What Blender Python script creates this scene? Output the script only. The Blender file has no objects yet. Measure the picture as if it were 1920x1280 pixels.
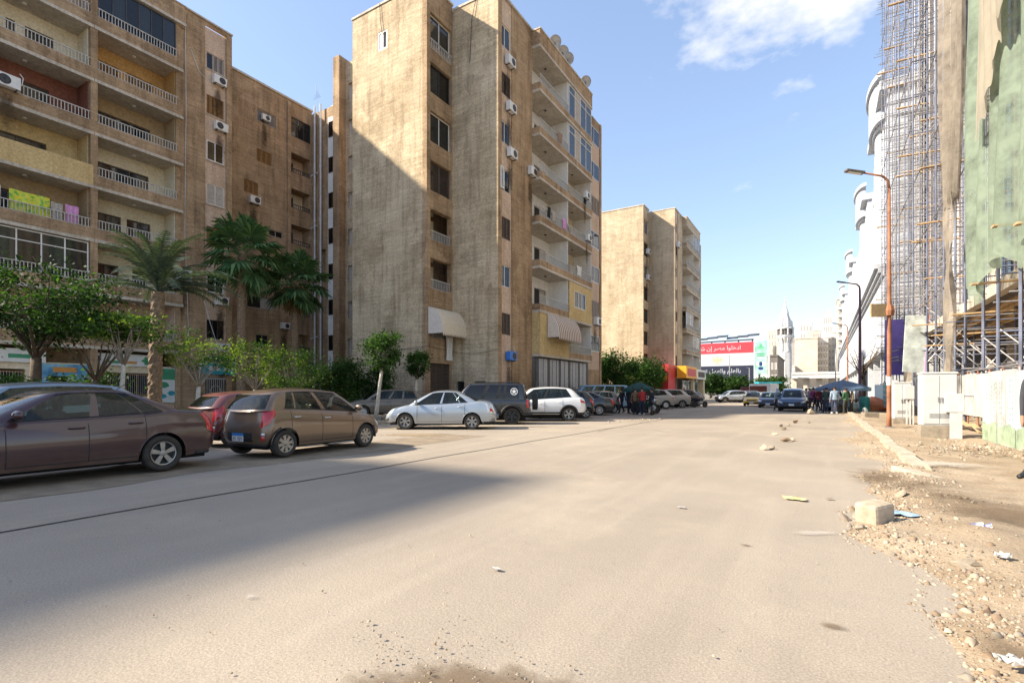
import bpy, bmesh, math, random
import numpy as np
from mathutils import Vector, Matrix
R = math.radians
scene = bpy.context.scene
C = scene.collection
random.seed(7); rng = np.random.default_rng(11)

# ---------------------------------------------------------------- camera
F, HOR, CH, ANG = 960.0, 735.0, 1.4, R(31.3)
CA, SA = math.cos(ANG), math.sin(ANG)
cam_d = bpy.data.cameras.new('camera'); cam = bpy.data.objects.new('camera', cam_d); C.objects.link(cam)
cam.location = (0, 0, CH); cam.rotation_euler = (R(90), 0, ANG)
cam_d.sensor_width = 36; cam_d.lens = F / 1920 * 36; cam_d.shift_y = (HOR - 640) / 1920
cam_d.clip_start = .05; cam_d.clip_end = 3000
scene.camera = cam

# ---------------------------------------------------------------- sun and sky
SUN_AZ, SUN_EL = R(36.0), R(35.0)          # direction the light travels (from +X towards +Y), height
LD = Vector((math.cos(SUN_AZ) * math.cos(SUN_EL), math.sin(SUN_AZ) * math.cos(SUN_EL), -math.sin(SUN_EL)))
sun_d = bpy.data.lights.new('sun', 'SUN'); sun = bpy.data.objects.new('sun', sun_d); C.objects.link(sun)
sun_d.energy = 4.6; sun_d.angle = R(1.2); sun_d.color = (1.0, .90, .74)
sun.rotation_euler = LD.to_track_quat('-Z', 'Y').to_euler(); sun.location = (-30, -30, 60)
world = bpy.data.worlds.new('World'); scene.world = world; world.use_nodes = True
nt = world.node_tree; nt.nodes.clear()
def N(t, nt=nt, **kw):
    n = nt.nodes.new(t)
    for k, v in kw.items(): setattr(n, k, v)
    return n
wo = N('ShaderNodeOutputWorld'); bg = N('ShaderNodeBackground'); sky = N('ShaderNodeTexSky')
sky.sky_type = 'NISHITA'; sky.sun_disc = False; sky.sun_elevation = SUN_EL
sky.sun_rotation = math.atan2(-LD.x, -LD.y); sky.air_density = 1.0; sky.dust_density = .5; sky.ozone_density = 2.0
bg.inputs['Strength'].default_value = .15
tc = N('ShaderNodeTexCoord'); sep = N('ShaderNodeSeparateXYZ'); nt.links.new(tc.outputs['Generated'], sep.inputs[0])
def M2(op, a, b=None, nt=nt):
    n = N('ShaderNodeMath', nt=nt, operation=op)
    for i, v in enumerate((a, b)):
        if v is None: continue
        if hasattr(v, 'links'): nt.links.new(v, n.inputs[i])
        else: n.inputs[i].default_value = v
    return n.outputs[0]
zc = M2('ADD', M2('MAXIMUM', sep.outputs[2], 0.0), .12)
cx = N('ShaderNodeCombineXYZ')
nt.links.new(M2('DIVIDE', sep.outputs[0], zc), cx.inputs[0]); nt.links.new(M2('DIVIDE', sep.outputs[1], zc), cx.inputs[1])
mp = N('ShaderNodeMapping'); mp.inputs['Location'].default_value = (-16.78, -6.63, 1.108); nt.links.new(cx.outputs[0], mp.inputs[0])
nz = N('ShaderNodeTexNoise'); nz.inputs['Scale'].default_value = .85; nz.inputs['Detail'].default_value = 8; nz.inputs['Roughness'].default_value = .58
nt.links.new(mp.outputs[0], nz.inputs['Vector'])
rp = N('ShaderNodeValToRGB'); rp.color_ramp.elements[0].position = .60; rp.color_ramp.elements[1].position = .66
nt.links.new(nz.outputs[0], rp.inputs[0])
gam = N('ShaderNodeGamma'); gam.inputs[1].default_value = .70; nt.links.new(sky.outputs[0], gam.inputs[0])
lift = N('ShaderNodeMix', data_type='RGBA', blend_type='MULTIPLY'); lift.inputs[0].default_value = 1; lift.inputs[7].default_value = (1.15, 1.16, 1.25, 1)
nt.links.new(gam.outputs[0], lift.inputs[6])
mx = N('ShaderNodeMix', data_type='RGBA'); mx.inputs[7].default_value = (3.5, 3.45, 3.4, 1)
nt.links.new(M2('MULTIPLY', rp.outputs[0], .9), mx.inputs[0]); nt.links.new(lift.outputs[2], mx.inputs[6])
nt.links.new(mx.outputs[2], bg.inputs[0]); nt.links.new(bg.outputs[0], wo.inputs[0])
scene.view_settings.view_transform = 'Standard'; scene.view_settings.look = 'None'
scene.view_settings.exposure = 1.25; scene.view_settings.gamma = 1; scene.view_settings.use_curve_mapping = False

# ---------------------------------------------------------------- helpers: rays onto real planes
def ray(px, py):
    xc = (px - 960) / F
    return (xc * CA - SA, xc * SA + CA, (HOR - py) / F)
def gnd(px, py, z=0.0):
    d = ray(px, py); t = (z - CH) / d[2]; return Vector((d[0] * t, d[1] * t, z))
def onX(px, py, X):
    d = ray(px, py); t = X / d[0]; return Vector((X, d[1] * t, CH + d[2] * t))
def onY(px, py, Y):
    d = ray(px, py); t = Y / d[1]; return Vector((d[0] * t, Y, CH + d[2] * t))
def atD(px, py, D):
    d = ray(px, py); return Vector((d[0] * D, d[1] * D, CH + d[2] * D))
def TX(X0): return lambda u, w, z: (X0 + w, u, z)          # a wall that faces +X, u runs along Y
def TXN(X0): return lambda u, w, z: (X0 - w, u, z)         # a wall that faces -X
def TY(Y0): return lambda u, w, z: (u, Y0 - w, z)          # a wall that faces -Y, u runs along X

# ---------------------------------------------------------------- materials
M = {}
def nodes_of(name):
    m = bpy.data.materials.new(name); m.use_nodes = True; t = m.node_tree; b = t.nodes['Principled BSDF']; M[name] = m
    return m, t, b
def vec(t, space, scale=(1, 1, 1)):
    if space == 'P': s = N('ShaderNodeNewGeometry', nt=t).outputs['Position']
    else: s = N('ShaderNodeTexCoord', nt=t).outputs['Object']
    mpn = N('ShaderNodeMapping', nt=t); mpn.inputs['Scale'].default_value = scale; t.links.new(s, mpn.inputs[0]); return mpn.outputs[0]
def noise(t, v, scale, detail=4, rough=.55):
    n = N('ShaderNodeTexNoise', nt=t); n.inputs['Scale'].default_value = scale; n.inputs['Detail'].default_value = detail
    n.inputs['Roughness'].default_value = rough; t.links.new(v, n.inputs['Vector']); return n.outputs[0]
def ramp(t, v, p0, p1, c0=(0, 0, 0, 1), c1=(1, 1, 1, 1)):
    r = N('ShaderNodeValToRGB', nt=t); e = r.color_ramp.elements; e[0].position = p0; e[1].position = p1; e[0].color = c0; e[1].color = c1
    t.links.new(v, r.inputs[0]); return r.outputs[0]
def mixc(t, f, a, b, mode='MIX'):
    n = N('ShaderNodeMix', nt=t, data_type='RGBA', blend_type=mode)
    for i, v in ((0, f), (6, a), (7, b)):
        if hasattr(v, 'links'): t.links.new(v, n.inputs[i])
        elif i == 0: n.inputs[0].default_value = v
        else: n.inputs[i].default_value = (*v[:3], 1)
    return n.outputs[2]
def bumpn(t, b, h, strength, dist=.02):
    n = N('ShaderNodeBump', nt=t); n.inputs['Strength'].default_value = strength; n.inputs['Distance'].default_value = dist
    t.links.new(h, n.inputs['Height']); t.links.new(n.outputs[0], b.inputs['Normal'])
def pm(name, col, rough=.75, var=.15, scale=3.0, bump=0.0, bscale=30, metal=0.0, space='P', spec=.4, coat=0.0, col2=None, dist=.01):
    m, t, b = nodes_of(name); v = vec(t, space)
    c2 = col2 or tuple(min(1, c * (1 + var)) for c in col); c1 = tuple(c * (1 - var) for c in col) if not col2 else col
    n = noise(t, v, scale, 5)
    t.links.new(ramp(t, n, .3, .7, (*c1, 1), (*c2, 1)), b.inputs['Base Color'])
    b.inputs['Roughness'].default_value = rough; b.inputs['Metallic'].default_value = metal
    b.inputs['Specular IOR Level'].default_value = spec
    if coat: b.inputs['Coat Weight'].default_value = coat; b.inputs['Coat Roughness'].default_value = .08
    if bump: bumpn(t, b, noise(t, v, bscale, 4), bump, dist)
    return m
def stucco(name, c1, c2, stain, streak=.55, bump=.5):
    patchy = 1 if name.startswith('stucco') else 0
    m, t, b = nodes_of(name); v = vec(t, 'P')
    big = noise(t, v, .45, 6, .62); col = ramp(t, big, .32, .68, (*c1, 1), (*c2, 1))
    vs = vec(t, 'P', (2.2, 2.2, .16)); st = noise(t, vs, 1.3, 5, .6)
    col = mixc(t, M2('MULTIPLY', ramp(t, st, .47, .75), streak, nt=t), col, stain)
    blot = noise(t, v, 1.4, 6, .65)
    col = mixc(t, M2('MULTIPLY', ramp(t, blot, .55, .72), .45, nt=t), col, tuple(min(1, x * 1.3) for x in c2))
    fine = noise(t, v, 9, 5, .7); col = mixc(t, .42, col, ramp(t, fine, .3, .7, (.25, .25, .25, 1), (.95, .95, .95, 1)), 'OVERLAY')
    if patchy:
        vo = N('ShaderNodeTexVoronoi', nt=t); vo.inputs['Scale'].default_value = .9; wv = N('ShaderNodeVectorMath', nt=t, operation='ADD'); t.links.new(v, wv.inputs[0])
        nz3 = N('ShaderNodeTexNoise', nt=t); nz3.inputs['Scale'].default_value = 1.6; nz3.inputs['Detail'].default_value = 4; t.links.new(v, nz3.inputs['Vector']); t.links.new(nz3.outputs['Color'], wv.inputs[1]); t.links.new(wv.outputs[0], vo.inputs['Vector'])
        sc_ = N('ShaderNodeSeparateColor', nt=t); t.links.new(vo.outputs['Color'], sc_.inputs[0])
        col = mixc(t, M2('MULTIPLY', ramp(t, sc_.outputs[0], .80, .82), .20 * patchy, nt=t), col, tuple(min(1, x * 1.25 + .03) for x in c2)); col = mixc(t, M2('MULTIPLY', ramp(t, sc_.outputs[1], .84, .86), .20 * patchy, nt=t), col, stain)
        trow = noise(t, vec(t, 'P', (.7, .7, 11)), 1.0, 4, .7); col = mixc(t, .24, col, ramp(t, trow, .34, .66, (.2, .2, .2, 1), (.88, .88, .88, 1)), 'OVERLAY')
    t.links.new(col, b.inputs['Base Color']); b.inputs['Roughness'].default_value = .93; b.inputs['Specular IOR Level'].default_value = .15
    vh = vec(t, 'P', (1, 1, 2.2)); bumpn(t, b, noise(t, vh, 14, 5, .65), bump, .04)
    return m
stucco('stucco_brown', (.255, .170, .100), (.425, .300, .185), (.112, .075, .045), .7)
stucco('stucco_tan', (.37, .282, .178), (.56, .448, .305), (.20, .145, .088), .7, .7)
stucco('stucco_tan_far', (.36, .285, .19), (.49, .40, .28), (.24, .18, .115), .5, .5)
stucco('stucco_grey', (.27, .215, .15), (.40, .325, .235), (.15, .112, .07), .5, .6)
stucco('plaster_pink', (.47, .34, .25), (.58, .44, .33), (.30, .20, .13), .45, .12)
stucco('plaster_cream', (.60, .50, .34), (.70, .61, .45), (.45, .36, .22), .35, .1)
stucco('plaster_yellow', (.50, .36, .17), (.60, .45, .23), (.34, .23, .11), .4, .15)
stucco('plaster_orange', (.42, .24, .085), (.50, .31, .13), (.32, .16, .04), .35, .12)
stucco('plaster_red', (.17, .065, .045), (.22, .09, .06), (.10, .04, .03), .3, .1)
stucco('plaster_white', (.68, .66, .62), (.80, .79, .76), (.50, .47, .42), .3, .08)
stucco('concrete', (.42, .37, .30), (.56, .50, .42), (.25, .21, .16), .5, .3)
stucco('plaster_tan', (.44, .34, .22), (.56, .45, .31), (.30, .22, .13), .4, .15)
stucco('far_white', (.46, .455, .44), (.56, .55, .53), (.37, .36, .34), .25, .05)
stucco('far_beige', (.44, .39, .32), (.53, .475, .40), (.35, .305, .245), .25, .05)
stucco('mall_white', (.38, .395, .42), (.46, .475, .50), (.30, .31, .33), .25, .05)
stucco('stone_dark', (.12, .11, .10), (.18, .165, .15), (.07, .06, .05), .5, .3)
pm('brick_tan', (.38, .27, .15), .9, .2, 6, .5, 20)
pm('soffit', (.40, .36, .31), .9, .12, 2)
pm('white_paint', (.72, .70, .66), .6, .1, 5)
pm('rail_paint', (.50, .48, .44), .55, .15, 6)
pm('dark_metal', (.05, .05, .055), .5, .2, 6)
pm('grey_metal', (.30, .30, .31), .45, .15, 6, metal=.6)
pm('alu', (.66, .66, .66), .38, .06, 6, metal=.4)
pm('pvc_pipe', (.62, .64, .66), .5, .15, 3)
pm('shutter_wood', (.28, .15, .055), .75, .25, 14)
pm('shutter_dark', (.10, .075, .06), .75, .25, 12)
pm('shutter_haze_grey', (.34, .30, .27), .75, .15, 12)  # real shutters and frames; also the haze-greyed panes of far towers
pm('ac_white', (.70, .69, .66), .5, .08, 5)
pm('ac_blue', (.05, .20, .62), .5, .1, 5)
pm('fan_black', (.03, .03, .03), .6, .1, 5)
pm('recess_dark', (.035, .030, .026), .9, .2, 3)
pm('curtain', (.42, .38, .33), .9, .25, 9)
pm('awning_cream', (.68, .58, .40), .85, .1, 8)
pm('awning_brown', (.30, .20, .15), .85, .1, 8)
pm('awning_white', (.66, .58, .50), .85, .1, 8)
def glass(name, tint, refl=.9, trans=.35, ior=1.6):
    m, t, b = nodes_of(name); t.nodes.remove(b); out = t.nodes['Material Output']
    tr = N('ShaderNodeBsdfTransparent', nt=t); tr.inputs[0].default_value = (*tint, 1)
    df = N('ShaderNodeBsdfDiffuse', nt=t); df.inputs[0].default_value = (tint[0] * .08, tint[1] * .08, tint[2] * .08, 1)
    m1 = N('ShaderNodeMixShader', nt=t); m1.inputs[0].default_value = trans; t.links.new(df.outputs[0], m1.inputs[1]); t.links.new(tr.outputs[0], m1.inputs[2])
    gl = N('ShaderNodeBsdfGlossy', nt=t); gl.inputs['Roughness'].default_value = .03; gl.inputs[0].default_value = (refl, refl, refl, 1)
    fr = N('ShaderNodeFresnel', nt=t); fr.inputs[0].default_value = ior
    m2 = N('ShaderNodeMixShader', nt=t); t.links.new(fr.outputs[0], m2.inputs[0]); t.links.new(m1.outputs[0], m2.inputs[1]); t.links.new(gl.outputs[0], m2.inputs[2])
    t.links.new(m2.outputs[0], out.inputs[0]); return m
glass('window_glass', (.30, .33, .34), .9, .25)
glass('window_glass_dark', (.14, .13, .12), .8, .2)
glass('car_glass', (.50, .60, .55), .95, .85, 1.42)
glass('blue_glass', (.12, .25, .42), .9, .15)
def emis(name, col): pass
def stain_mat(name, col, strength, rough=.9):
    # dirt with a soft ragged outline: the rest of the sheet is clear
    m, t, b = nodes_of(name); out = t.nodes['Material Output']; tc_ = N('ShaderNodeTexCoord', nt=t); ln_ = N('ShaderNodeVectorMath', nt=t, operation='LENGTH'); mp_ = N('ShaderNodeMapping', nt=t); mp_.inputs['Location'].default_value = (-.5, -.5, 0); t.links.new(tc_.outputs['UV'], mp_.inputs[0]); t.links.new(mp_.outputs[0], ln_.inputs[0])
    n = noise(t, vec(t, 'P'), 5.0, 6, .65); d = M2('SUBTRACT', M2('ADD', .5, M2('MULTIPLY', M2('SUBTRACT', n, .5, nt=t), .9, nt=t), nt=t), ln_.outputs['Value'], nt=t)
    f = M2('MULTIPLY', ramp(t, d, .06, .34), strength, nt=t); b.inputs['Base Color'].default_value = (*col, 1); b.inputs['Roughness'].default_value = rough; b.inputs['Specular IOR Level'].default_value = .15
    tr = N('ShaderNodeBsdfTransparent', nt=t); mx_ = N('ShaderNodeMixShader', nt=t); t.links.new(f, mx_.inputs[0]); t.links.new(tr.outputs[0], mx_.inputs[1]); t.links.new(b.outputs[0], mx_.inputs[2]); t.links.new(mx_.outputs[0], out.inputs[0]); return m
def stain_quad(name, P, mat, par=None, kind=None):
    off = wloc(par) if par is not None else Vector((0, 0, 0)); me = bpy.data.meshes.new(name); me.from_pydata([tuple(Vector(p) - off) for p in P], [], [(0, 1, 2, 3)]); uv = me.uv_layers.new(); uv.data.foreach_set('uv', [0, 0, 1, 0, 1, 1, 0, 1]); me.materials.append(M[mat]); o = bpy.data.objects.new(name, me); C.objects.link(o); o.parent = par
    if kind: o['kind'] = kind
    return o
def mural(name, c_top, c_mid, c_bot, scale=3.0):
    # printed panel: soft coloured blotches
    m, t, b = nodes_of(name); v = vec(t, 'O'); n = noise(t, v, scale, 3)
    r = N('ShaderNodeValToRGB', nt=t); e = r.color_ramp.elements; e[0].position = .35; e[1].position = .66; e[0].color = (*c_bot, 1); e[1].color = (*c_top, 1)
    x = r.color_ramp.elements.new(.5); x.color = (*c_mid, 1); t.links.new(n, r.inputs[0]); t.links.new(r.outputs[0], b.inputs['Base Color'])
    b.inputs['Roughness'].default_value = .5; return m

# ---------------------------------------------------------------- mesh builder
def wloc(o):
    v = Vector((0, 0, 0))
    while o is not None: v = v + o.location; o = o.parent
    return v
class MB:
    def __init__(s, T=None): s.v = []; s.f = []; s.mi = []; s.T = T; s.cur = 0
    def add(s, vs, fs):
        k = len(s.v)
        if s.T: vs = [s.T(*p) for p in vs]
        s.v += [tuple(p) for p in vs]
        for f in fs: s.f.append(tuple(i + k for i in f)); s.mi.append(s.cur)
    def box(s, a0, a1, b0, b1, c0, c1):
        s.add([(a0, b0, c0), (a1, b0, c0), (a1, b1, c0), (a0, b1, c0), (a0, b0, c1), (a1, b0, c1), (a1, b1, c1), (a0, b1, c1)],
              [(0, 3, 2, 1), (4, 5, 6, 7), (0, 1, 5, 4), (1, 2, 6, 5), (2, 3, 7, 6), (3, 0, 4, 7)]); return s
    def obox(s, c, ex, ey, ez):
        c, ex, ey, ez = Vector(c), Vector(ex), Vector(ey), Vector(ez)
        P = [c + a * ex + b * ey + d * ez for d in (-1, 1) for a, b in ((-1, -1), (1, -1), (1, 1), (-1, 1))]
        s.add(P, [(0, 3, 2, 1), (4, 5, 6, 7), (0, 1, 5, 4), (1, 2, 6, 5), (2, 3, 7, 6), (3, 0, 4, 7)]); return s
    def poly(s, pts): s.add(pts, [tuple(range(len(pts)))]); return s
    def tube(s, pts, r, n=6, caps=True):
        pts = [Vector(p) for p in pts]; rs = r if isinstance(r, (list, tuple)) else [r] * len(pts); V = []; Fc = []
        up = Vector((0, 0, 1)); a = None
        for i, p in enumerate(pts):
            d = (pts[min(i + 1, len(pts) - 1)] - pts[max(i - 1, 0)]).normalized()
            if a is None: a = d.cross(up if abs(d.z) < .95 else Vector((1, 0, 0))).normalized()
            else: a = (a - d * a.dot(d)).normalized()
            b = d.cross(a)
            for k in range(n):
                th = 2 * math.pi * k / n; V.append(p + rs[i] * (math.cos(th) * a + math.sin(th) * b))
        for i in range(len(pts) - 1):
            for k in range(n):
                q = (k + 1) % n; Fc.append((i * n + k, i * n + q, (i + 1) * n + q, (i + 1) * n + k))
        if caps: Fc.append(tuple(range(n))[::-1]); Fc.append(tuple(range((len(pts) - 1) * n, len(pts) * n)))
        s.add(V, Fc); return s
    def lathe(s, prof, n=16, c=(0, 0, 0), axis='z', closed=False):
        V = []; Fc = []
        for r, h in prof:
            for k in range(n):
                th = 2 * math.pi * k / n; a, b = r * math.cos(th), r * math.sin(th)
                V.append((c[0] + a, c[1] + b, c[2] + h) if axis == 'z' else (c[0] + a, c[1] + h, c[2] + b) if axis == 'y' else (c[0] + h, c[1] + a, c[2] + b))
        L = len(prof)
        for i in range(L if closed else L - 1):
            j = (i + 1) % L
            for k in range(n):
                q = (k + 1) % n; Fc.append((i * n + k, i * n + q, j * n + q, j * n + k))
        if not closed:
            if prof[0][0] > 1e-6: Fc.append(tuple(range(n)))
            if prof[-1][0] > 1e-6: Fc.append(tuple(range((L - 1) * n, L * n)))
        s.add(V, Fc); return s
    def prism(s, poly, a0, a1, ax='y'):
        n = len(poly); mk = (lambda p, a: (p[0], a, p[1])) if ax == 'y' else (lambda p, a: (a, p[0], p[1])) if ax == 'x' else (lambda p, a: (p[0], p[1], a))
        s.add([mk(p, a0) for p in poly] + [mk(p, a1) for p in poly], [tuple(range(n)), tuple(range(2 * n - 1, n - 1, -1))] + [(i, n + i, n + (i + 1) % n, (i + 1) % n) for i in range(n)]); return s
    def holes(s, u0, u1, z0, z1, H, w0, w1):
        """wall slab between w0 (back) and w1 (front) with rectangular openings H, in (u, w, z)"""
        us = sorted({u0, u1, *[min(max(h[i], u0), u1) for h in H for i in (0, 1)]}); zs = sorted({z0, z1, *[min(max(h[i], z0), z1) for h in H for i in (2, 3)]})
        def solid(i, j):
            if not (0 <= i < len(us) - 1 and 0 <= j < len(zs) - 1): return False
            a, b = (us[i] + us[i + 1]) / 2, (zs[j] + zs[j + 1]) / 2
            return not any(h[0] < a < h[1] and h[2] < b < h[3] for h in H)
        for i in range(len(us) - 1):
            for j in range(len(zs) - 1):
                if not solid(i, j): continue
                a, b, c, d = us[i], us[i + 1], zs[j], zs[j + 1]
                s.add([(a, w1, c), (b, w1, c), (b, w1, d), (a, w1, d)], [(0, 1, 2, 3)]); s.add([(a, w0, c), (b, w0, c), (b, w0, d), (a, w0, d)], [(3, 2, 1, 0)])
                if not solid(i - 1, j): s.add([(a, w0, c), (a, w1, c), (a, w1, d), (a, w0, d)], [(0, 1, 2, 3)])
                if not solid(i + 1, j): s.add([(b, w0, c), (b, w1, c), (b, w1, d), (b, w0, d)], [(3, 2, 1, 0)])
                if not solid(i, j - 1): s.add([(a, w0, c), (b, w0, c), (b, w1, c), (a, w1, c)], [(0, 1, 2, 3)])
                if not solid(i, j + 1): s.add([(a, w0, d), (b, w0, d), (b, w1, d), (a, w1, d)], [(3, 2, 1, 0)])
        return s
    def mesh(s, name, mat, off=(0, 0, 0), smooth=False):
        me = bpy.data.meshes.new(name); o = off
        me.from_pydata([(p[0] - o[0], p[1] - o[1], p[2] - o[2]) for p in s.v], [], s.f)
        for m in (mat if isinstance(mat, (list, tuple)) else [mat]): me.materials.append(M[m] if isinstance(m, str) else m)
        if isinstance(mat, (list, tuple)): me.polygons.foreach_set('material_index', s.mi)
        if smooth: me.polygons.foreach_set('use_smooth', [True] * len(me.polygons))
        me.update(); return me
    def build(s, name, mat, parent=None, smooth=False, bevel=0, local=False, **kw):
        off = (0, 0, 0) if (parent is None or local) else wloc(parent)
        if parent is None and 'at' in kw: off = kw.pop('at')
        o = bpy.data.objects.new(name, s.mesh(name, mat, off, smooth)); C.objects.link(o)
        if parent is not None: o.parent = parent
        else: o.location = off
        if bevel:
            bv = o.modifiers.new('bevel', 'BEVEL'); bv.width = bevel; bv.segments = 2; bv.limit_method = 'ANGLE'
        for k, v in kw.items(): o[k] = v
        return o
def tag(o, label=None, cat=None, group=None, kind=None):
    for k, v in (('label', label), ('category', cat), ('group', group), ('kind', kind)):
        if v: o[k] = v
    return o
def thing(name, label, cat, loc=(0, 0, 0), rz=0, group=None):
    o = bpy.data.objects.new(name, None); C.objects.link(o); o.location = loc; o.rotation_euler = (0, 0, rz); o.empty_display_size = .3
    return tag(o, label, cat, group)
def struct(o): o['kind'] = 'structure'; return o
UNIT = {}
def unit(kind, mat):
    k = (kind, mat)
    if k not in UNIT:
        mb = MB()
        if kind == 'pipe': mb.tube([(0, 0, 0), (0, 0, 1)], 1.0, 7)
        else: mb.box(-.5, .5, -.5, .5, 0, 1)
        UNIT[k] = mb.mesh(kind + '_' + mat, mat)
    return UNIT[k]
def bar(name, p0, p1, r, mat, parent=None, kind='pipe', r2=None):
    """a straight pipe (or square bar) sharing one mesh, placed between two world points"""
    p0, p1 = Vector(p0), Vector(p1); d = p1 - p0; o = bpy.data.objects.new(name, unit(kind, mat)); C.objects.link(o)
    o.location = p0 - (wloc(parent) if parent is not None else Vector((0, 0, 0))); o.parent = parent
    o.rotation_mode = 'QUATERNION'; o.rotation_quaternion = d.to_track_quat('Z', 'Y'); o.scale = (r, r2 or r, d.length)
    return o
def copy_tree(o, parent=None):
    c = o.copy(); C.objects.link(c); c.parent = parent
    for ch in list(o.children): copy_tree(ch, c)
    return c
def np_mesh(name, verts, faces, mats, smooth=False):
    """fast mesh from arrays: verts (n,3), faces (m,k)"""
    me = bpy.data.meshes.new(name); k = faces.shape[1]
    me.vertices.add(len(verts)); me.vertices.foreach_set('co', np.asarray(verts, np.float32).ravel())
    me.loops.add(faces.size); me.loops.foreach_set('vertex_index', faces.astype(np.int32).ravel())
    me.polygons.add(len(faces)); me.polygons.foreach_set('loop_start', (np.arange(len(faces)) * k).astype(np.int32))
    if smooth: me.polygons.foreach_set('use_smooth', np.ones(len(faces), bool))
    for m in mats: me.materials.append(M[m] if isinstance(m, str) else m)
    me.update(calc_edges=True); me.validate(); return me
def place(name, me, parent=None, loc=(0, 0, 0)):
    o = bpy.data.objects.new(name, me); C.objects.link(o); o.parent = parent; o.location = loc; return o
# ================================================================ ground, road, kerb, rubble
def ground_mat(name, c1, c2, c3, big=.18, patch=.5, bump=.5, bs=55, rough=.92):
    m, t, b = nodes_of(name); v = vec(t, 'P')
    col = ramp(t, noise(t, v, big, 6, .6), .34, .66, (*c1, 1), (*c2, 1))
    col = mixc(t, M2('MULTIPLY', ramp(t, noise(t, v, patch, 5, .62), .52, .70), .7, nt=t), col, c3)
    vs = vec(t, 'P', (1.5, .10, 1)); col = mixc(t, M2('MULTIPLY', ramp(t, noise(t, vs, 1.2, 4), .5, .72), .32, nt=t), col, tuple(x * 1.22 for x in c2))
    grit = noise(t, v, 70, 3, .7); col = mixc(t, .34, col, ramp(t, grit, .32, .68, (.2, .2, .2, 1), (.85, .85, .85, 1)), 'OVERLAY')
    peb = N('ShaderNodeTexVoronoi', nt=t); peb.inputs['Scale'].default_value = 26; t.links.new(v, peb.inputs['Vector'])
    col = mixc(t, M2('MULTIPLY', ramp(t, peb.outputs['Distance'], .03, .09, (1, 1, 1, 1), (0, 0, 0, 1)), .38, nt=t), col, tuple(x * .55 for x in c1))
    t.links.new(col, b.inputs['Base Color']); b.inputs['Roughness'].default_value = rough; b.inputs['Specular IOR Level'].default_value = .18
    h = M2('ADD', noise(t, v, bs, 4, .7), M2('MULTIPLY', noise(t, v, 6, 4), 1.2, nt=t), nt=t); bumpn(t, b, h, bump, .018); return m
ground_mat('asphalt', (.280, .235, .187), (.355, .300, .238), (.395, .330, .252), bump=.32)
ground_mat('dirt', (.275, .205, .135), (.385, .305, .215), (.20, .14, .085), .5, 1.1, .8, 28)
ground_mat('pavement_grey', (.19, .165, .135), (.27, .235, .195), (.15, .12, .09), .4, .8, .4, 30)
pm('tar', (.055, .050, .045), .85, .3, 8, .4, 40)
pm('kerb_stone_mat', (.44, .37, .28), .9, .22, 5, .6, 24)
pm('rock_pale', (.40, .325, .235), .92, .25, 7, .6, 22)
pm('rock_grey', (.27, .225, .17), .92, .25, 7, .6, 22)
pm('rock_brown', (.24, .17, .11), .92, .25, 7, .6, 22)
def grid(name, x0, x1, y0, y1, nx, ny, zf, mat):
    xs = np.linspace(x0, x1, nx + 1); ys = np.linspace(y0, y1, ny + 1); X, Y = np.meshgrid(xs, ys); Z = zf(X, Y)
    V = np.stack([X.ravel(), Y.ravel(), Z.ravel()], 1); i = np.arange(nx * ny); a = (i // nx) * (nx + 1) + i % nx
    return place(name, np_mesh(name, V, np.stack([a, a + 1, a + nx + 2, a + nx + 1], 1), [mat], True))
def wav(X, Y, s, seed):
    r = np.random.default_rng(seed); z = X * 0
    for k in range(7):
        a, b, ph = r.normal(0, s), r.normal(0, s), r.uniform(0, 6.28); z = z + np.sin(a * X + b * Y + ph) / 7 * 2
    return z
g = MB(); g.box(-1200, 1200, -300, 2000, -.6, -.06); struct(g.build('ground', 'pavement_grey'))
rd = grid('road', -16.6, 1.5, -40, 420, 24, 200, lambda X, Y: 0.0 + .001 * wav(X, Y, .5, 3) * (Y < 120), 'asphalt'); struct(rd)
def edge_x(Y): return .62 + .28 * np.sin(Y * .55 + 1.2) + .16 * np.sin(Y * 1.7) + .09 * np.sin(Y * 4.1) + np.clip((Y - 14) * .05, 0, .5)
def dirt_h(X, Y):
    e = edge_x(Y); s = np.clip((X - e) * .16, -.05, .055)
    return s + .03 * wav(X, Y, 1.6, 5) * (X > e) + .022 * wav(X, Y, 5.0, 6) * (X > e) + .05 * np.exp(-((X - 1.3) / .35) ** 2) * (Y < 11.5)
struct(grid('dirt_pavement', .15, 16, -6, 62, 180, 420, dirt_h, 'dirt'))
lp = MB(); lp.box(-60, -16.6, -40, 300, -.3, .11); struct(lp.build('left_pavement', 'pavement_grey'))
rp_ = MB(); rp_.box(2.2, 16, 62, 420, -.3, .12); struct(rp_.build('right_pavement', 'pavement_grey'))
# low edge of the left pavement, stone by stone
kl = thing('kerb', None, None, (-16.5, 10, 0)); kl['kind'] = 'structure'
kb = MB(); kb.box(-.12, .12, -.46, .46, -.1, .14)
kme = kb.mesh('kerb_stone', 'kerb_stone_mat')
def kerb_row(par, x, ys, wob=.02, zoff=0):
    for y in ys:
        o = place('kerb_stone', kme, par, (x - par.location.x + random.uniform(-wob, wob), y - par.location.y, zoff + random.uniform(-.012, .012)))
        o.rotation_euler = (random.uniform(-.02, .02), random.uniform(-.03, .03), random.uniform(-.025, .025))
kerb_row(kl, -16.5, np.arange(-6, 46, .95))
kr = thing('kerb', None, None, (1.45, 12, 0)); kr['kind'] = 'structure'
kerb_row(kr, 1.45, np.arange(11.7, 60, .95), .03, -.01)
o = place('kerb_stone', kme, kr, (-.15, -1.35, -.04)); o.rotation_euler = (.05, .1, .45)
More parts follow.
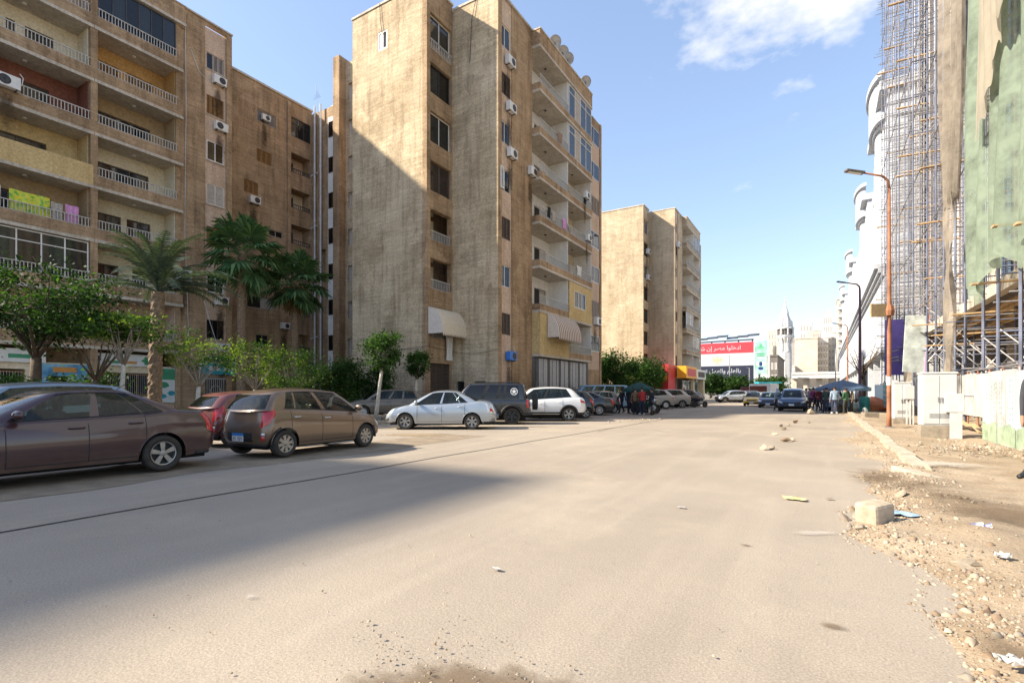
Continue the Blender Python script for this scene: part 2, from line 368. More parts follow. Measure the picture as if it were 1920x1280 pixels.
# tar seam along the carriageway and a dirt strip in the gutter
sm = MB(); pts = [(-7.05 + .03 * math.sin(y * 1.3) + .03 * math.sin(y * .37), y, 0) for y in np.arange(-4, 34, .4)]
for p, q in zip(pts, pts[1:]):
    w = .022
    sm.add([(p[0] - w, p[1], .0), (p[0] + w, p[1], .0), (q[0] + w, q[1], .0), (q[0] - w, q[1], .0)], [(0, 1, 2, 3)])
so = sm.build('road_seam', 'tar'); so.location.z = .0065; struct(so)
def patch_strip(name, pts, mat, z):
    o = MB().add(pts, [tuple(range(len(pts)))])
def blob(cx, cy, rx, ry, n=40, seed=1, z=.02):
    r = random.Random(seed); ph = [r.uniform(0, 6.28) for _ in range(5)]; P = []
    for i in range(n):
        a = 6.283 * i / n; k = 1 + .18 * math.sin(2 * a + ph[0]) + .14 * math.sin(3 * a + ph[1]) + .09 * math.sin(5 * a + ph[2]) + .06 * math.sin(9 * a + ph[3])
        P.append((cx + rx * k * math.cos(a), cy + ry * k * math.sin(a), z))
    return P
gs = MB(); Yg = np.arange(-2, 14, .5)
L_ = [(-9.05 + .18 * math.sin(y * .9) + .1 * math.sin(y * 2.3), y, .006) for y in Yg]; Rr = [(-10.9, y, .006) for y in Yg[::-1]]
gs.poly(L_ + Rr); pm('gutter_mat', (.25, .195, .135), .95, .25, 2.5, .5, 30); struct(gs.build('gutter_dirt', 'gutter_mat'))
stain_mat('stain_brown', (.19, .135, .085), .6); stain_mat('stain_sand', (.36, .27, .17), .8); stain_mat('stain_pale', (.52, .47, .40), .55); stain_mat('stain_damp', (.15, .105, .065), .4); stain_mat('patch_dark', (.06, .052, .045), .45)
def ground_stain(px, py, rx, ry, mat, z=.009, rz=0):
    p = gnd(px, py); zz = max(z, float(dirt_h(np.array([p.x]), np.array([p.y]))[0]) + .05) if p.x > .6 else z; ca, sa = math.cos(rz), math.sin(rz); stain_quad('road_stain' if p.x < .6 else 'dirt_stain', [(p.x + a * rx * ca - b_ * ry * sa, p.y + a * rx * sa + b_ * ry * ca, zz) for a, b_ in ((-1, -1), (1, -1), (1, 1), (-1, 1))], mat, kind='structure')
for a_ in ((845, 1290, .7, .26, 'stain_brown', .009, ANG), (1885, 1245, .2, .25, 'stain_brown'), (1560, 1175, .09, .06, 'stain_brown'), (1400, 1023, .07, .045, 'stain_brown'), (1530, 1000, .35, .10, 'stain_pale', .009, ANG), (470, 1120, .07, .05, 'stain_pale'), (780, 815, 1.4, .8, 'stain_sand', .010, ANG), (1000, 800, .9, .3, 'patch_dark', .011, ANG)): ground_stain(*a_)  # last entry is a soft dark oval behind the silver sedan
def crack(pix, w=.012):
    P = []
    for (a, b), (c, d) in zip(pix, pix[1:]):
        for k in range(8): f = k / 8; p = gnd(a + (c - a) * f, b + (d - b) * f); P.append((p.x + random.uniform(-.02, .02), p.y + random.uniform(-.03, .03)))
    q = MB()
    for p, r_ in zip(P, P[1:]):
        n_ = Vector((-(r_[1] - p[1]), r_[0] - p[0])).normalized() * w; q.add([(p[0] - n_.x, p[1] - n_.y, .008), (p[0] + n_.x, p[1] + n_.y, .008), (r_[0] + n_.x, r_[1] + n_.y, .008), (r_[0] - n_.x, r_[1] - n_.y, .008)], [(0, 1, 2, 3)])
    struct(q.build('road_crack', 'tar'))
crack([(1120, 809), (1153, 802), (1226, 806), (1260, 812)]); crack([(1516, 803), (1584, 806)])
for a_ in ((1700, 925, .6, .6, 'stain_damp'), (1800, 950, .9, .4, 'stain_damp'), (1880, 980, .8, .8, 'stain_brown'), (1760, 880, .9, .6, 'stain_pale'), (1640, 900, .5, 1.0, 'stain_brown')): ground_stain(*a_)
# ---- stones
def rock_mesh(seed, mat, sq=.7):
    r = random.Random(seed); bm = bmesh.new()
    for _ in range(11):
        v = Vector((r.gauss(0, 1), r.gauss(0, 1), r.gauss(0, 1))).normalized(); bm.verts.new((v.x * r.uniform(.7, 1.25), v.y * r.uniform(.55, 1.0), v.z * sq * r.uniform(.6, 1.1)))
    g_ = bmesh.ops.convex_hull(bm, input=bm.verts); bmesh.ops.delete(bm, geom=[e for e in g_['geom_interior'] if isinstance(e, bmesh.types.BMVert)], context='VERTS')
    me = bpy.data.meshes.new('stone'); bm.to_mesh(me); bm.free(); me.materials.append(M[mat]); return me
rocks = [rock_mesh(i, ('rock_pale', 'rock_grey', 'rock_brown', 'rock_pale')[i % 4]) for i in range(8)]
def scatter(name, n, fx, label, cat, mats=('rock_pale', 'rock_grey', 'rock_brown')):
    """thousands of crumbs: one real mesh of little tetra-like stones"""
    V = []; Fc = []; base = np.array([(1, 0, -.3), (-.5, .87, -.3), (-.5, -.87, -.3), (.45, .4, .55), (-.5, .1, .6), (.2, -.5, .5)])
    fc = np.array([(0, 1, 3), (1, 4, 3), (1, 2, 4), (2, 5, 4), (2, 0, 5), (0, 3, 5), (3, 4, 5)])
    P, S = fx(n); K = len(P); jit = rng.uniform(.6, 1.3, (K, 6, 3)); a = rng.uniform(0, 6.28, K); ca, sa = np.cos(a), np.sin(a)
    B = base[None] * jit * S[:, None, None]; X = B[..., 0] * ca[:, None] - B[..., 1] * sa[:, None]; Y = B[..., 0] * sa[:, None] + B[..., 1] * ca[:, None]
    V = np.stack([X + P[:, :1], Y + P[:, 1:2], B[..., 2] * .8 + P[:, 2:3]], -1).reshape(-1, 3); Fc = (fc[None] + 6 * np.arange(K)[:, None, None]).reshape(-1, 3)
    me = np_mesh(name, V, Fc, mats); mi = np.repeat(rng.integers(0, len(mats), K), 7); me.polygons.foreach_set('material_index', mi.astype(np.int32))
    o = place(name, me); tag(o, label, cat, kind='stuff'); return o
def f_edge(n):
    Y = np.concatenate([rng.uniform(1.5, 13, int(n * .75)), rng.uniform(13, 40, n - int(n * .75))]); off = np.abs(rng.normal(.28, .38, n)) - .12
    X = edge_x(Y) + off; S = rng.lognormal(-5.0, .7, n).clip(.002, .045); return np.stack([X, Y, dirt_h(X, Y) + .12 * S], 1), S
scatter('rubble', 20000, f_edge, 'broken stone rubble strewn along the right edge of the road', 'rubble')
def f_road(n):
    Y = rng.uniform(1.2, 26, n); X = rng.uniform(-8, .6, n); S = rng.lognormal(-5.4, .45, n).clip(.002, .014); return np.stack([X, Y, .012 + S * .3], 1), S
scatter('grit', 1500, f_road, 'loose grit lying across the dusty asphalt', 'grit')
def f_patch(n):
    p = gnd(845, 1272); X = p.x + rng.normal(0, .42, n); Y = p.y + rng.normal(0, .2, n); S = rng.lognormal(-5.0, .5, n).clip(.003, .015); return np.stack([X, Y, .022 + S * .3], 1), S
scatter('loose_gravel', 160, f_patch, 'loose gravel in the brown dirt patch nearest the viewer', 'gravel')
def f_pile(n):
    p = gnd(1840, 850); X = p.x + rng.normal(0, .7, n); Y = p.y + rng.normal(-.3, 1.1, n); S = rng.lognormal(-3.7, .55, n).clip(.01, .10); return np.stack([X, Y, dirt_h(X, Y) + .4 * S + .08 * np.exp(-((X - p.x) / .7) ** 2)], 1), S
scatter('rubble_heap', 500, f_pile, 'low heap of rubble at the foot of the printed hoarding', 'rubble')
def f_left(n):
    p = gnd(1190, 787); X = p.x + rng.normal(.3, .5, n); Y = p.y + rng.normal(0, 1.2, n); S = rng.lognormal(-3.6, .5, n).clip(.01, .08); return np.stack([X, Y, .02 + .4 * S], 1), S
scatter('spilled_rubble', 110, f_left, 'pale rubble spilled on the road near the green umbrella', 'rubble')
def stone(px, py, s, label, group=None, seed=0, sc=(1, 1, 1), z=None):
    p = gnd(px, py); o = place('stone', rocks[seed % 8]); zz = (float(dirt_h(np.array([p.x]), np.array([p.y]))[0]) if p.x > .5 else .008) if z is None else z
    o.location = (p.x, p.y, zz + s * .42 * sc[2]); o.scale = (s * sc[0], s * sc[1], s * sc[2]); o.rotation_euler = (random.uniform(-.2, .2), random.uniform(-.2, .2), random.uniform(0, 6)); return tag(o, label, 'stone', group)
for i in range(44):
    y = random.uniform(3.2, 11.5); x = float(edge_x(np.array([y]))[0]) + random.uniform(-.1, .9); s = random.choice((.02, .025, .03, .04, .055, .075)); o = place('stone', rocks[i % 8])
    o.location = (x, y, float(dirt_h(np.array([x]), np.array([y]))[0]) + s * .15); o.scale = (s * random.uniform(.8, 1.6), s, s * random.uniform(.5, 1)); o.rotation_euler = (random.random(), random.random(), random.random() * 6)
    tag(o, 'fist-sized broken stone in the rubble strip at the right road edge', 'stone', 'stones in the rubble strip')
for i, (px, py, s) in enumerate(((1432, 843, .13), (1447, 842, .11), (1473, 828, .14), (1487, 827, .09), (1463, 800, .12), (1478, 798, .10), (1490, 793, .16), (1452, 815, .10), (1470, 806, .12), (1516, 793, .10))):
    stone(px, py, s, 'small dark rock in the broken row lying across the far road', 'row of rocks on the road', i)
stone(1521, 776, .34, 'pale rock on the road in front of the blue car', None, 3)
# the dressed stone block at the road edge
p = gnd(1640, 985); bb = MB(); bb.obox((0, 0, .11), (.145, .02, .006), (-.02, .115, 0), (0, .006, .115))
o = bb.build('stone_block', 'rock_pale', bevel=.035); o.location = (p.x, p.y, float(dirt_h(np.array([p.x]), np.array([p.y]))[0]) - .01); o.rotation_euler = (.03, -.04, ANG + .2)
tag(o, 'pale squared stone block beside the blue plastic sheet', 'stone block')
stain_mat('stain_drip', (.07, .045, .025), .6)
# ================================================================ facade pieces
def window(par, T, u0, u1, z0, z1, n=2, frame='alu', pane='window_glass', w=0.0, fr=.05, mid=None, name='window'):
    """a framed window: one frame mesh, each pane a child; w is how far the glass plane stands out"""
    f = MB(T); d = .05
    f.box(u0, u0 + fr, w - d, w + .03, z0, z1); f.box(u1 - fr, u1, w - d, w + .03, z0, z1)
    f.box(u0 + fr, u1 - fr, w - d, w + .027, z0, z0 + fr); f.box(u0 + fr, u1 - fr, w - d, w + .027, z1 - fr, z1)
    us = [u0 + fr + (u1 - u0 - 2 * fr) * i / n for i in range(n + 1)]
    for u in us[1:-1]: f.box(u - fr * .5, u + fr * .5, w - d, w + .024, z0 + fr, z1 - fr)
    if mid: f.box(u0 + fr, u1 - fr, w - d, w + .021, mid - fr * .4, mid + fr * .4)
    fo = f.build(name, frame, par)
    for i in range(n):
        g_ = MB(T); a, b = us[i], us[i + 1]; tl = random.uniform(-.006, .006)
        pn = pane[i % len(pane)] if isinstance(pane, (list, tuple)) else pane
        g_.add([(a, w - .012 + tl, z0 + fr * .5), (b, w - .012 - tl, z0 + fr * .5), (b, w - .012 - tl, z1 - fr * .5), (a, w - .012 + tl, z1 - fr * .5)], [(0, 1, 2, 3)]); g_.build('pane', pn, fo)
    return fo
def shutter(par, T, u0, u1, z0, z1, mat='shutter_wood', w=0.0, n=3, slats=True):
    s = MB(T); fr = .06; us = [u0 + (u1 - u0) * i / n for i in range(n + 1)]
    for i in range(n):
        a, b = us[i] + .012, us[i + 1] - .012
        s.box(a, a + fr, w - .03, w + .03, z0, z1); s.box(b - fr, b, w - .03, w + .03, z0, z1); s.box(a + fr, b - fr, w - .03, w + .028, z0, z0 + fr); s.box(a + fr, b - fr, w - .03, w + .028, z1 - fr, z1)
        if slats:
            k = max(4, int((z1 - z0) / .09))
            for j in range(k):
                z = z0 + fr + (z1 - z0 - 2 * fr) * (j + .5) / k; s.add([(a + fr, w + .018, z - .04), (b - fr, w + .018, z - .04), (b - fr, w - .02, z + .03), (a + fr, w - .02, z + .03)], [(0, 1, 2, 3)])
    return s.build('shutter', mat, par)
def railing(par, T, u0, u1, z0, h, mat='rail_paint', w=0.0, single=True, step=.15, side=None, sq=.034):
    r = MB(T); r.box(u0, u1, w - .03, w + .03, z0 + h - .045, z0 + h); r.box(u0, u1, w - .02, w + .02, z0 + .02, z0 + .05)
    n = max(2, int((u1 - u0) / step)); us = [u0 + (u1 - u0) * (i + .5) / n for i in range(n)]
    if not single:
        for u in us: r.box(u - sq / 2, u + sq / 2, w - sq / 2, w + sq / 2, z0 + .05, z0 + h - .045)
    if side:
        r.box(u0, u0 + .05, side, w - .03, z0 + h - .045, z0 + h)
        k = int((w - side) / step) + 1
        for i in range(k): x = side + (w - side) * i / k; r.box(u0 + .01, u0 + .01 + sq, x - sq / 2, x + sq / 2, z0, z0 + h - .045)
    ro = r.build('railing', mat, par)
    if single:
        for u in us: bar('baluster', T(u, w, z0 + .05), T(u, w, z0 + h - .045), sq, mat, ro, 'box')
    return ro
def ac_unit(T, u, w, z, label, mat='ac_white', s=1.0, fan=1, group='air conditioners on the facades'):
    b0 = Vector(T(u, w, z)); t = thing('air_conditioner', label, 'air conditioner', b0, 0, group)
    W, D, H = .42 * s, .30 * s, .28 * s
    m = MB(T); m.box(u - W, u + W, w + .03, w + .03 + D, z, z + 2 * H); m.build('casing', mat, t, bevel=.015)
    g_ = MB(); cx_, r = u + W * .3 * fan, H * .78; V = []; n = 18
    for q in (r, .72 * r, .28 * r):
        g2 = [T(cx_ + q * math.cos(6.2832 * i / n), w + .036 + D, z + H + q * math.sin(6.2832 * i / n)) for i in range(n)]; V.append(g2)
    for a, b in ((0, 1), (1, 2)):
        for i in range(n):
            j = (i + 1) % n; g_.cur = a; g_.add([V[a][i], V[a][j], V[b][j], V[b][i]], [(0, 1, 2, 3)])
    g_.cur = 0; g_.poly(V[2]); g_.build('fan_grille', ['fan_black', 'dark_metal'], t)
    k = MB(T)
    for e in (-1, 1): k.box(u + e * W * .7 - .02, u + e * W * .7 + .02, w, w + D, z - .05, z - .004)
    k.build('bracket', 'dark_metal', t)
    hz = MB(); hz.tube([T(u + W, w + .1, z + H), T(u + W + .10, w + .12, z + H * 1.3), T(u + W + .16, w + .08, z + H * 2.6), T(u + W + .05, w + .01, z + H * 3.2)], .02, 5); hz.build('refrigerant_hose', 'white_paint', t)
    stain_quad('drip_stain', [T(u - W, w + .012, z - 2.4), T(u + W, w + .012, z - 2.4), T(u + W, w + .012, z + .2), T(u - W, w + .012, z + .2)], 'stain_drip', t)
    return t
def roofcap(mb, T, u0, u1, w0, w1, z): mb.box(u0, u1, w0, w1, z, z + .16)

# ================================================================ left block (set back behind the trees)
XL = -35.0
lb = thing('apartment_building', 'brown rendered apartment block with stacked open balconies at the left edge', 'building', (-42, 13.5, 0))
T = TX(XL); ZF = [4, 7, 10, 13, 16, 19, 22]
m = MB(); m.box(-52, -36.92, 6.6, 20.38, 0, 25.6); m.build('wall', 'stucco_brown', lb)
YA0, YA1, YB0, YB1, YP0, YP1, YE = 7.1, 12.22, 12.55, 16.75, 18.62, 20.02, 20.4
pz = []      # window openings of the plaster strip, from the top floor down
strip = [(22, 23.2, 24.3), (19, 20.15, 21.45), (16, 17.05, 18.4), (13, 14.1, 15.5), (10, 11.2, 12.6), (7, 8.15, 9.5), (4, 5.0, 6.3)]
m = MB(T); m.holes(YB1, YP0, 0, 26.0, [], -1.92, -.36); m.box(YP1, YE, -1.92, -.30, 0, 26.15); m.build('facade_wall', 'stucco_brown', lb)
m = MB(T); m.holes(YP0, YP1, 0, 25.9, [(YP0 + .12, YP1 - .12, a, b) for _, a, b in strip], -1.5, -.43); m.build('plaster_strip', 'plaster_pink', lb)
for i, (zf, a, b) in enumerate(strip):
    u0, u1 = YP0 + .12, YP1 - .12
    if i == 0: shutter(lb, T, u0 + .45, u1, a, b, 'shutter_haze_grey', -.5, 2); window(lb, T, u0, u0 + .45, a, b, 1, 'shutter_haze_grey', 'window_glass_dark', -.5)
    elif i == 1: shutter(lb, T, u0, u1, a, b, 'shutter_wood', -.5, 4)
    elif i in (2, 5): window(lb, T, u0, u1, a, b, 2, 'white_paint', 'window_glass_dark', -.47, .07)
    elif i == 3: window(lb, T, u0, u1, a, b, 2, 'alu', 'curtain', -.48)
    elif i == 4: shutter(lb, T, u0, u1, a, b, 'shutter_wood', -.5, 3)
    else: window(lb, T, u0, u1, a, b, 3, 'dark_metal', 'window_glass_dark', -.48)
    k = MB(T); k.box(u0 - .05, u1 + .05, -.44, -.36, a - .07, a - .01); k.build('sill', 'concrete', lb)
ac_unit(T, 19.5, -.40, 22.35, 'air conditioner under the grey shuttered top window of the left block'); ac_unit(T, 19.6, -.40, 19.25, 'window air conditioner under the brown slatted shutter of the left block', fan=-1)
ac_unit(T, 17.05, -.34, 8.55, 'large air conditioner beside the palm crown on the left block', s=1.25); ac_unit(T, 19.65, -.40, 7.35, 'air conditioner under the white framed second floor window'); ac_unit(T, 19.7, -.40, 4.15, 'lowest air conditioner above the blue shop sign')
ac_unit(T, 8.75, .02, 16.6, 'window air conditioner on the balcony rail at the left picture edge', s=1.1, fan=-1); ac_unit(TX(XL - 1.6), 11.5, 0, 9.0, 'air conditioner in the shade of the glazed balcony')
# pillars between the bays
for u0, u1 in ((YA1, YB0), (YB1 - .02, YB1 + .25), (6.6, YA0)):
    m = MB(T); m.box(u0, u1, -1.92, .0 if u0 < 16 else -.2, 0, 25.0); m.build('pillar', 'stucco_brown', lb)
backs = {'A': {22: 'plaster_pink', 19: 'plaster_cream', 16: 'plaster_red', 13: 'plaster_yellow', 10: 'brick_tan', 7: 'plaster_cream', 4: 'plaster_pink'},
         'B': {22: 'plaster_cream', 19: 'plaster_orange', 16: 'brick_tan', 13: 'plaster_cream', 10: 'plaster_cream', 7: 'plaster_cream', 4: 'plaster_pink'}}
op = {('A', 22): [(7.4, 9.4), (9.8, 11.6)], ('A', 19): [(7.9, 8.7), (9.15, 9.5), (9.9, 11.1)], ('A', 16): [(7.2, 10.9)], ('A', 13): [(7.2, 10.8)], ('A', 10): [(7.6, 10.6)], ('A', 7): [(7.5, 9.2), (9.6, 11.7)], ('A', 4): [(7.5, 11.5)],
      ('B', 22): [(12.9, 16.3)], ('B', 19): [(12.9, 14.2), (14.6, 16.0)], ('B', 16): [(12.7, 15.9)], ('B', 13): [(12.8, 15.8)], ('B', 10): [(12.9, 14.3), (14.6, 15.9)], ('B', 7): [(12.8, 14.2), (14.9, 15.7)], ('B', 4): [(12.9, 14.4), (14.8, 16.2)]}
for zf in ZF:
    for bay, (u0, u1) in (('A', (YA0, YA1)), ('B', (YB0, YB1))):
        H = [(a, b, zf + .05, zf + 2.05) for a, b in op[(bay, zf)]]
        m = MB(T); m.holes(u0, u1, zf, zf + 2.83, H, -1.90, -1.62); m.build('balcony_back_wall', backs[bay][zf], lb)
        sd = MB(T)                                               # cheek walls of the recess
        sd.box(u0, u0 + .06, -1.62, -.30, zf, zf + 2.83); sd.build('balcony_side_wall', backs[bay][zf], lb); sd = MB(T); sd.box(u1 - .06, u1, -1.62, -.30, zf, zf + 2.83); sd.build('balcony_side_wall', backs[bay][zf], lb)
        for a, b, c, d in H:
            if bay == 'B' and zf == 19: shutter(lb, T, a, b, c, d, 'shutter_wood', -1.7, 3)
            else: window(lb, T, a, b, c, d, max(2, int((b - a) / .95)), 'shutter_dark', ['window_glass_dark', 'window_glass', 'window_glass_dark'], -1.74, .06)
        m = MB(T); m.box(u0 - .15, u1 + .15 if bay == 'A' else u1 + .32, -1.9, .03, zf - .17, zf); m.build('balcony_slab', 'concrete', lb)
        e = u1 + (.12 if bay == 'A' else .30)
        solid = (bay == 'A' and zf == 13)
        m = MB(T); m.box(u0 - .14, e, -.12, .01, zf, zf + (1.12 if solid else .60)); m.box(e - .12, e, -.9, -.12, zf, zf + .60); m.build('balcony_parapet', 'plaster_yellow' if solid else 'stucco_brown', lb)
        if not solid: railing(lb, T, u0, u1, zf + .60, .52, w=-.06)
        m = MB(T); m.lathe([(.10, -.05), (.10, .0), (.02, .01)], 10, ((u0 + u1) / 2, -.8, zf + 2.78)); m.build('ceiling_lamp', 'white_paint', lb)
# enclosed balconies
def glaze(u0, u1, z0, z1, w, frame, n, trans, nm='balcony_glazing', pane=('window_glass_dark', 'window_glass')):
    window(lb, T, u0, u1, z0, z1, n, frame, list(pane), w, .06, trans, nm)
glaze(YB0 + .05, YB1 - .05, 22.62, 24.80, -.16, 'dark_metal', 6, None)
glaze(YA0 + .05, YA1 - .05, 7.62, 9.78, -.16, 'white_paint', 5, 9.2)
m = MB(T); m.box(6.6, YB1 + .5, -1.9, .03, 24.86, 25.02); m.build('roof_slab', 'concrete', lb)
m = MB(T); m.box(6.6, YB1 + .45, -.14, .0, 25.02, 26.05); m.box(YB1 + .33, YB1 + .45, -1.9, -.14, 25.02, 26.05); m.box(YB1 + .45, YE, -.5, -.37, 26.0, 26.25); m.box(6.6, YB1 + .5, -.2, .03, 26.05, 26.16); m.build('roof_parapet', 'stucco_brown', lb)
m = MB(T); m.box(YB1 + .3, YE + .06, -.62, -.26, 26.26, 26.36); m.build('coping', 'concrete', lb)
for pts, r in (([(-35.34, 17.35, 26), (-35.33, 17.4, 20), (-35.33, 17.32, 12), (-35.33, 17.6, 4)], .018), ([(-35.33, 17.7, 23.8), (-35.3, 18.2, 22.6), (-35.32, 18.6, 22.4)], .015), ([(-35.3, 18.1, 9), (-35.25, 18.9, 6), (-35.3, 19.6, 4)], .02)):
    c = MB(); c.tube(pts, r, 5); c.build('hanging_cable', 'pvc_pipe', lb)
# ---- ground floor shops: boarded signs, barred windows, blue sign, gate
m = MB(T); m.box(6.6, YB1 + .4, -1.9, -.45, 0, 1.05); m.build('shop_plinth', 'plaster_pink', lb)
m = MB(T); m.holes(6.6, 16.6, 1.05, 3.0, [(7.4, 9.6, 1.2, 2.6), (12.6, 15.4, 1.15, 2.55)], -1.9, -.5); m.build('shop_front_wall', 'plaster_cream', lb)
for a, b in ((7.4, 9.6), (12.6, 13.9), (14.05, 15.4)):
    fo = window(lb, T, a, b, 1.2, 2.5, 2, 'shutter_wood', 'window_glass_dark', -.62, .07)
    gr = MB(T)
    for i in range(int((b - a) / .11)): u = a + .06 + i * .11; gr.tube([(u, -.47, 1.2), (u, -.47, 2.5)], .009, 4)
    gr.build('window_bars', 'rail_paint', fo)
pm('sign_white', (.66, .68, .66), .45, .06, 3); pm('sign_green', (.05, .27, .14), .45, .15, 3); pm('sign_orange', (.55, .25, .06), .5, .1, 3); pm('sign_teal', (.03, .30, .36), .45, .25, 3)
pm('sign_navy', (.02, .04, .16), .45, .1, 3); mural('sign_sea', (.62, .68, .70), (.20, .45, .58), (.05, .22, .42), .9)
def signboard(name, label, T, u0, u1, z0, z1, w, mat, bits=()):
    t = thing(name, label, 'sign', T((u0 + u1) / 2, w, z0)); b = MB(T); b.box(u0, u1, w, w + .05, z0, z1); b.build('board', mat, t)
    for k, (a, b2, c, d, mt) in enumerate(bits):
        q = MB(T); W, H = u1 - u0, z1 - z0
        if mt.startswith('*'):
            n = 14; q.poly([(u0 + W * (a + b2) / 2 + W * (b2 - a) / 2 * math.cos(6.283 * i / n) * (1 + .25 * math.sin(3 * i)), w + .056, z0 + H * (c + d) / 2 + H * (d - c) / 2 * math.sin(6.283 * i / n)) for i in range(n)]); mt = mt[1:]
        else: q.box(u0 + W * a, u0 + W * b2, w + .05, w + .056, z0 + H * c, z0 + H * d)
        q.build('printed_mark', mt, t)
    return t
signboard('shop_sign', 'white shop sign with green and orange marks over the barred windows', T, 12.4, 16.0, 2.95, 3.65, -.42, 'sign_white', ((.22, .40, .2, .42, 'sign_green'), (.42, .62, .2, .42, 'sign_orange'), (.05, .12, .3, .8, '*sign_navy'), (.70, .92, .1, .9, '*sign_green'), (.84, .90, .15, .85, '*sign_navy')))
signboard('shop_sign', 'white and green shop sign behind the big dark tree', T, 6.7, 10.4, 2.95, 3.65, -.42, 'sign_white', ((.1, .5, .15, .6, '*sign_green'), (.6, .9, .3, .6, 'sign_green')))
signboard('poster', 'white and sea blue poster between the two shop windows', T, 10.0, 12.3, .95, 2.92, -.42, 'sign_sea', ((.3, .75, .78, .92, 'sign_orange'), (.15, .6, .55, .68, '*fan_black')))
signboard('poster', 'tall white and green poster beside the date palm trunk', T, 15.6, 16.9, .75, 2.92, -.40, 'sign_white', ((.05, .95, .66, .98, 'sign_green'), (.15, .6, .42, .6, '*sign_green'), (.2, .5, .12, .25, '*sign_teal'), (.55, .9, .2, .34, '*sign_teal')))
signboard('shop_sign', 'teal sign board with white marks over the iron gate', T, 18.1, 20.6, 2.6, 3.75, -.05, 'sign_teal', tuple((.22 + i * .19, .34 + i * .19, .2, .5, '*sign_white') for i in range(4)) + ((.1, .9, .72, .9, 'sign_navy'),))
gt = thing('iron_gate', 'dark iron door with a ring motif under the teal sign', 'gate', (XL + .0, 19.2, 0)); k = MB(T)
for i in range(9): u = 18.7 + i * .14; k.box(u - .012, u + .012, -.3, -.276, .1, 2.3)
k.box(18.6, 19.95, -.31, -.266, 2.28, 2.36); k.box(18.6, 19.95, -.31, -.266, .08, .14); k.build('bars', 'rail_paint', gt)
k = MB(); k.tube([T(19.26 + .34 * math.cos(a), -.26, 1.5 + .34 * math.sin(a)) for a in np.linspace(0, 6.283, 20)], .02, 5); k.build('ring', 'rail_paint', gt)
k = MB(T); k.box(18.5, 20.0, -.42, -.38, .05, 2.4); k.build('door_leaf', 'shutter_dark', gt)
# ---- recessed wing of the left block
XR = -38.0; T2 = TX(XR); wx = []
m = MB(T2); lo = [(26.95, 28.85, zf + .85, zf + 2.45) for zf in ZF if zf >= 7] + [(26.95, 28.85, 4.9, 6.3)]
wins = [onX(482, 204, XR), onX(517, 231, XR), onX(481, 276, XR), onX(509, 301, XR), onX(457, 329, XR), onX(484, 356, XR), onX(463, 547, XR), onX(514, 580, XR), onX(480, 618, XR), onX(503, 640, XR), onX(504, 417, XR), onX(530, 446, XR)]
rects = [(wins[i].y, wins[i + 1].y, min(wins[i].z, wins[i + 1].z) - .1, max(wins[i].z, wins[i + 1].z) - (.5 if i != 6 else .2)) for i in range(0, 12, 2)]
rects = [(a, b, c if d - c > .5 else c - .4, d if d - c > .5 else c + .6) for a, b, c, d in rects]
m.holes(20.3, 29.0, 0, 25.7, lo + rects, -1.2, 0); m.build('wing_wall', 'stucco_brown', lb)
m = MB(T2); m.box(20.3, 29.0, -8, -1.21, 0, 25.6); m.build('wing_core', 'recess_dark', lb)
m = MB(T2); m.box(26.55, 26.85, 0, .18, 0, 25.5); m.build('rib', 'stucco_brown', lb)
m = MB(T2); m.box(20.4, 29.05, -.4, .10, 25.7, 25.86); m.build('coping', 'concrete', lb)
for i, (a, b, c, d) in enumerate(rects):
    if i in (1, 2): shutter(lb, T2, a, b, c, d, 'shutter_wood', -.08, 3)
    elif i == 0: shutter(lb, T2, a, b, c, d, 'shutter_haze_grey', -.1, 2)
    else: window(lb, T2, a, b, c, d, 2, 'shutter_haze_grey', ['window_glass_dark', 'curtain'] if i == 3 else 'window_glass_dark', -.08)
for i, (a, b, c, d) in enumerate(lo):
    bk = MB(T2); bk.box(a, b, -1.15, -1.1, c - .8, d); bk.build('loggia_back_wall', 'plaster_cream' if i % 2 else 'plaster_pink', lb)
    if i == 5: window(lb, T2, a, b, c, d, 3, 'dark_metal', ['window_glass', 'window_glass_dark', 'window_glass'], -.05, .05, d - .5)
    else:
        window(lb, T2, a + .15, a + .95, c - .5, d - .35, 1, 'shutter_haze_grey', 'window_glass_dark', -1.04); railing(lb, T2, a, b, c, .35, 'dark_metal', -.05, False, .2)
ac_unit(T2, 24.6, 0, rects[0][2] + .2, 'small air conditioner high on the recessed brown wall', s=.8); ac_unit(T2, (rects[2][0] + rects[2][1]) / 2 + .2, 0, rects[2][2] - .75, 'air conditioner under the slatted shutter of the recessed wall')
ac_unit(T2, 26.3, 0, 6.6, 'air conditioner half hidden by the fan palm crown', s=.9)
# narrow slot openings where the wing meets the block
for zf in (22, 19, 16, 13, 10, 7, 4):
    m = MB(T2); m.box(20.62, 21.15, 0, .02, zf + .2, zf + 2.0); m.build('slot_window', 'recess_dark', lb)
# soil pipes in the corner
pp = thing('drain_pipes', 'pair of tall pale drain pipes in the inner corner of the brown blocks', 'pipes', (-37.7, 28.7, 0))
for px in (590, 601):
    P0 = onY(px, 700, 28.75); bar('pipe', (P0.x, 28.75, .1), (P0.x, 28.75, 25.9), .075, 'pvc_pipe', pp)
    for z in (6.5, 11, 16, 20.5): bar('pipe_collar', (P0.x, 28.75, z), (P0.x, 28.75, z + .2), .10, 'pvc_pipe', pp)
for z in (6.0, 10.5, 15.5, 20): bar('branch_pipe', (-37.8, 28.7, z), (-36.9, 28.72, z + .12), .05, 'pvc_pipe', pp)
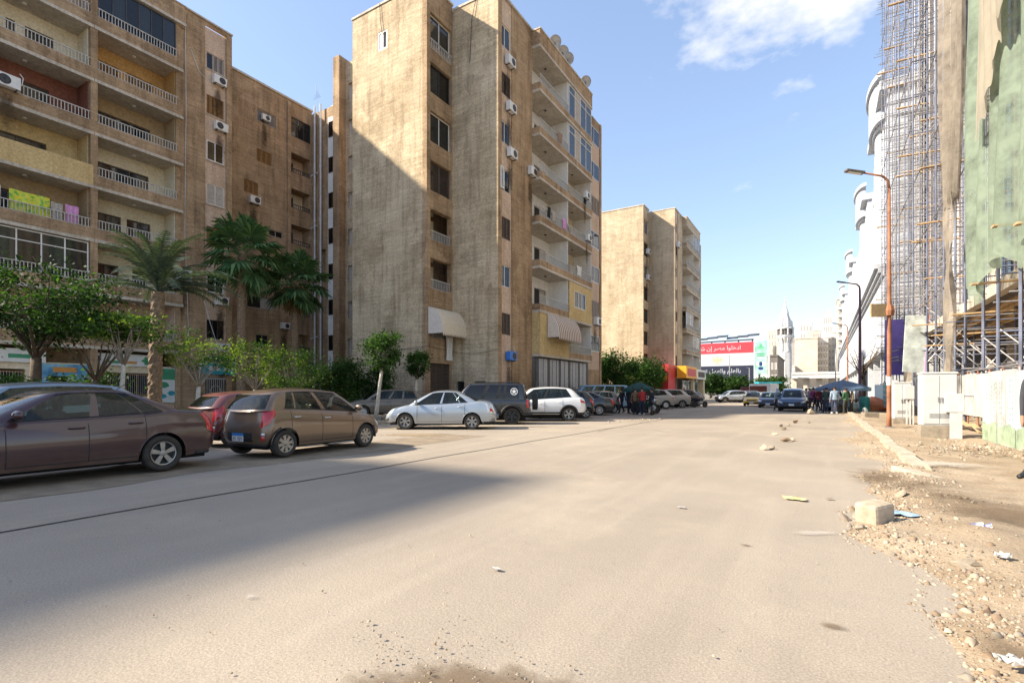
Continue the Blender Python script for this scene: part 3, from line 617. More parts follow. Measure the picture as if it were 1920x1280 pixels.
# neighbouring block out of the picture to the left whose shade falls over the road
nb = thing('apartment_building', 'brown rendered apartment block whose long shadow falls on the road', 'building', (-42, -30, 0))
m = MB(TX(XL)); m.box(-62, -15.2, -16, -.3, 0, 25.6); m.build('wall', 'stucco_brown', nb)
for zf in ZF:
    m = MB(TX(XL)); m.box(-61, -16, -.3, 0, zf - .17, zf + .9); m.build('balcony_parapet', 'stucco_brown', nb)
m = MB(TX(XL)); m.box(-62, -15.2, -.4, .02, 25.0, 27.0); m.box(-15.4, -15.2, -16, -.4, 25.0, 27.0); m.build('roof_parapet', 'stucco_brown', nb)
for k, (y, h, w) in enumerate(((-16.6, 1.5, 1.0), (-19.4, .8, 1.6), (-22.6, 1.7, .9), (-27, 1.2, 2.0), (-33, 1.6, 1.0))):
    q = MB(); q.lathe([(w * .7, 0), (w * .72, h * .8), (w * .4, h), (0, h)], 14, (-36.4, y, 26.4)); q.build('roof_tank', 'pvc_pipe', nb)  # unseen tanks, added to roughen the edge of the road shadow
# laundry
def sheet(name, label, u0, u1, z0, z1, w, mat, T=T, cat='laundry'):
    q = MB(T); n, k = 12, 6; V = []; Fc = []
    for j in range(k + 1):
        for i in range(n + 1): V.append((u0 + (u1 - u0) * i / n, w + .025 * math.sin(i * 1.3 + j * .5) * (1 + j * .2), z1 + (z0 - z1) * j / k + .015 * math.sin(i * .9)))
    for j in range(k):
        for i in range(n): a = j * (n + 1) + i; Fc.append((a, a + 1, a + n + 2, a + n + 1))
    q.add(V, Fc); o = q.build(name, mat, smooth=True, at=T((u0 + u1) / 2, w, z0)); return tag(o, label, cat)
mural('cloth_floral', (.75, .62, .03), (.55, .62, .05), (.08, .38, .06), 5.0); pm('cloth_pink', (.62, .30, .55), .9, .12, 6); pm('cloth_white', (.70, .69, .66), .9, .08, 6); pm('cloth_black', (.02, .02, .025), .9, .2, 6)
sheet('bed_sheet', 'yellow and green floral sheet hung over the balcony rail', 8.9, 10.5, 10.5, 11.7, -.16, 'cloth_floral'); sheet('towel', 'pink towel hung on the balcony rail beside the floral sheet', 11.15, 11.75, 10.6, 11.6, -.16, 'cloth_pink')
sheet('towel', 'white towel hung at the far left of the laundry balcony', 8.2, 8.6, 10.75, 11.75, -.16, 'cloth_white'); sheet('garment', 'beige cloth between the floral sheet and the pink towel', 10.55, 11.05, 10.6, 11.55, -.16, 'curtain')
sheet('garment', 'black garment left of the floral sheet', 8.62, 8.85, 10.65, 11.5, -.15, 'cloth_black')

# ================================================================ street blocks (the tall middle block and the one beyond)
def block(dy, label, tan, detail, wingtop):
    t = thing('apartment_building', label, 'building', (-22, 30 + dy, 0)); gone = []
    Y1, Y2, Y3, Y4, Y5, Y6 = 23.8 + dy, 26.3 + dy, 30.6 + dy, 35.3 + dy, 39.8 + dy, 43.3 + dy
    H = 26.3; Tc = TX(-20.5); Ts = TX(-17.0); Te = TY(Y1)
    # end tower with its blank wall and one little window
    wn = onY(717, 76, Y1) if detail else None
    m = MB(Te); hole = [(wn.x - .42, wn.x + .42, wn.z - .6, wn.z + .6)] if detail else []
    m.holes(-27, -20.86, 0, H, hole, -.4, 0); m.build('end_wall', tan, t)
    if detail: window(t, Te, *hole[0], 2, 'white_paint', ['plaster_white', 'window_glass_dark'], -.05, .10)
    m = MB(); m.box(-27, -22.4, Y1 + .41, Y6, 0, H - .2); m.build('core', 'stucco_brown', t)
    lo = [(Y1 + .32, Y2 - .12, zf + .75, zf + 2.62) for zf in ZF] + ([(Y1 + .32, Y2 - .12, 1.0, 3.2)] if detail else [])
    m = MB(Tc); m.holes(Y1, Y2, 0, H, lo, -.36, 0); m.build('loggia_wall', 'stucco_brown' if detail else tan, t)
    pals = ['window_glass_dark', 'window_glass', 'curtain']
    for i, (a, b, c, d) in enumerate(lo):
        if i == 7: shutter(t, Tc, a, b, c, d, 'shutter_dark', -.2, 3); continue
        bk = MB(Tc); bk.box(a, b, -1.6, -1.5, c - .8, d); bk.build('loggia_back_wall', 'plaster_cream', t)
        if i in (6, 5, 4) or not detail: window(t, Tc, a, b, c, d, 2, 'white_paint' if i in (6, 4) else 'dark_metal', [pals[(i + dy > 0) % 3], pals[(i + 1) % 2]], -.2, .06)
        if i in (6, 2, 1, 0) and detail: railing(t, Tc, a, b, c - .35 if i == 6 else c, .62, w=.02 if i == 6 else -.1, single=False)
        elif detail and i == 3: shutter(t, Tc, a, b, c, d, 'shutter_dark', -.2, 2)
    Tw = TY(Y2); m = MB(Tw)
    gh = [(-20.2, -19.55, 1.25, 2.1), (-18.7, -17.95, 1.25, 2.1)] if detail else []
    m.holes(-20.5, -17.0, 0, H - .3, gh, -.4, 0); m.build('end_wall', tan if not detail else 'stucco_tan', t)
    for q in gh: window(t, Tw, *q, 1, 'dark_metal', 'window_glass', -.2)
    # street face: plaster strip with windows, then plain wall
    S0, S1 = Y2 + .18, Y2 + 1.68; st = [(zf, zf + 1.0, zf + 2.35) for zf in ZF]
    m = MB(Ts); m.holes(S0, S1, 0, H - .35, [(S0 + .12, S1 - .12, a, b) for _, a, b in st], -.6, -.06); m.build('plaster_strip', 'plaster_pink', t)
    m = MB(Ts); m.box(Y2 + .41, S0, -.6, .02, 0, H - .3); m.box(Y2 + .001, Y2 + .41, -.3, .021, 0, H - .3); m.box(S1, Y3, -.6, 0, 0, H - .3); m.build('street_wall', 'stucco_brown' if detail else tan, t)
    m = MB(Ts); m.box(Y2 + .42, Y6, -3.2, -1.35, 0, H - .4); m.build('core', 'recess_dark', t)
    for i, (_, a, b) in enumerate(st):
        u0, u1 = S0 + .12, S1 - .12
        if i in (6, 4): window(t, Ts, u0, u1, a, b, 2, 'white_paint', ['window_glass_dark', 'window_glass'], -.14)
        elif i in (5, 2, 0): shutter(t, Ts, u0, u1, a, b, 'shutter_dark', -.12, 3)
        else: window(t, Ts, u0, u1, a, b, 2, 'alu', ['window_glass_dark', 'window_glass_dark'], -.14); 
        if i == 3 and detail: shutter(t, Ts, u0 - .1, u0 + .3, a, b, 'white_paint', .06, 1)
    # balconies
    for zf in ZF:
        for bay, (a, b) in enumerate(((Y3, Y4), (Y4, Y5))):
            m = MB(Ts); m.box(a + (0 if bay == 0 else .002), b, -1.3, .62, zf - .17, zf); m.build('balcony_slab', 'concrete', t)
            ye = detail and bay == 1 and zf == 7; yl = detail and bay == 0 and zf == 4
            m = MB(Ts); hh = 1.05 if yl else .42
            bm_ = 'plaster_yellow' if (ye or yl) else ('stucco_grey' if not detail else 'stucco_brown')
            m.box(a + .002, b, .50, .60, zf, zf + hh)
            if bay == 0: m.box(a + .002, a + .10, -.02, .50, zf, zf + hh)
            m.build('balcony_parapet', bm_, t)
            m = MB(Ts); Hh = [(a + .6, a + 1.7, zf + .05, zf + 2.1), (a + 2.3, b - .5, zf + .05, zf + 2.1)]; m.holes(a, b, zf, zf + 2.83, Hh, -1.32, -1.1)
            m.build('balcony_back_wall', ['plaster_cream', 'plaster_white', 'plaster_cream', 'plaster_yellow'][(int(zf) + bay) % 3 if detail else (int(zf) + bay) % 4], t)
            for q in Hh: window(t, Ts, *q, 2, 'shutter_haze_grey', ['window_glass_dark', 'curtain'], -1.2)
            sw = MB(Ts); sw.box(b - .07, b - .005, -1.1, .5, zf, zf + 2.83); sw.build('balcony_side_wall', 'plaster_white', t)
            enc = detail and bay == 1 and zf in (22, 19); enc2 = (not detail) and ((bay == 0 and zf == 10) or (bay == 1 and zf in (7, 22)))
            if enc or enc2: window(t, Ts, a + .04, b - .08, zf + .43, zf + 2.75, 4, 'white_paint', ['window_glass', 'curtain', 'window_glass'], .53, .06, zf + 2.2, 'balcony_glazing')
            if ye or yl:
                m = MB(Ts); q = (a + 1.0, a + 3.2, zf + .95, zf + 2.25); m.holes(a + .1, b - .08, zf + hh, zf + 2.83, [q] if ye else [(a + 1.3, b - .3, zf + 1.3, zf + 2.6)], .48, .58); m.build('infill_wall', 'plaster_yellow', t)
                if ye: window(t, Ts, *q, 3, 'white_paint', 'window_glass', .54, .07)
                if yl:
                    m = MB(Ts); m.box(a + .002, a + .08, -.02, .48, zf + hh, zf + 2.83); m.build('infill_wall', 'plaster_yellow', t)
            elif not enc: railing(t, Ts, a + .05, b - .05, zf + .42, .62, 'rail_paint', .55, False, .17, side=-.0 if bay == 0 else None, sq=.03)
            m = MB(); m.lathe([(.09, -.05), (.09, 0), (.02, .01)], 8, (-17.2, (a + b) / 2, zf + 2.79)); m.build('ceiling_lamp', 'dark_metal', t)
    for a, b in ((Y3 - .02, Y3 + .0), ): pass
    m = MB(Ts); m.box(Y3, Y5, -1.3, .62, 24.83, 25.0); m.build('roof_slab', 'concrete', t)
    m = MB(Ts); m.box(Y3, Y5, .48, .60, 25.0, 26.0); m.box(Y3, Y3 + .12, -1.0, .48, 25.0, 26.0); m.build('roof_parapet', 'stucco_brown' if detail else tan, t)
    m = MB(Ts); m.box(Y5 + .0, Y6, -1.3, -.02, 0, 25.2); m.box(Y6 - .35, Y6, -.02, .05, 0, 25.2); m.build('street_wall', 'stucco_brown' if detail else tan, t)
    for i, zf in enumerate(ZF):
        m = MB(Ts); m.box(Y5 + .5, Y6 - .5, -.02, .01, zf - .65, zf + .9); m.build('plaster_panel', 'plaster_pink', t)
        if i % 3 == 1: shutter(t, Ts, Y5 + .5, Y6 - .5, zf + .92, zf + 2.3, 'shutter_haze_grey', .0, 4)
        else: window(t, Ts, Y5 + .5, Y6 - .5, zf + .92, zf + 2.3, 2, 'alu', 'window_glass_dark', .0)
    cp = MB(); cp.box(-27.05, -20.4, Y1 - .06, Y1 + .3, H, H + .14); cp.box(-20.7, -20.4, Y1 + .3, Y2, H, H + .14); cp.box(-20.45, -16.93, Y2 - .05, Y2 + .35, H - .3, H - .16); cp.box(-17.3, -16.93, Y2 + .35, Y3, H - .3, H - .16); cp.box(-17.2, -16.33, Y3 - .04, Y5, 26.0, 26.1); cp.build('coping', 'concrete', t)
    # ground floor front
    if detail:
        m = MB(Ts); m.box(Y3, Y5, -1.3, .3, 0, .95); m.build('shop_plinth', 'stucco_brown', t)
        n = 26
        for i in range(n):
            u = Y3 + .1 + (Y5 - Y3 - .2) * i / n; k = MB(Ts); k.box(u, u + (Y5 - Y3 - .2) / n - .03, .22, .26 + .02 * (i % 2), .95, 3.75); k.build('grille_panel', 'grey_metal' if i % 5 else 'dark_metal', t)
        m = MB(Ts); m.box(Y3 + .05, Y5 - .05, -.2, .21, .95, 3.8); m.build('grille_backing', 'stone_dark', t)
    return t
mid = block(0, 'tall tan apartment block with a blank sunlit end wall in the middle', 'stucco_tan', True, 29)
far3 = block(43.6, 'sunlit beige apartment block further down the street beyond the hedge', 'stucco_tan_far', False, 26)
Ts = TX(-17.0); Tc = TX(-20.5)
# rear wing and stair tower of the middle block
Tr = TY(29.0); m = MB(Tr); sl = [(-35.75, -35.15, zf + .9, zf + 2.2) for zf in ZF]
m.holes(-38, -34.6, 0, 25.5, sl + [(-36.9, -36.2, 12.2, 13.6)], -.5, 0); m.box(-38, -34.6, -8, -.51, 0, 25.4); m.build('rear_wing_wall', 'stucco_brown', mid)
m = MB(Tr); m.box(-35.85, -35.05, .0, .04, 3.2, 24.6); m.build('plaster_strip', 'plaster_white', mid)
for q in sl: window(mid, Tr, *q, 1, 'shutter_dark', 'window_glass_dark', .06)
m = MB(Tr); m.box(-34.6, -33.85, -6, .55, 0, 29.0); m.build('pilaster', 'stucco_brown', mid)
tw = [(-33.55, -32.75, zf + .5, zf + 1.85) for zf in ZF + [25, 1]]
m = MB(Tr); m.holes(-33.85, -27, 0, 28.6, tw, -.6, -.1); m.box(-33.85, -27, -6, -.61, 0, 28.4); m.build('stair_tower_wall', 'stucco_tan', mid)
for q in tw: window(mid, Tr, *q, 2, 'alu', ['curtain', 'window_glass_dark'], -.3)
for u, z, lb_ in ((27.6, 19.05, 'air conditioner with a looped hose on the pink strip, third floor from the top'), (27.7, 16.2, 'air conditioner under the half open white shutter of the middle block'), (27.5, 21.9, 'dented air conditioner under the dark shutter near the roof')): ac_unit(Ts, u, .0, z, lb_)
ac_unit(Ts, 27.6, .0, 3.4, 'blue painted air conditioner low on the middle block', 'ac_blue', 1.0); ac_unit(Ts, 30.3, .03, 16.0, 'air conditioner fixed beside the lower balcony corner'); ac_unit(Ts, 38.6, .62, 13.6, 'air conditioner standing out from the second balcony bay', s=.9); ac_unit(Ts, 38.2, .62, 16.9, 'air conditioner on the upper balcony of the second bay', s=.9); ac_unit(Ts, 41.8, .05, 7.2, 'air conditioner at the far street corner of the middle block', s=1.2)
TF = TX(-20.5)
for z, l in ((20.1, 'upper air conditioner on the far beige block'), (16.6, 'lower air conditioner on the far beige block')): ac_unit(TF, 69.0, .0, z, l, s=1.2)
ac_unit(Ts, 71.0, 0, 21.0, 'air conditioner near the roof corner of the far beige block', s=1.2)
# awnings
def awning(label, T, u0, u1, z0, z1, w0, w1, m1, m2, n=16):
    """folding hood: ribs fan out from the wall; alternate panels of cloth"""
    t = thing('awning', label, 'awning', T((u0 + u1) / 2, w0, z0)); prof = [(w0, z1)] + [(w0 + (w1 - w0) * math.sin(a), z0 + (z1 - z0) * math.cos(a)) for a in np.linspace(.35, 1.25, 6)] + [(w1, z0)]
    for i in range(n):
        a, b = u0 + (u1 - u0) * i / n, u0 + (u1 - u0) * (i + 1) / n; q = MB(T)
        P = [(a, w, z) for w, z in prof] + [(b, w, z) for w, z in prof]; k = len(prof)
        q.add(P, [(j, j + 1, k + j + 1, k + j) for j in range(k - 1)]); c = (a + b) / 2; q.add([(a, w1, z0), (b, w1, z0), (c + (b - a) * .2, w1 + .01, z0 - .16), (c - (b - a) * .2, w1 + .01, z0 - .16)], [(0, 1, 2, 3)])
        q.build('cloth_panel', m1 if i % 2 else m2, t)
    for u in (u0, u1):
        q = MB(T); q.add([(u, w0, z0)] + [(u, w, z) for w, z in prof], [tuple(range(len(prof) + 1))]); q.build('side_cloth', m2, t)
    return t
awning('cream striped awning over the lower side balcony of the middle block', Tc, 23.9, 26.4, 4.95, 6.6, .02, 1.15, 'awning_cream', 'awning_white')
awning('brown and white patterned awning on the yellow street balcony', Ts, 31.7, 35.6, 5.2, 6.85, .62, 1.5, 'awning_brown', 'awning_white', 26)
sheet('cloth', 'pale cloth hanging from the barred balcony under the cream awning', 25.4, 26.1, 3.4, 4.9, .2, 'cloth_white', Tc)
# roof furniture
def dish(p, label, r=.45):
    t = thing('satellite_dish', label, 'satellite dish', p, 0, 'satellite dishes on the middle block'); b = MB(); b.lathe([(0, 0), (r * .5, .03), (r * .85, .10), (r, .15), (r * .98, .165), (r * .8, .11), (0, .02)], 18, axis='y', c=(0, 0, 0))
    o = b.build('reflector', 'grey_metal', t, True, local=True); o.location = (0, 0, .95); o.rotation_euler = (R(-35), 0, R(-150))
    q = MB(); q.tube([(0, 0, 0), (0, 0, .95)], .025, 6); q.build('mast', 'dark_metal', t, local=True); q = MB(); q.tube([(0, 0, .9), (.1, .3, 1.1), (.2, .45, 1.25)], .015, 5); q.build('feed_arm', 'grey_metal', t, local=True)
for i, y in enumerate((33.6, 34.9, 35.8, 39.2)): dish((-16.75, y, 26.02), ('first satellite dish from the near end of the balcony roof', 'second satellite dish from the near end of the balcony roof', 'third satellite dish, close beside the second', 'satellite dish alone at the far end of the balcony roof')[i])
dish((-17.8, 41.5, 25.2), 'low satellite dish behind the corner panel of the middle block')
wt = thing('water_tank', 'ribbed pale blue water tank on the roof behind the middle block', 'water tank', (-37.2, 31.2, 25.4)); pm('tank_blue', (.30, .38, .40), .6, .12, 3)
q = MB(); q.lathe([(.75, .0), (.78, .1)] + [(.78 if i % 2 else .73, .15 + .12 * i) for i in range(10)] + [(.7, 1.42), (.3, 1.6), (.0, 1.62)], 22); q.build('drum', 'tank_blue', wt, True, local=True)
q = MB(); q.box(-.9, .9, -.9, .9, -.001, .0); q.lathe([(.32, 1.58), (.32, 1.68), (0, 1.7)], 14); q.build('lid', 'dark_metal', wt, local=True)
an = thing('antenna', 'thin rooftop television antenna beside the water tank', 'antenna', (-38.6, 30, 25.4))
q = MB(); q.tube([(0, 0, 0), (-.1, 0, 3.4)], .02, 5); q.build('mast', 'dark_metal', an, local=True)
for i in range(5): q = MB(); q.tube([(-.5 + .1 * i, 0, 2.2 + .14 * i), (.5 - .1 * i, 0, 2.2 + .14 * i)], .012, 4); q.build('rod', 'dark_metal', an, local=True)
# overhead wires
def wire(label, pts, r=.012):
    q = MB(); q.tube(pts, r, 4); return tag(q.build('wire', 'fan_black', at=pts[0]), label, 'wire')
def sag(a, b, s, n=14):
    a, b = Vector(a), Vector(b); return [a.lerp(b, i / n) - Vector((0, 0, s * 4 * (i / n) * (1 - i / n))) for i in range(n + 1)]
wire('thin cable looped along the ground floor walls of the middle block', sag((-26.5, 23.72, 4.6), (-20.4, 23.7, 4.2), .3) + sag((-20.35, 26.2, 4.0), (-16.95, 26.2, 4.05), .2))
wire('loose cable hanging down the sunlit end wall', [(-24.4, 23.74, 26.4), (-24.3, 23.7, 25.2), (-24.2, 23.72, 24.6), (-24.1, 23.74, 24.3)], .02)
wire('loose cable hanging down the shaded return wall', [(-18.6, 26.24, 26.0), (-18.9, 26.2, 24.8), (-19.0, 26.24, 23.6), (-19.1, 26.26, 22.2)], .02)

for k, (y0, w, z, mt, l) in enumerate(((31.6, .5, 13.55, 'cloth_black', 'dark garment drying on the lower near balcony of the middle block'), (32.3, .6, 13.5, 'curtain', 'beige garment drying beside the dark one'), (34.0, .7, 13.45, 'cloth_pink', 'pink cloth drying at the end of the same balcony'), (36.6, .9, 10.5, 'cloth_white', 'white cloth over the second bay rail'), (37.9, .5, 16.5, 'cloth_black', 'dark cloth over the upper second bay rail'), (33.2, .8, 19.5, 'awning_brown', 'brown rug over the high balcony rail'))): sheet('garment', l, y0, y0 + w, z, z + .75, .66, mt, Ts)
# ================================================================ cars
pm('tyre', (.040, .036, .031), .85, .3, 9, .3, 30, space='O'); pm('rim_alu', (.34, .33, .31), .42, .15, 6, metal=.75, space='O'); pm('rim_dark', (.035, .035, .036), .6, .2, 6, space='O')
pm('rim_white', (.55, .53, .50), .5, .12, 6, metal=.3, space='O'); pm('trim_black', (.020, .020, .021), .6, .2, 6, space='O'); pm('underbody', (.010, .010, .010), .95, .2, 4, space='O'); pm('seat_cloth', (.055, .055, .058), .9, .2, 9, space='O')
pm('lamp_red', (.45, .010, .012), .15, .12, 14, coat=1.0, space='O'); pm('lamp_clear', (.62, .63, .64), .12, .12, 20, metal=.35, coat=1.0, space='O'); pm('lamp_amber', (.60, .22, .03), .2, .1, 9, coat=1.0, space='O'); pm('chrome', (.62, .62, .62), .16, .05, 5, metal=1.0, space='O')
pm('plate_white', (.70, .70, .68), .5, .05, 9, space='O'); pm('plate_blue', (.04, .22, .55), .5, .05, 9, space='O')
def paint(name, col, dust=.25, metal=.25, rough=.32, low=.6):
    m, t, b = nodes_of(name); v = vec(t, 'O'); n = noise(t, v, 3.0, 6, .62); n2 = noise(t, vec(t, 'O', (.8, 1, 5)), 2.2, 5)
    ge = N('ShaderNodeTexCoord', nt=t); sp = N('ShaderNodeSeparateXYZ', nt=t); t.links.new(ge.outputs['Object'], sp.inputs[0])
    spn = N('ShaderNodeSeparateXYZ', nt=t); t.links.new(ge.outputs['Normal'], spn.inputs[0])
    lowf = M2('MULTIPLY', ramp(t, M2('ADD', sp.outputs[2], M2('MULTIPLY', n2, .25, nt=t), nt=t), .30, .62, (1, 1, 1, 1), (0, 0, 0, 1)), low, nt=t)
    upf = M2('MULTIPLY', M2('MAXIMUM', spn.outputs[2], 0.0, nt=t), dust * .9, nt=t)
    f = M2('MINIMUM', M2('MULTIPLY', M2('ADD', M2('ADD', lowf, upf, nt=t), dust, nt=t), M2('ADD', n, .05, nt=t), nt=t), .9, nt=t)
    t.links.new(mixc(t, f, col, (.30, .245, .18)), b.inputs['Base Color']); b.inputs['Metallic'].default_value = metal
    t.links.new(M2('ADD', M2('MULTIPLY', f, .5, nt=t), rough, nt=t), b.inputs['Roughness'])
    cw = N('ShaderNodeMath', nt=t, operation='SUBTRACT'); cw.inputs[0].default_value = .9; t.links.new(f, cw.inputs[1]); cw.use_clamp = True
    t.links.new(cw.outputs[0], b.inputs['Coat Weight']); b.inputs['Coat Roughness'].default_value = .06; return m
def lerp_pts(P, x):
    if x <= P[0][0]: return P[0][1]
    for (a, b), (c, d) in zip(P, P[1:]):
        if x <= c:
            q = (x - a) / (c - a) if c > a else 0; q = q * q * (3 - 2 * q) * .5 + q * .5; return b + (d - b) * q
    return P[-1][1]
WHEELS = {}
def wheel_meshes(r, n, rim, style, lod):
    k = (r, n, rim, style, lod)
    if k in WHEELS: return WHEELS[k]
    seg = 34 if lod == 0 else 20; hw = .105; rr = r * (.66 if style != 'steel' else .62)
    ty = MB(); ty.lathe([(rr, -hw * .8), (r * .86, -hw), (r * .96, -hw * .86), (r, -hw * .55), (r, hw * .55), (r * .96, hw * .86), (r * .86, hw), (rr, hw * .8), (rr, 0)], seg, axis='y', closed=True)
    rm = MB(); rm.cur = 0; rm.lathe([(rr, hw * .80), (rr * .99, hw * .9), (rr * .92, hw * .86), (rr * .88, hw * .4), (rr * .88, -hw * .5)], seg, axis='y')
    rm.v, rm.f, rm.mi = rm.v, rm.f[:-2] if len(rm.f[-1]) == seg else rm.f, rm.mi
    rm.mi = rm.mi[:len(rm.f)]
    rm.cur = 1; rm.add([(rr * .9 * math.cos(6.2832 * i / seg), hw * .05, rr * .9 * math.sin(6.2832 * i / seg)) for i in range(seg)], [tuple(range(seg))])
    rm.cur = 0
    if style == 'steel':
        rm.lathe([(rr * .85, hw * .45), (rr * .6, hw * .62), (rr * .45, hw * .5), (rr * .2, hw * .75), (0, hw * .78)], seg, axis='y')
    else:
        for i in range(n):
            a0 = 6.2832 * i / n + 1.5708
            subs = (0,) if style == 'single' else (-.13, .13)
            for q in subs:
                a = a0 + q; ca, sa = math.cos(a), math.sin(a); w0, w1 = (rr * .13, rr * .20) if style == 'single' else (rr * .06, rr * .085)
                if n > 8: w0, w1 = rr * .045, rr * .06
                def P(rad, off, y): return (rad * ca - off * sa, y, rad * sa + off * ca)
                rm.add([P(rr * .15, -w0, hw * .78), P(rr * .15, w0, hw * .78), P(rr * .93, w1, hw * .80), P(rr * .93, -w1, hw * .80), P(rr * .15, -w0, hw * .45), P(rr * .15, w0, hw * .45), P(rr * .93, w1, hw * .4), P(rr * .93, -w1, hw * .4)], [(0, 1, 2, 3), (0, 4, 5, 1), (1, 5, 6, 2), (2, 6, 7, 3), (3, 7, 4, 0)])
        rm.lathe([(rr * .25, hw * .6), (rr * .24, hw * .84), (rr * .12, hw * .9), (0, hw * .9)], 14, axis='y')
    WHEELS[k] = (ty.mesh('tyre', 'tyre', smooth=True), rm.mesh('rim', [rim, 'rim_dark'])); return WHEELS[k]
def car(name, label, cat, S, loc, rz, mat, group='parked cars', lod=0, wheel=(5, 'rim_alu', 'double'), steer=0):
    t = thing(name, label, cat, loc, rz, group); L, W, H, wb, fo, r = S['L'], S['W'], S['H'], S['wb'], S['fo'], S['r']
    xf, xr = wb / 2 + fo, wb / 2 + fo - L; zs = S.get('zs', .24); ra = r + S.get('ag', .055); xw = (wb / 2, -wb / 2); SH = S['sh']; trim = S.get('clad', mat)
    sh = lambda x: lerp_pts(SH, x)
    WP = S.get('wp', [(0, .935), (.2, .985), (.5, 1.0), (.74, .985), (.92, .94), (1, .885)])
    FP = S.get('fp', [(0, -.10), (.22, -.01), (.45, 0), (.7, -.04), (.9, -.11), (1, -.20)]); RP = S.get('rp', [(0, -.12), (.2, -.02), (.45, 0), (.72, -.03), (.9, -.08), (1, -.16)])
    cr = S.get('cr', .40); ne = S.get('ne', 2.7)
    def zlow(x):
        z = zs
        for c in xw:
            d = abs(x - c)
            if d < ra: z = max(z, r + math.sqrt(max(0, ra * ra - d * d)) if d < ra - 1e-4 else r * .9)
        return z
    xm = (xf + xr) / 2
    def hw(x, z): zn = (z - zs) / max(.05, sh(x) - zs); return W / 2 * lerp_pts(WP, zn) * (1 - .055 * abs((x - xm) / (L / 2)) ** 3.2)
    def end(front, th, tt):
        c, s_ = math.cos(th), math.sin(th); e = 2 / ne; E = (xf + lerp_pts(FP, tt)) if front else (xr - lerp_pts(RP, tt)); sg = 1 if front else -1
        x0 = E - sg * cr; x = x0 + sg * cr * max(0, s_) ** e; zb = max(zs + .02, zlow(x)) if c ** e > .55 else zs + .02; z = zb + (sh(x) - zb) * tt; w = hw(x0, z); return Vector((x, w * max(0, c) ** e, z))
    nth = 9 if lod == 0 else 6
    D = S['doors']     # x positions of the door edges, front to rear
    xs = {0.0}
    for c in xw:
        for a in np.linspace(0, math.pi, 13 if lod == 0 else 9): xs.add(round(c + (ra - 1e-3) * math.cos(a), 4))
        xs.add(round(c + ra + .01, 4)); xs.add(round(c - ra - .01, 4))
    for d in D: xs.add(d)
    xs = sorted([x for x in xs if xr + cr - min(q_[1] for q_ in RP) + .01 < x < xf - cr + min(q_[1] for q_ in FP) - .01], reverse=True)
    ths = [R(a) for a in ((90, 78, 65, 52, 40, 30, 22, 15, 9, 5, 2.5, 1, 0) if lod == 0 else (90, 70, 50, 33, 20, 9, 3, 0))]
    ring = [('F', a) for a in ths] + [('S', x) for x in xs] + [('R', a) for a in ths[::-1]]
    ts = [0, .1, .22, .36, .5, .64, .76, .87, .95, 1.0] if lod == 0 else [0, .2, .45, .7, .88, 1.0]
    def P(e, tt):
        if e[0] == 'S': x = e[1]; z0 = zlow(x); z = z0 + (sh(x) - z0) * tt; return Vector((x, hw(x, z), z))
        return end(e[0] == 'F', e[1], tt)
    nr = len(ring); full = ring + [None] * (nr - 2); NF = 2 * nr - 2
    def ringpts(tt):
        left = [P(e, tt) for e in ring]; right = [Vector((p.x, -p.y, p.z)) for p in left[1:-1]][::-1]; return left + right
    rows = [ringpts(tt) for tt in ts]
    top = rows[-1]; xa, xb = xr + cr + .1, xf - cr - .1
    ks = [.94, .8, .55, .28, .0] if lod == 0 else [.8, .4, 0.0]
    for k in ks:
        q = []
        for p in top:
            ax = min(max(p.x, xa), xb); x = ax + (p.x - ax) * k; y = p.y * k; q.append(Vector((x, y, sh(x) + S.get('crown', .05) * (1 - k * k) + (sh(p.x) - sh(x)) * k * k * .0)))
        rows.append(q)
    A0, A1, C1, C0 = S['cab']  # windscreen base, windscreen top, rear glass top, rear glass base
    body, dr = MB(), [MB() for _ in range(2 * (len(D) - 1))]; nt_ = len(ts)
    for i in range(len(rows) - 1):
        for j in range(NF):
            j2 = (j + 1) % NF; quad = [rows[i][j], rows[i][j2], rows[i + 1][j2], rows[i + 1][j]]; cx = sum(p.x for p in quad) / 4; cy = sum(p.y for p in quad) / 4
            if i >= nt_ and C0 + .30 < cx < A0 - .30: continue
            dst = body
            if 1 <= i < nt_ - 1:
                for d in range(len(D) - 1):
                    if D[d + 1] < cx < D[d] and all(D[d + 1] - .01 <= p.x <= D[d] + .01 for p in quad): dst = dr[d * 2 + (0 if cy > 0 else 1)]
            dst.add(quad, [(0, 1, 2, 3)])
    def weld(mb, nm, mt, par, smooth=True):
        o = mb.build(nm, mt, par, smooth, local=True); bm = bmesh.new(); bm.from_mesh(o.data); bmesh.ops.remove_doubles(bm, verts=bm.verts, dist=.0008); bmesh.ops.recalc_face_normals(bm, faces=bm.faces); bm.to_mesh(o.data); bm.free(); return o
    weld(body, 'body', mat, t)
    doors = [weld(q, 'door', mat, t) if q.f else None for q in dr]
    # cabin
    wB, wT = W / 2 * WP[-1][1] * .995, W / 2 * S.get('rw', .66); cb, ct = S.get('cc', (.30, .20)); nc = 6 if lod == 0 else 4
    zr = lambda x: H - .055 - S.get('rd', .05) * ((x - (A1 + C1) / 2) / ((A1 - C1) / 2)) ** 2
    wins = S['win']; sv = sorted({0, 1, *[a for w_ in wins for a in w_]}); sv2 = []
    for a, b in zip(sv, sv[1:]):
        k = max(1, int((b - a) * (14 if lod == 0 else 8))); sv2 += [a + (b - a) * i / k for i in range(k)]
    sv2.append(1.0); cth = [math.pi / 2 * (1 - i / nc) for i in range(nc)]
    cr_ = [('F', a) for a in cth] + [('S', s_) for s_ in sv2] + [('R', a) for a in cth[::-1]]
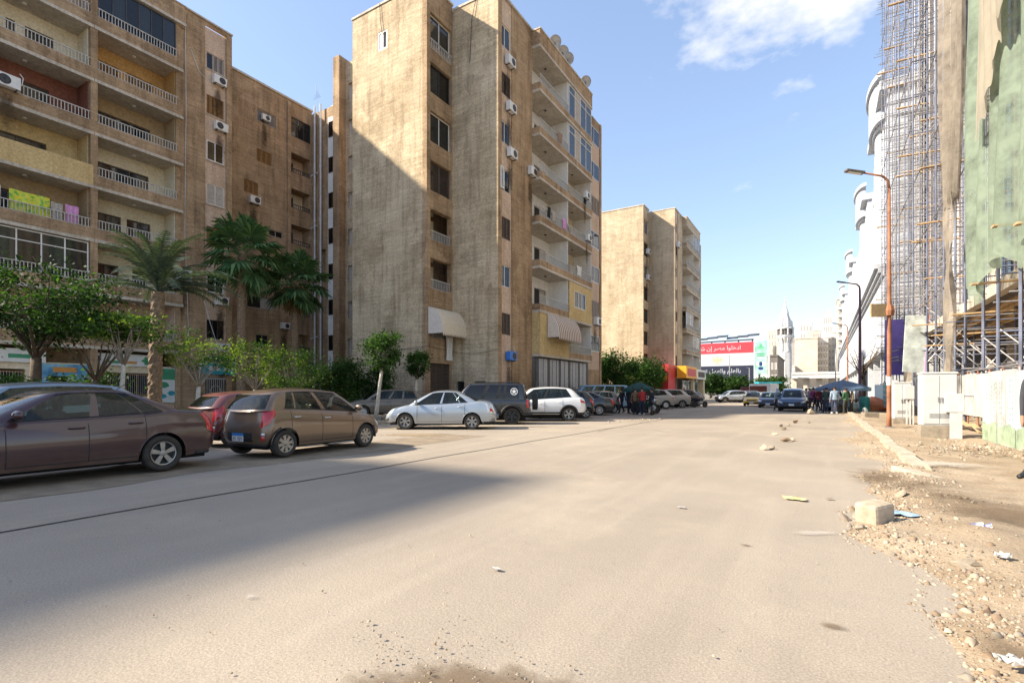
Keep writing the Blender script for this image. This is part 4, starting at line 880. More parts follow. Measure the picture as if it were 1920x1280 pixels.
    def cab(e, v):
        out = []
        for lo_, (a, c, w, cc) in ((1, (A0, C0, wB, cb)), (0, (A1, C1, wT, ct))):
            if e[0] == 'S': x = (a - cc) + ((c + cc) - (a - cc)) * e[1]; y = w
            else:
                sg = 1 if e[0] == 'F' else -1; E = a if sg > 0 else c; x = E - sg * cc + sg * cc * max(0, math.sin(e[1])) ** .75; y = w * max(0, math.cos(e[1])) ** .75
            z = (sh(x) - .015) if lo_ else zr(x); out.append(Vector((x, y, z)))
        p = out[0].lerp(out[1], v); k = math.sin(math.pi * min(1, v * .85)); p.y *= 1 + .045 * k
        if e[0] != 'S': p.x += (.04 if e[0] == 'F' else -.04) * k * math.sin(e[1])
        p.z += .012 * k; return p
    vs = [0, .09, .3, .52, .74, .90, .97, 1.0] if lod == 0 else [0, .09, .5, .90, 1.0]
    nl = len(cr_)
    def cring(v): lf = [cab(e, v) for e in cr_]; return lf + [Vector((p.x, -p.y, p.z)) for p in lf[1:-1]][::-1]
    cro = [cring(v) for v in vs]; NC = 2 * nl - 2
    for k in (.9, .7, .4, 0.0):
        q = []
        for p in cro[len(vs) - 1]:
            ax = min(max(p.x, C1 + ct), A1 - ct); x = ax + (p.x - ax) * k; q.append(Vector((x, p.y * k, zr(x) + .055 * (1 - k * k))))
        cro.append(q)
    shell, glz, pil = MB(), {}, MB()
    def cls(j):
        j = j % NC; e0 = j if j < nl else NC - j; jn = (j + 1) % NC; e1 = jn if jn < nl else NC - jn; a, b = min(e0, e1), max(e0, e1); side = 'L' if j < nl - 1 else 'R'
        E0, E1 = cr_[a], cr_[b]
        if E0[0] == 'F' and E1[0] == 'F' and E1[1] > .42: return ('windscreen', '')
        if E0[0] == 'R' and E1[0] == 'R' and E0[1] > .42: return ('rear_window', '')
        if E0[0] == 'S' and E1[0] == 'S':
            mid_ = (E0[1] + E1[1]) / 2
            for i, (u, w_) in enumerate(wins):
                if u < mid_ < w_: return ('side_window', side + str(i))
            if wins[0][0] < mid_ < wins[-1][1] and S.get('bp', True): return ('pillar', '')
        return None
    for i in range(len(cro) - 1):
        for j in range(NC):
            j2 = (j + 1) % NC; quad = [cro[i][j], cro[i][j2], cro[i + 1][j2], cro[i + 1][j]]; c = cls(j) if i < len(vs) - 1 and .08 < (vs[i] + vs[i + 1]) / 2 < .90 and vs[i] >= .09 else None
            if c is None: shell.add(quad, [(0, 1, 2, 3)])
            elif c[0] == 'pillar': pil.add(quad, [(0, 1, 2, 3)])
            else: glz.setdefault(c, MB()).add(quad, [(0, 1, 2, 3)])
    weld(shell, 'roof_and_pillars', mat if not S.get('roof') else S['roof'], t)
    if pil.f: weld(pil, 'door_pillar', S.get('pil', 'trim_black'), t)
    for (nm, _), q in glz.items():
        if nm == 'rear_window' and S.get('van'): weld(q, nm, 'car_glass', t)
        else: weld(q, nm, S.get('glass', 'car_glass'), t)
    # trims and seams
    if lod == 0:
        sm_ = MB()
        for sy in (1, -1):
            for x in D:
                pts = [(x, sy * (hw(x, z) + .001), z) for z in np.linspace(max(zlow(x), zs + .05) + .01, sh(x) - .02, 9)]; sm_.tube(pts, .0055, 4)
            pts = [(x, sy * (hw(x, zs + .075) + .001), zs + .075) for x in np.linspace(D[0], max(D[-1], -wb / 2 + ra + .02), 10)]; sm_.tube(pts, .0055, 4)
        sm_.build('panel_gap', 'trim_black', t, local=True)
        for sy in (1, -1):
            for v_, r_, o_ in ((.075, .011, .004), (.915, .009, .003)):
                sl = MB(); e = [cab(('S', s_), v_) for s_ in np.linspace(wins[0][0], wins[-1][1], 16)]; sl.tube([(p.x, sy * (p.y + o_), p.z) for p in e], r_, 5); sl.build('window_seal', 'trim_black', t, local=True)
    for d in range(len(D) - 1):
        for k, sy in enumerate((1, -1)):
            par = doors[d * 2 + k]
            if par is None or lod > 1: continue
            x = D[d + 1] + .15 if S.get('hr', 1) else D[d] - .2; z = sh(x) - S.get('hz', .15); y = sy * hw(x, z); h = MB(); h.tube([(x + .10, y + sy * .012, z), (x + .05, y + sy * .032, z + .004), (x - .06, y + sy * .032, z + .004), (x - .10, y + sy * .012, z)], .014, 6)
            h.build('handle', S.get('handle', mat), par, True, local=True)
    clad = S.get('cladw', 0)
    for c in xw:
        for sy in (1, -1):
            a = MB(); pts = []
            for q in np.linspace(.02, math.pi - .02, 16):
                x = c + ra * math.cos(q); z = r + ra * math.sin(q)
                if z > zs: pts.append((x, sy * (hw(x, z) - (.004 if not clad else .0)), z))
            a.tube(pts, .010 if not clad else clad, 6 if not clad else 7); a.build('arch_lip', trim if clad else mat, t, True, local=True)
    ub = MB(); ub.box(xr + .25, xf - .25, -W / 2 + .25, W / 2 - .25, .17, .52); ub.build('underbody', 'underbody', t, local=True)
    if clad:
        sk = MB()
        for sy in (1, -1):
            pts = [(x, sy * (hw(x, zs + .05) + .005), zs + .07) for x in np.linspace(wb / 2 - ra, -wb / 2 + ra, 8)]; sk.tube(pts, .05, 6)
        sk.build('sill_cladding', trim, t, True, local=True)
    # end patches: lamps, grille, plates
    def patch(nm, front, a0, a1, t00, t01, t10, t11, mt, off=.012, both=True, n=8, k=4):
        for sy in ((1, -1) if both else (1,)):
            q = MB(); V = []; Fc = []
            for i in range(n + 1):
                th = R(a0 + (a1 - a0) * i / n); f_ = i / n
                for j in range(k + 1):
                    tt = (t00 + (t10 - t00) * f_) * (1 - j / k) + (t01 + (t11 - t01) * f_) * j / k; p = end(front, th, tt); o_ = off if 0 < i < n and 0 < j < k else off * .2
                    dv = Vector((math.sin(th) * (1 if front else -1), math.cos(th), 0)) * o_; V.append((p.x + dv.x, sy * (p.y + dv.y), p.z))
            for i in range(n):
                for j in range(k): a = i * (k + 1) + j; Fc.append((a, a + k + 1, a + k + 2, a + 1))
            q.add(V, Fc); q.build(nm, mt, t, True, local=True)
    for a in S.get('patch', ()): patch(*a[:-1], **a[-1]) if isinstance(a[-1], dict) else patch(*a)
    # bumper underside trims
    for fr_ in (True, False):
        q = MB(); Vv = [end(fr_, R(a), .03) for a in np.linspace(0, 90, 8)]; pts = [(p.x, p.y, p.z) for p in Vv] + [(p.x, -p.y, p.z) for p in Vv[-2::-1]]; q.tube(pts, .035 if not clad else .06, 6); q.build('bumper_lip', trim if clad else 'trim_black', t, True, local=True)
    for fr_ in (False, True):
        p = end(fr_, R(90), S.get('pt', .42 if not fr_ else .25)); sg = 1 if fr_ else -1; q = MB(); q.box(*sorted((p.x + sg * .012, p.x + sg * .03)), -.17, .17, p.z - .085, p.z + .03); po = q.build('number_plate', 'plate_white', t, local=True); q = MB(); q.box(*sorted((p.x + sg * .012, p.x + sg * .031)), -.17, .17, p.z + .03, p.z + .085); q.build('plate_band', 'plate_blue', po, local=True)
        if lod == 0:
            q = MB(); x = p.x + sg * .0315
            for i in range(6):
                y = -.14 + i * .05
                if i == 3: continue
                q.box(*sorted((x, x + sg * .001)), y, y + .012, p.z - .06, p.z + .012); q.box(*sorted((x, x + sg * .0012)), y, y + .03, p.z - (.06 if i % 2 else .02), p.z - (.045 if i % 2 else .005))
            q.build('plate_characters', 'fan_black', po, local=True)
    # mirrors
    for sy in (1, -1):
        x = A0 - .52; p = cab(('S', .06), .12); q = MB(); c = Vector((p.x + .02, sy * (p.y + .14), p.z + .07)); bm = bmesh.new(); bmesh.ops.create_icosphere(bm, subdivisions=2, radius=1)
        vv = [(c.x + v.co.x * .085 * (1 if v.co.x > 0 else .55), c.y + v.co.y * .115, c.z + v.co.z * .075) for v in bm.verts]; ff = [tuple(v.index for v in f_.verts) for f_ in bm.faces]; bm.free(); q.add(vv, ff); mo = q.build('mirror', S.get('mir', mat), t, True, local=True)
        q = MB(); q.tube([(c.x, c.y - sy * .07, c.z - .03), (p.x, sy * (p.y - .02), p.z + .01)], .022, 6); q.build('mirror_stalk', 'trim_black', mo, local=True)
    # seats and dashboard seen through the glass
    if lod < 2:
        q = MB(); zb = sh(0) - .28
        for x in (.10, -.82):
            for y in (-.36, .36) if x > 0 else (-.42, 0, .42): q.obox((x, y, zb + .12), (.07, 0, .015), (0, .20, 0), (-.06, 0, .30)); q.obox((x - .09, y, zb + .50), (.035, 0, .0), (0, .11, 0), (0, 0, .075))
        q.build('seat', 'seat_cloth', t, local=True); q = MB(); q.box(A0 - 1.0, A0 - .45, -W * .4, W * .4, zb, sh(A0 - .6) - .02); q.box(C0 + .3, A0 - .3, -W * .43, W * .43, .35, .40); q.build('dashboard', 'underbody', t, local=True)
        q = MB(); q.tube([(A0 - 1.05 + .06 * math.sin(a), .36 + .18 * math.cos(a), sh(0) + .0 + .17 * math.sin(a)) for a in np.linspace(0, 6.283, 18)], .014, 5); q.build('steering_wheel', 'trim_black', t, local=True)
    # wheels
    ty, rm = wheel_meshes(r, *wheel, lod)
    for c in xw:
        for sy in (1, -1):
            w_ = bpy.data.objects.new('wheel', None); C.objects.link(w_); w_.parent = t; w_.location = (c, sy * (W / 2 - S.get('wi', .125)), r); w_.rotation_euler = (0, random.uniform(0, 6), 0 if sy > 0 else math.pi); w_.empty_display_size = .1
            if c > 0: w_.rotation_euler.z += steer
            place('tyre', ty, w_); place('rim', rm, w_)
    if S.get('extra'): S['extra'](t, mat, sh, zr, hw, end)
    return t
def at_cam(px, zc_): xc = (px - 960) / F * zc_; return (xc * CA - zc_ * SA, xc * SA + zc_ * CA)
# ---- body shapes
def antenna(t, mat, sh, zr, hw, end, x=-.9):
    q = MB(); q.tube([(x, 0, zr(x) + .05), (x - .22, 0, zr(x) + .22)], .006, 4); q.build('antenna', 'trim_black', t, local=True)
def sedan_extra(t, mat, *a): antenna(t, mat, *a)
SEDAN = dict(L=4.57, W=1.77, H=1.46, wb=2.58, fo=.93, r=.315, zs=.23, sh=[(-2.28, .86), (-2.0, 1.03), (-1.5, 1.05), (-1.0, 1.0), (0, .955), (.85, .93), (1.25, .92), (1.8, .82), (2.15, .70), (2.3, .62)], cab=(1.10, .28, -1.02, -1.78), win=[(.03, .46), (.52, .80), (.81, .945)], doors=[.74, -.22, -1.02], rw=.64, rd=.07, pil=None,
             patch=[('headlight', True, 22, 58, .62, .9, .66, .84, 'lamp_clear'), ('grille', True, 66, 90, .62, .86, .62, .86, 'trim_black'), ('taillight', False, 8, 58, .56, .95, .62, .93, 'lamp_red'), ('air_intake', True, 50, 90, .12, .34, .12, .34, 'trim_black')], extra=sedan_extra, hz=.13)
SILV = dict(L=4.28, W=1.695, H=1.47, wb=2.5, fo=.85, r=.300, zs=.22, sh=[(-2.1, .84), (-1.95, 1.0), (-1.5, 1.04), (-1.0, .99), (0, .93), (.8, .90), (1.2, .88), (1.7, .77), (2.0, .64), (2.15, .55)], cab=(1.32, .42, -.85, -1.55), win=[(.03, .46), (.50, .80), (.82, .94)], doors=[.80, -.12, -.98], rw=.62, rd=.08, pil=None,
            patch=[('headlight', True, 18, 60, .66, .96, .60, .84, 'lamp_clear'), ('grille', True, 70, 90, .55, .72, .55, .72, 'trim_black'), ('taillight', False, 5, 50, .52, .95, .56, .92, 'lamp_clear'), ('tail_lens', False, 14, 40, .56, .74, .60, .74, 'lamp_red', .02), ('air_intake', True, 42, 90, .12, .34, .12, .34, 'trim_black'), ('fog_recess', True, 18, 38, .2, .42, .2, .36, 'trim_black')], hz=.14)
HATCH = dict(L=3.60, W=1.60, H=1.48, wb=2.385, fo=.66, r=.288, zs=.22, sh=[(-1.82, .93), (-1.7, 1.0), (-1.2, 1.02), (-.5, .98), (.3, .93), (.95, .88), (1.3, .83), (1.6, .72), (1.8, .60)], cab=(1.38, .50, -1.38, -1.74), win=[(.03, .44), (.49, .78), (.80, .90)], doors=[.72, -.22, -1.05], rw=.66, rd=.07, cr=.32, rp=[(0, -.12), (.2, 0), (.42, 0), (.6, -.02), (.9, -.06), (1, -.07)], pil=None, hz=.16, handle='chrome',
             patch=[('headlight', True, 12, 52, .62, 1.0, .52, .80, 'lamp_clear'), ('grille', True, 66, 90, .5, .60, .5, .60, 'trim_black'), ('taillight', False, 4, 46, .74, 1.10, .52, .96, 'lamp_red', .014), ('reflector', False, 34, 44, .18, .30, .18, .30, 'lamp_red'), ('reversing_light', False, 34, 44, .31, .38, .31, .38, 'lamp_clear'), ('plate_recess', False, 66, 90, .14, .40, .14, .40, 'trim_black'), ('air_intake', True, 50, 90, .12, .34, .12, .34, 'trim_black')], pt=.27)
for k_ in (SEDAN, SILV, HATCH): k_['bp'] = False
def jeep_extra(t, mat, sh, zr, hw, end):
    ty, rm = wheel_meshes(.36, 5, 'rim_dark', 'single', 0)
    q = MB(); q.lathe([(.37, -.11), (.38, -.05), (.38, .09), (.34, .125), (0, .13)], 28, axis='y'); o = q.build('spare_wheel_cover', 'trim_black', t, True, local=True); o.rotation_euler = (0, 0, R(90)); o.location = (-2.36, -.1, .98)
    q = MB()
    for sy in (1, -1): q.tube([(.5, sy * .58, zr(.5) + .02), (.35, sy * .58, zr(.3) + .09), (-1.5, sy * .58, zr(-1.4) + .09), (-1.7, sy * .58, zr(-1.5) + .02)], .02, 6)
    q.build('roof_rail', 'trim_black', t, local=True)
    # star in a ring on the rear side glass, both sides
    for sy in (1, -1):
        q = MB(); c = Vector((-1.42, sy * .855, 1.42)); lean = -.23
        def pt(u, v, o=.012): return (c.x + u, c.y + sy * (lean * v * sy * sy + o), c.z + v)
        n = 28
        for i in range(n):
            a, b = 6.2832 * i / n, 6.2832 * (i + 1) / n; q.add([pt(.155 * math.cos(a), .155 * math.sin(a)), pt(.155 * math.cos(b), .155 * math.sin(b)), pt(.128 * math.cos(b), .128 * math.sin(b)), pt(.128 * math.cos(a), .128 * math.sin(a))], [(0, 1, 2, 3)])
        P_ = [pt((.13 if i % 2 == 0 else .05) * math.cos(1.5708 + .6283 * i), (.13 if i % 2 == 0 else .05) * math.sin(1.5708 + .6283 * i)) for i in range(10)]
        for i in range(10): q.add([pt(0, 0), P_[i], P_[(i + 1) % 10]], [(0, 1, 2)])
        q.build('star_decal', 'plate_white', t, local=True)
JEEP = dict(L=4.30, W=1.82, H=1.80, wb=2.65, fo=.80, r=.365, ag=.09, zs=.40, sh=[(-2.1, 1.06), (-1.9, 1.08), (0, 1.06), (.8, 1.04), (1.1, 1.03), (1.8, .98), (2.0, .93), (2.1, .88)], cab=(1.22, .62, -1.86, -2.0), win=[(.03, .34), (.40, .58), (.62, .68), (.72, .94)], doors=[.82, -.10, -.95], rw=.80, rd=.03, cr=.30, ne=4.5, cc=(.18, .12), clad='trim_black', cladw=.06, wp=[(0, .97), (.3, 1.0), (.8, 1.0), (.95, .98), (1, .95)], fp=[(0, -.05), (.3, 0), (.6, -.06), (1, -.10)], rp=[(0, -.02), (.3, 0), (.5, -.05), (1, -.06)], glass='window_glass_dark',
            patch=[('headlight', True, 44, 62, .6, .9, .6, .9, 'lamp_clear'), ('taillight', False, 12, 34, .44, 1.0, .44, 1.0, 'lamp_red', .03), ('grille', True, 66, 90, .5, .9, .5, .9, 'trim_black')], extra=jeep_extra, pt=.5)
SUV = dict(L=4.48, W=1.85, H=1.66, wb=2.67, fo=.90, r=.345, ag=.07, zs=.33, sh=[(-2.25, 1.02), (-2.1, 1.12), (-1.5, 1.15), (-.6, 1.08), (.3, 1.03), (.95, 1.0), (1.4, .98), (1.9, .88), (2.2, .74)], cab=(1.42, .55, -1.55, -2.02), win=[(.03, .42), (.46, .76), (.775, .92)], doors=[.80, -.18, -1.05], rw=.66, rd=.09, clad='trim_black', cladw=.05, hz=.18, cr=.38,
           patch=[('headlight', True, 14, 52, .62, .86, .66, .80, 'lamp_clear'), ('grille', True, 60, 90, .42, .80, .42, .80, 'trim_black'), ('taillight', False, 6, 56, .70, .86, .66, .80, 'lamp_red', .025), ('tailgate_trim', False, 60, 90, .16, .22, .16, .22, 'trim_black')], pt=.40)
WAGON = dict(L=4.35, W=1.68, H=1.44, wb=2.52, fo=.86, r=.295, zs=.22, sh=[(-2.2, .92), (-1.9, .96), (0, .92), (.9, .90), (1.3, .87), (1.9, .76), (2.15, .66)], cab=(1.28, .48, -1.62, -1.95), win=[(.03, .36), (.40, .64), (.68, .95)], doors=[.78, -.12, -.95], rw=.68, rd=.05, bp=False,
             patch=[('headlight', True, 20, 58, .60, .9, .62, .84, 'lamp_clear'), ('grille', True, 64, 90, .62, .84, .62, .84, 'trim_black'), ('taillight', False, 8, 40, .5, .95, .55, .93, 'lamp_red'), ('air_intake', True, 50, 90, .12, .32, .12, .32, 'trim_black')])
VAN = dict(L=4.7, W=1.70, H=1.98, wb=2.4, fo=1.1, r=.31, zs=.28, sh=[(-2.4, 1.12), (0, 1.12), (1.5, 1.10), (2.0, 1.05), (2.25, .98)], cab=(2.05, 1.35, -2.15, -2.32), win=[(.03, .26), (.30, .50), (.53, .73), (.76, .96)], doors=[1.15, .2], rw=.80, rd=.03, cr=.35, ne=3.6, cc=(.2, .16), bp=False,
           patch=[('headlight', True, 30, 56, .5, .72, .5, .72, 'lamp_clear'), ('taillight', False, 10, 30, .5, .9, .5, .9, 'lamp_red')])
# ---- paints
paint('paint_maroon', (.040, .010, .012), .02, .0, .34, .42); paint('paint_mocha', (.165, .108, .070), .08, .4, .28, .4); paint('paint_silver', (.40, .44, .47), .06, .5, .30, .3); paint('paint_black', (.008, .010, .015), .03, .0, .25, .3); paint('paint_white', (.74, .74, .73), .06, .0, .28, .35)
paint('paint_paleblue', (.24, .30, .36), .14, .5, .3, .4); paint('paint_red', (.13, .012, .012), .16, .1, .3, .4); paint('paint_beige', (.15, .125, .10), .30, .3, .35, .5); paint('paint_grey', (.13, .13, .135), .18, .4, .3, .4); paint('paint_bluevan', (.17, .33, .46), .12, .1, .35, .4); paint('paint_navy', (.035, .06, .115), .10, .3, .3, .3); paint('paint_blue', (.03, .075, .16), .08, .3, .28, .3); paint('paint_greysilver', (.36, .35, .33), .2, .5, .32, .4); paint('paint_yellow', (.72, .42, .02), .06, .0, .35, .2)
AL = -R(180 - 31.3)      # heading of the cars that nose in to the left: image left
car('parked_car', 'dusty maroon sedan with a dented door nearest the viewer', 'car', SEDAN, (-10.72, 3.2, .02), -R(90), 'paint_maroon', wheel=(5, 'rim_alu', 'single'))
car('parked_car', 'mocha brown hatchback with a blue topped number plate', 'car', HATCH, (-10.62, 7.95, .02), R(90) + .07, 'paint_mocha', wheel=(8, 'rim_alu', 'single'))
car('parked_car', 'pale silver sedan nosed in beside the thin tree', 'car', SILV, (-12.7, 15.6, .01), AL, 'paint_silver', wheel=(6, 'rim_alu', 'single'))
car('parked_car', 'black boxy off-roader with a star decal and spare wheel', 'car', JEEP, (-13.05, 18.9, .01), AL, 'paint_black', wheel=(5, 'rim_dark', 'single'))
car('parked_car', 'white crossover with black wheel arch cladding', 'car', SUV, (-12.0, 22.4, .01), AL, 'paint_white', wheel=(5, 'rim_alu', 'double'))
car('parked_car', 'black hatchback squeezed behind the white crossover', 'car', HATCH, (-12.2, 25.3, .01), AL, 'paint_black', lod=1, wheel=(5, 'rim_alu', 'double'))
car('parked_car', 'black sedan with many spoked rims beyond the white crossover', 'car', SEDAN, (-13.0, 29.0, .01), AL, 'paint_black', lod=1, wheel=(12, 'rim_white', 'single'))
car('parked_car', 'dark grey car beside the black sedan and blue van', 'car', HATCH, (-13.2, 32.3, .01), AL, 'paint_grey', lod=1, wheel=(8, 'rim_alu', 'single'))
car('parked_van', 'light blue minibus behind the dark parked cars', 'van', VAN, (-15.0, 37.6, .01), AL, 'paint_bluevan', lod=1, wheel=(5, 'rim_white', 'steel'))
car('parked_car', 'pale blue crossover half hidden behind the maroon sedan', 'car', dict(SUV, clad='paint_paleblue', H=1.60), (-13.75, 3.7, .02), -R(90), 'paint_paleblue', lod=1)
car('parked_car', 'red hatchback with dusty rear window behind the brown one', 'car', dict(HATCH, H=1.42), (-13.45, 8.6, .02), R(90), 'paint_red', lod=1, wheel=(5, 'rim_white', 'steel'))
car('parked_car', 'pale silver car whose roof shows above the red hatchback', 'car', SILV, (-16.3, 11.3, .05), R(92), 'paint_silver', lod=1)
p = at_cam(723, 27.2); car('parked_car', 'dusty beige estate car behind the thin leaning tree', 'car', WAGON, (p[0], p[1], .12), AL + .42, 'paint_beige', lod=0, wheel=(5, 'rim_white', 'steel'))
p = at_cam(672, 30.0); car('parked_car', 'dusty dark estate car left of the beige one', 'car', WAGON, (p[0], p[1], .12), AL + .42, 'paint_grey', lod=1, wheel=(5, 'rim_white', 'steel'))
car('parked_car', 'grey silver crossover with a steel wheel past the green umbrella', 'car', dict(SUV, clad='paint_greysilver'), (-12.7, 42.8, .01), AL, 'paint_greysilver', lod=1, wheel=(5, 'rim_white', 'steel'))
car('parked_car', 'second grey silver crossover in front of the red shop', 'car', dict(SUV, clad='paint_greysilver'), (-12.2, 46.4, .01), AL, 'paint_greysilver', lod=1)
car('parked_car', 'black crossover beside the two silver ones', 'car', SUV, (-12.0, 49.8, .01), AL, 'paint_black', lod=1)
car('parked_car', 'navy hatchback parked by the yellow shop front', 'car', HATCH, (-12.0, 53.0, .01), AL, 'paint_navy', lod=1)
for i, (x, y, mt, sp, l) in enumerate(((-10.4, 74, 'paint_silver', SUV, 'silver car in the far parked row, nearest of it'), (-10.0, 79, 'paint_red', HATCH, 'red car in the far parked row'), (-9.8, 84, 'paint_grey', SUV, 'grey car in the far parked row before the truck'))): car('parked_car', l, 'car', sp, (x, y, .01), AL, mt, lod=2)
def taxi_extra(t, mat, sh, zr, hw, end):
    q = MB(); q.box(-.15, .15, -.3, .3, zr(0) + .055, zr(0) + .17); q.build('roof_sign', 'plate_white', t, bevel=.02, local=True)
def rack_extra(t, mat, sh, zr, hw, end): pass
car('taxi', 'black taxi with yellow bonnet coming up the street', 'car', dict(WAGON, extra=taxi_extra, roof='paint_black'), (-6.1, 58, .01), -R(90), 'paint_yellow', 'cars driving up the street', 2, wheel=(5, 'rim_white', 'steel'))
car('moving_car', 'blue grey sedan between the taxi and the blue crossover', 'car', WAGON, (-4.2, 52.5, .01), -R(90), 'paint_navy', 'cars driving up the street', 2)
car('moving_car', 'dark blue crossover with headlights facing the viewer', 'car', dict(SUV, H=1.7), (-1.95, 43.9, .01), -R(90), 'paint_blue', 'cars driving up the street', 1)
for i, (x, y, mt, sp, l) in enumerate(((-4.6, 66, 'paint_white', WAGON, 'white sedan following the taxi'), (-2.2, 70, 'paint_grey', SUV, 'grey crossover far behind the blue one'), (-6.6, 76, 'paint_silver', WAGON, 'silver sedan far up the street behind the white one'))): car('moving_car', l, 'car', sp, (x, y, .01), -R(90), mt, 'cars driving up the street', 2)
x, y = at_cam(1530, 62); car('parked_van', 'pale blue minibus parked far behind the blue umbrella', 'van', VAN, (x, y, .01), -R(90), 'paint_paleblue', 'cars driving up the street', 2)
# delivery truck far off
tr = thing('delivery_truck', 'white and red box truck beyond the taxi', 'truck', (-9.0, 92, 0), R(155), 'cars driving up the street')
q = MB(); q.box(-2.6, 1.0, -1.05, 1.05, .8, 2.75); q.build('cargo_box', 'paint_white', tr, bevel=.04, local=True); q = MB(); q.prism([(1.1, .5), (2.9, .5), (2.9, 1.35), (2.45, 2.2), (1.1, 2.25)], -1.0, 1.0); q.build('cab', 'paint_red', tr, bevel=.08, local=True)
q = MB(); q.box(-2.6, 2.7, -.8, .8, .45, .78); q.build('chassis', 'underbody', tr, local=True); q = MB(); q.add([(2.915, -.85, 1.4), (2.915, .85, 1.4), (2.50, .80, 2.12), (2.50, -.80, 2.12)], [(0, 1, 2, 3)]); q.build('windscreen', 'car_glass', tr, local=True); q = MB(); q.box(-2.0, .9, 1.051, 1.06, 1.2, 2.4); q.box(-2.0, .9, -1.06, -1.051, 1.2, 2.4); q.build('side_print', 'paint_red', tr, local=True)
ty, rm = wheel_meshes(.42, 5, 'rim_white', 'steel', 1)
for x in (1.9, -1.7):
    for sy in (1, -1):
        w_ = bpy.data.objects.new('wheel', None); C.objects.link(w_); w_.parent = tr; w_.location = (x, sy * .9, .42); w_.rotation_euler = (0, 0, 0 if sy > 0 else math.pi); place('tyre', ty, w_); place('rim', rm, w_)
# ================================================================ right side: works site, lamp posts, mall
def cloth_mat(name, col, see=.25, scale=5.0):
    m, t, b = nodes_of(name); out = t.nodes['Material Output']; v = vec(t, 'P')
    c = ramp(t, noise(t, v, .6, 5), .3, .7, (*[x * .82 for x in col], 1), (*[min(1, x * 1.15) for x in col], 1)); t.links.new(c, b.inputs['Base Color']); b.inputs['Roughness'].default_value = .9
    tl = N('ShaderNodeBsdfTranslucent', nt=t); t.links.new(c, tl.inputs[0]); m1 = N('ShaderNodeMixShader', nt=t); m1.inputs[0].default_value = .35; t.links.new(b.outputs[0], m1.inputs[1]); t.links.new(tl.outputs[0], m1.inputs[2])
    tr = N('ShaderNodeBsdfTransparent', nt=t); m2 = N('ShaderNodeMixShader', nt=t); t.links.new(M2('MULTIPLY', ramp(t, noise(t, v, 2.2, 5), .35, .72), see * 1.6, nt=t), m2.inputs[0]); t.links.new(m1.outputs[0], m2.inputs[1]); t.links.new(tr.outputs[0], m2.inputs[2]); t.links.new(m2.outputs[0], out.inputs[0])
cloth_mat('net_green', (.285, .35, .265), .42); cloth_mat('net_beige', (.36, .31, .25), .42); cloth_mat('net_sand', (.44, .385, .30), .10)
pm('scaffold_blue', (.15, .165, .225), .6, .4, 1.2, metal=.1); pm('scaffold_grey', (.33, .315, .31), .55, .3, 4, metal=.5); pm('plank_wood', (.50, .34, .18), .85, .3, 6, .3, 20); pm('rust_orange', (.30, .125, .065), .75, .4, 3, .3, 20); pm('brick_orange', (.45, .22, .11), .9, .3, 6, .3, 18); pm('hoard_white', (.44, .445, .43), .6, .28, 1.6); pm('hoard_beige', (.55, .50, .42), .8, .15, 2); pm('hoard_green', (.30, .38, .26), .6, .35, 3); pm('hoard_teal', (.10, .40, .34), .6, .15, 4); pm('banner_purple', (.16, .12, .42), .6, .15, 2); pm('banner_print', (.50, .55, .52), .6, .35, 2.5); pm('cab_white', (.50, .495, .48), .55, .08, 3); pm('lamp_head', (.14, .13, .12), .6, .2, 5); pm('hoard_blue', (.40, .50, .55), .6, .15, 2); pm('hoard_mark', (.33, .38, .41), .6, .2, 4); pm('hoard_pale', (.55, .66, .66), .6, .1, 4)
ub_ = thing('unfinished_building', 'tall building under renovation behind scaffolding on the right', 'building', (14, 36, 0))
T = TXN(7.6); m = MB(T); m.box(14, 60, -18, -.35, 5.5, 46); m.build('wall', 'mall_white', ub_)
yy = 15.0; i = 0
cols = ['mall_white', 'stone_dark', 'mall_white', 'brick_orange', 'plaster_white', 'blue_glass', 'mall_white', 'concrete', 'stone_dark', 'mall_white', 'shutter_haze_grey']
while yy < 59.5:
    w = (1.5, .8, 1.1, .55, 1.3, .9, 1.7, .6)[i % 8]; q = MB(T); d = (.25, .0, .3, .12, .2, -.05, .28, .1)[i % 8]; q.box(yy, min(yy + w, 60), -.34, d, 5.6, 45.5); q.build('facade_fin', cols[i % 11], ub_); yy += w + .004; i += 1
m = MB(T); m.box(14.2, 46, -2.2, 2.2, 5.0, 5.45); m.build('canopy_slab', 'concrete', ub_)
for k in range(10): m = MB(T); m.box(14.4, 45.5, -2.0 + k * .4, -1.75 + k * .4, 4.92, 4.995); m.build('soffit_board', 'plank_wood' if k % 3 else 'shutter_dark', ub_)
m = MB(T); m.box(14, 60, -10, -3.5, 0, 5); m.build('ground_floor_wall', 'stone_dark', ub_)
for k, (a, b, mt) in enumerate(((16, 19, 'hoard_pale'), (19.4, 22, 'plaster_white'), (22.5, 25, 'hoard_beige'), (26, 29, 'plaster_cream'), (31, 36, 'stone_dark'), (38, 44, 'plaster_cream'), (46, 52, 'plaster_white'))): m = MB(T); m.box(a, b, -3.5, -3.3, .3, 3.6 if k % 2 else 2.9); m.build('shop_front_panel', mt, ub_)
for y in (18, 24, 30, 36, 42, 48, 54): m = MB(T); m.box(y, y + .6, -2.6, -2.0, 0, 5); m.build('column', 'concrete', ub_)
sc = thing('scaffolding', 'blue steel scaffolding tower standing before the unfinished building', 'scaffolding', (5.6, 36, 0))
ys = np.arange(15.2, 60.5, 2.25)
for k, y in enumerate(ys):
    for x in (4.8, 6.7): bar('standard', (x + random.uniform(-.06, .06), y, .0), (x + random.uniform(-.15, .15), y + random.uniform(-.05, .05), 43), .05 if y < 34 else .040, 'scaffold_blue', sc)
    if y > 33: bar('standard', (5.4 + random.uniform(-.2, .2), y + 1.1, 5), (5.4 + random.uniform(-.2, .2), y + 1.1, 43), .028, 'scaffold_grey', sc)
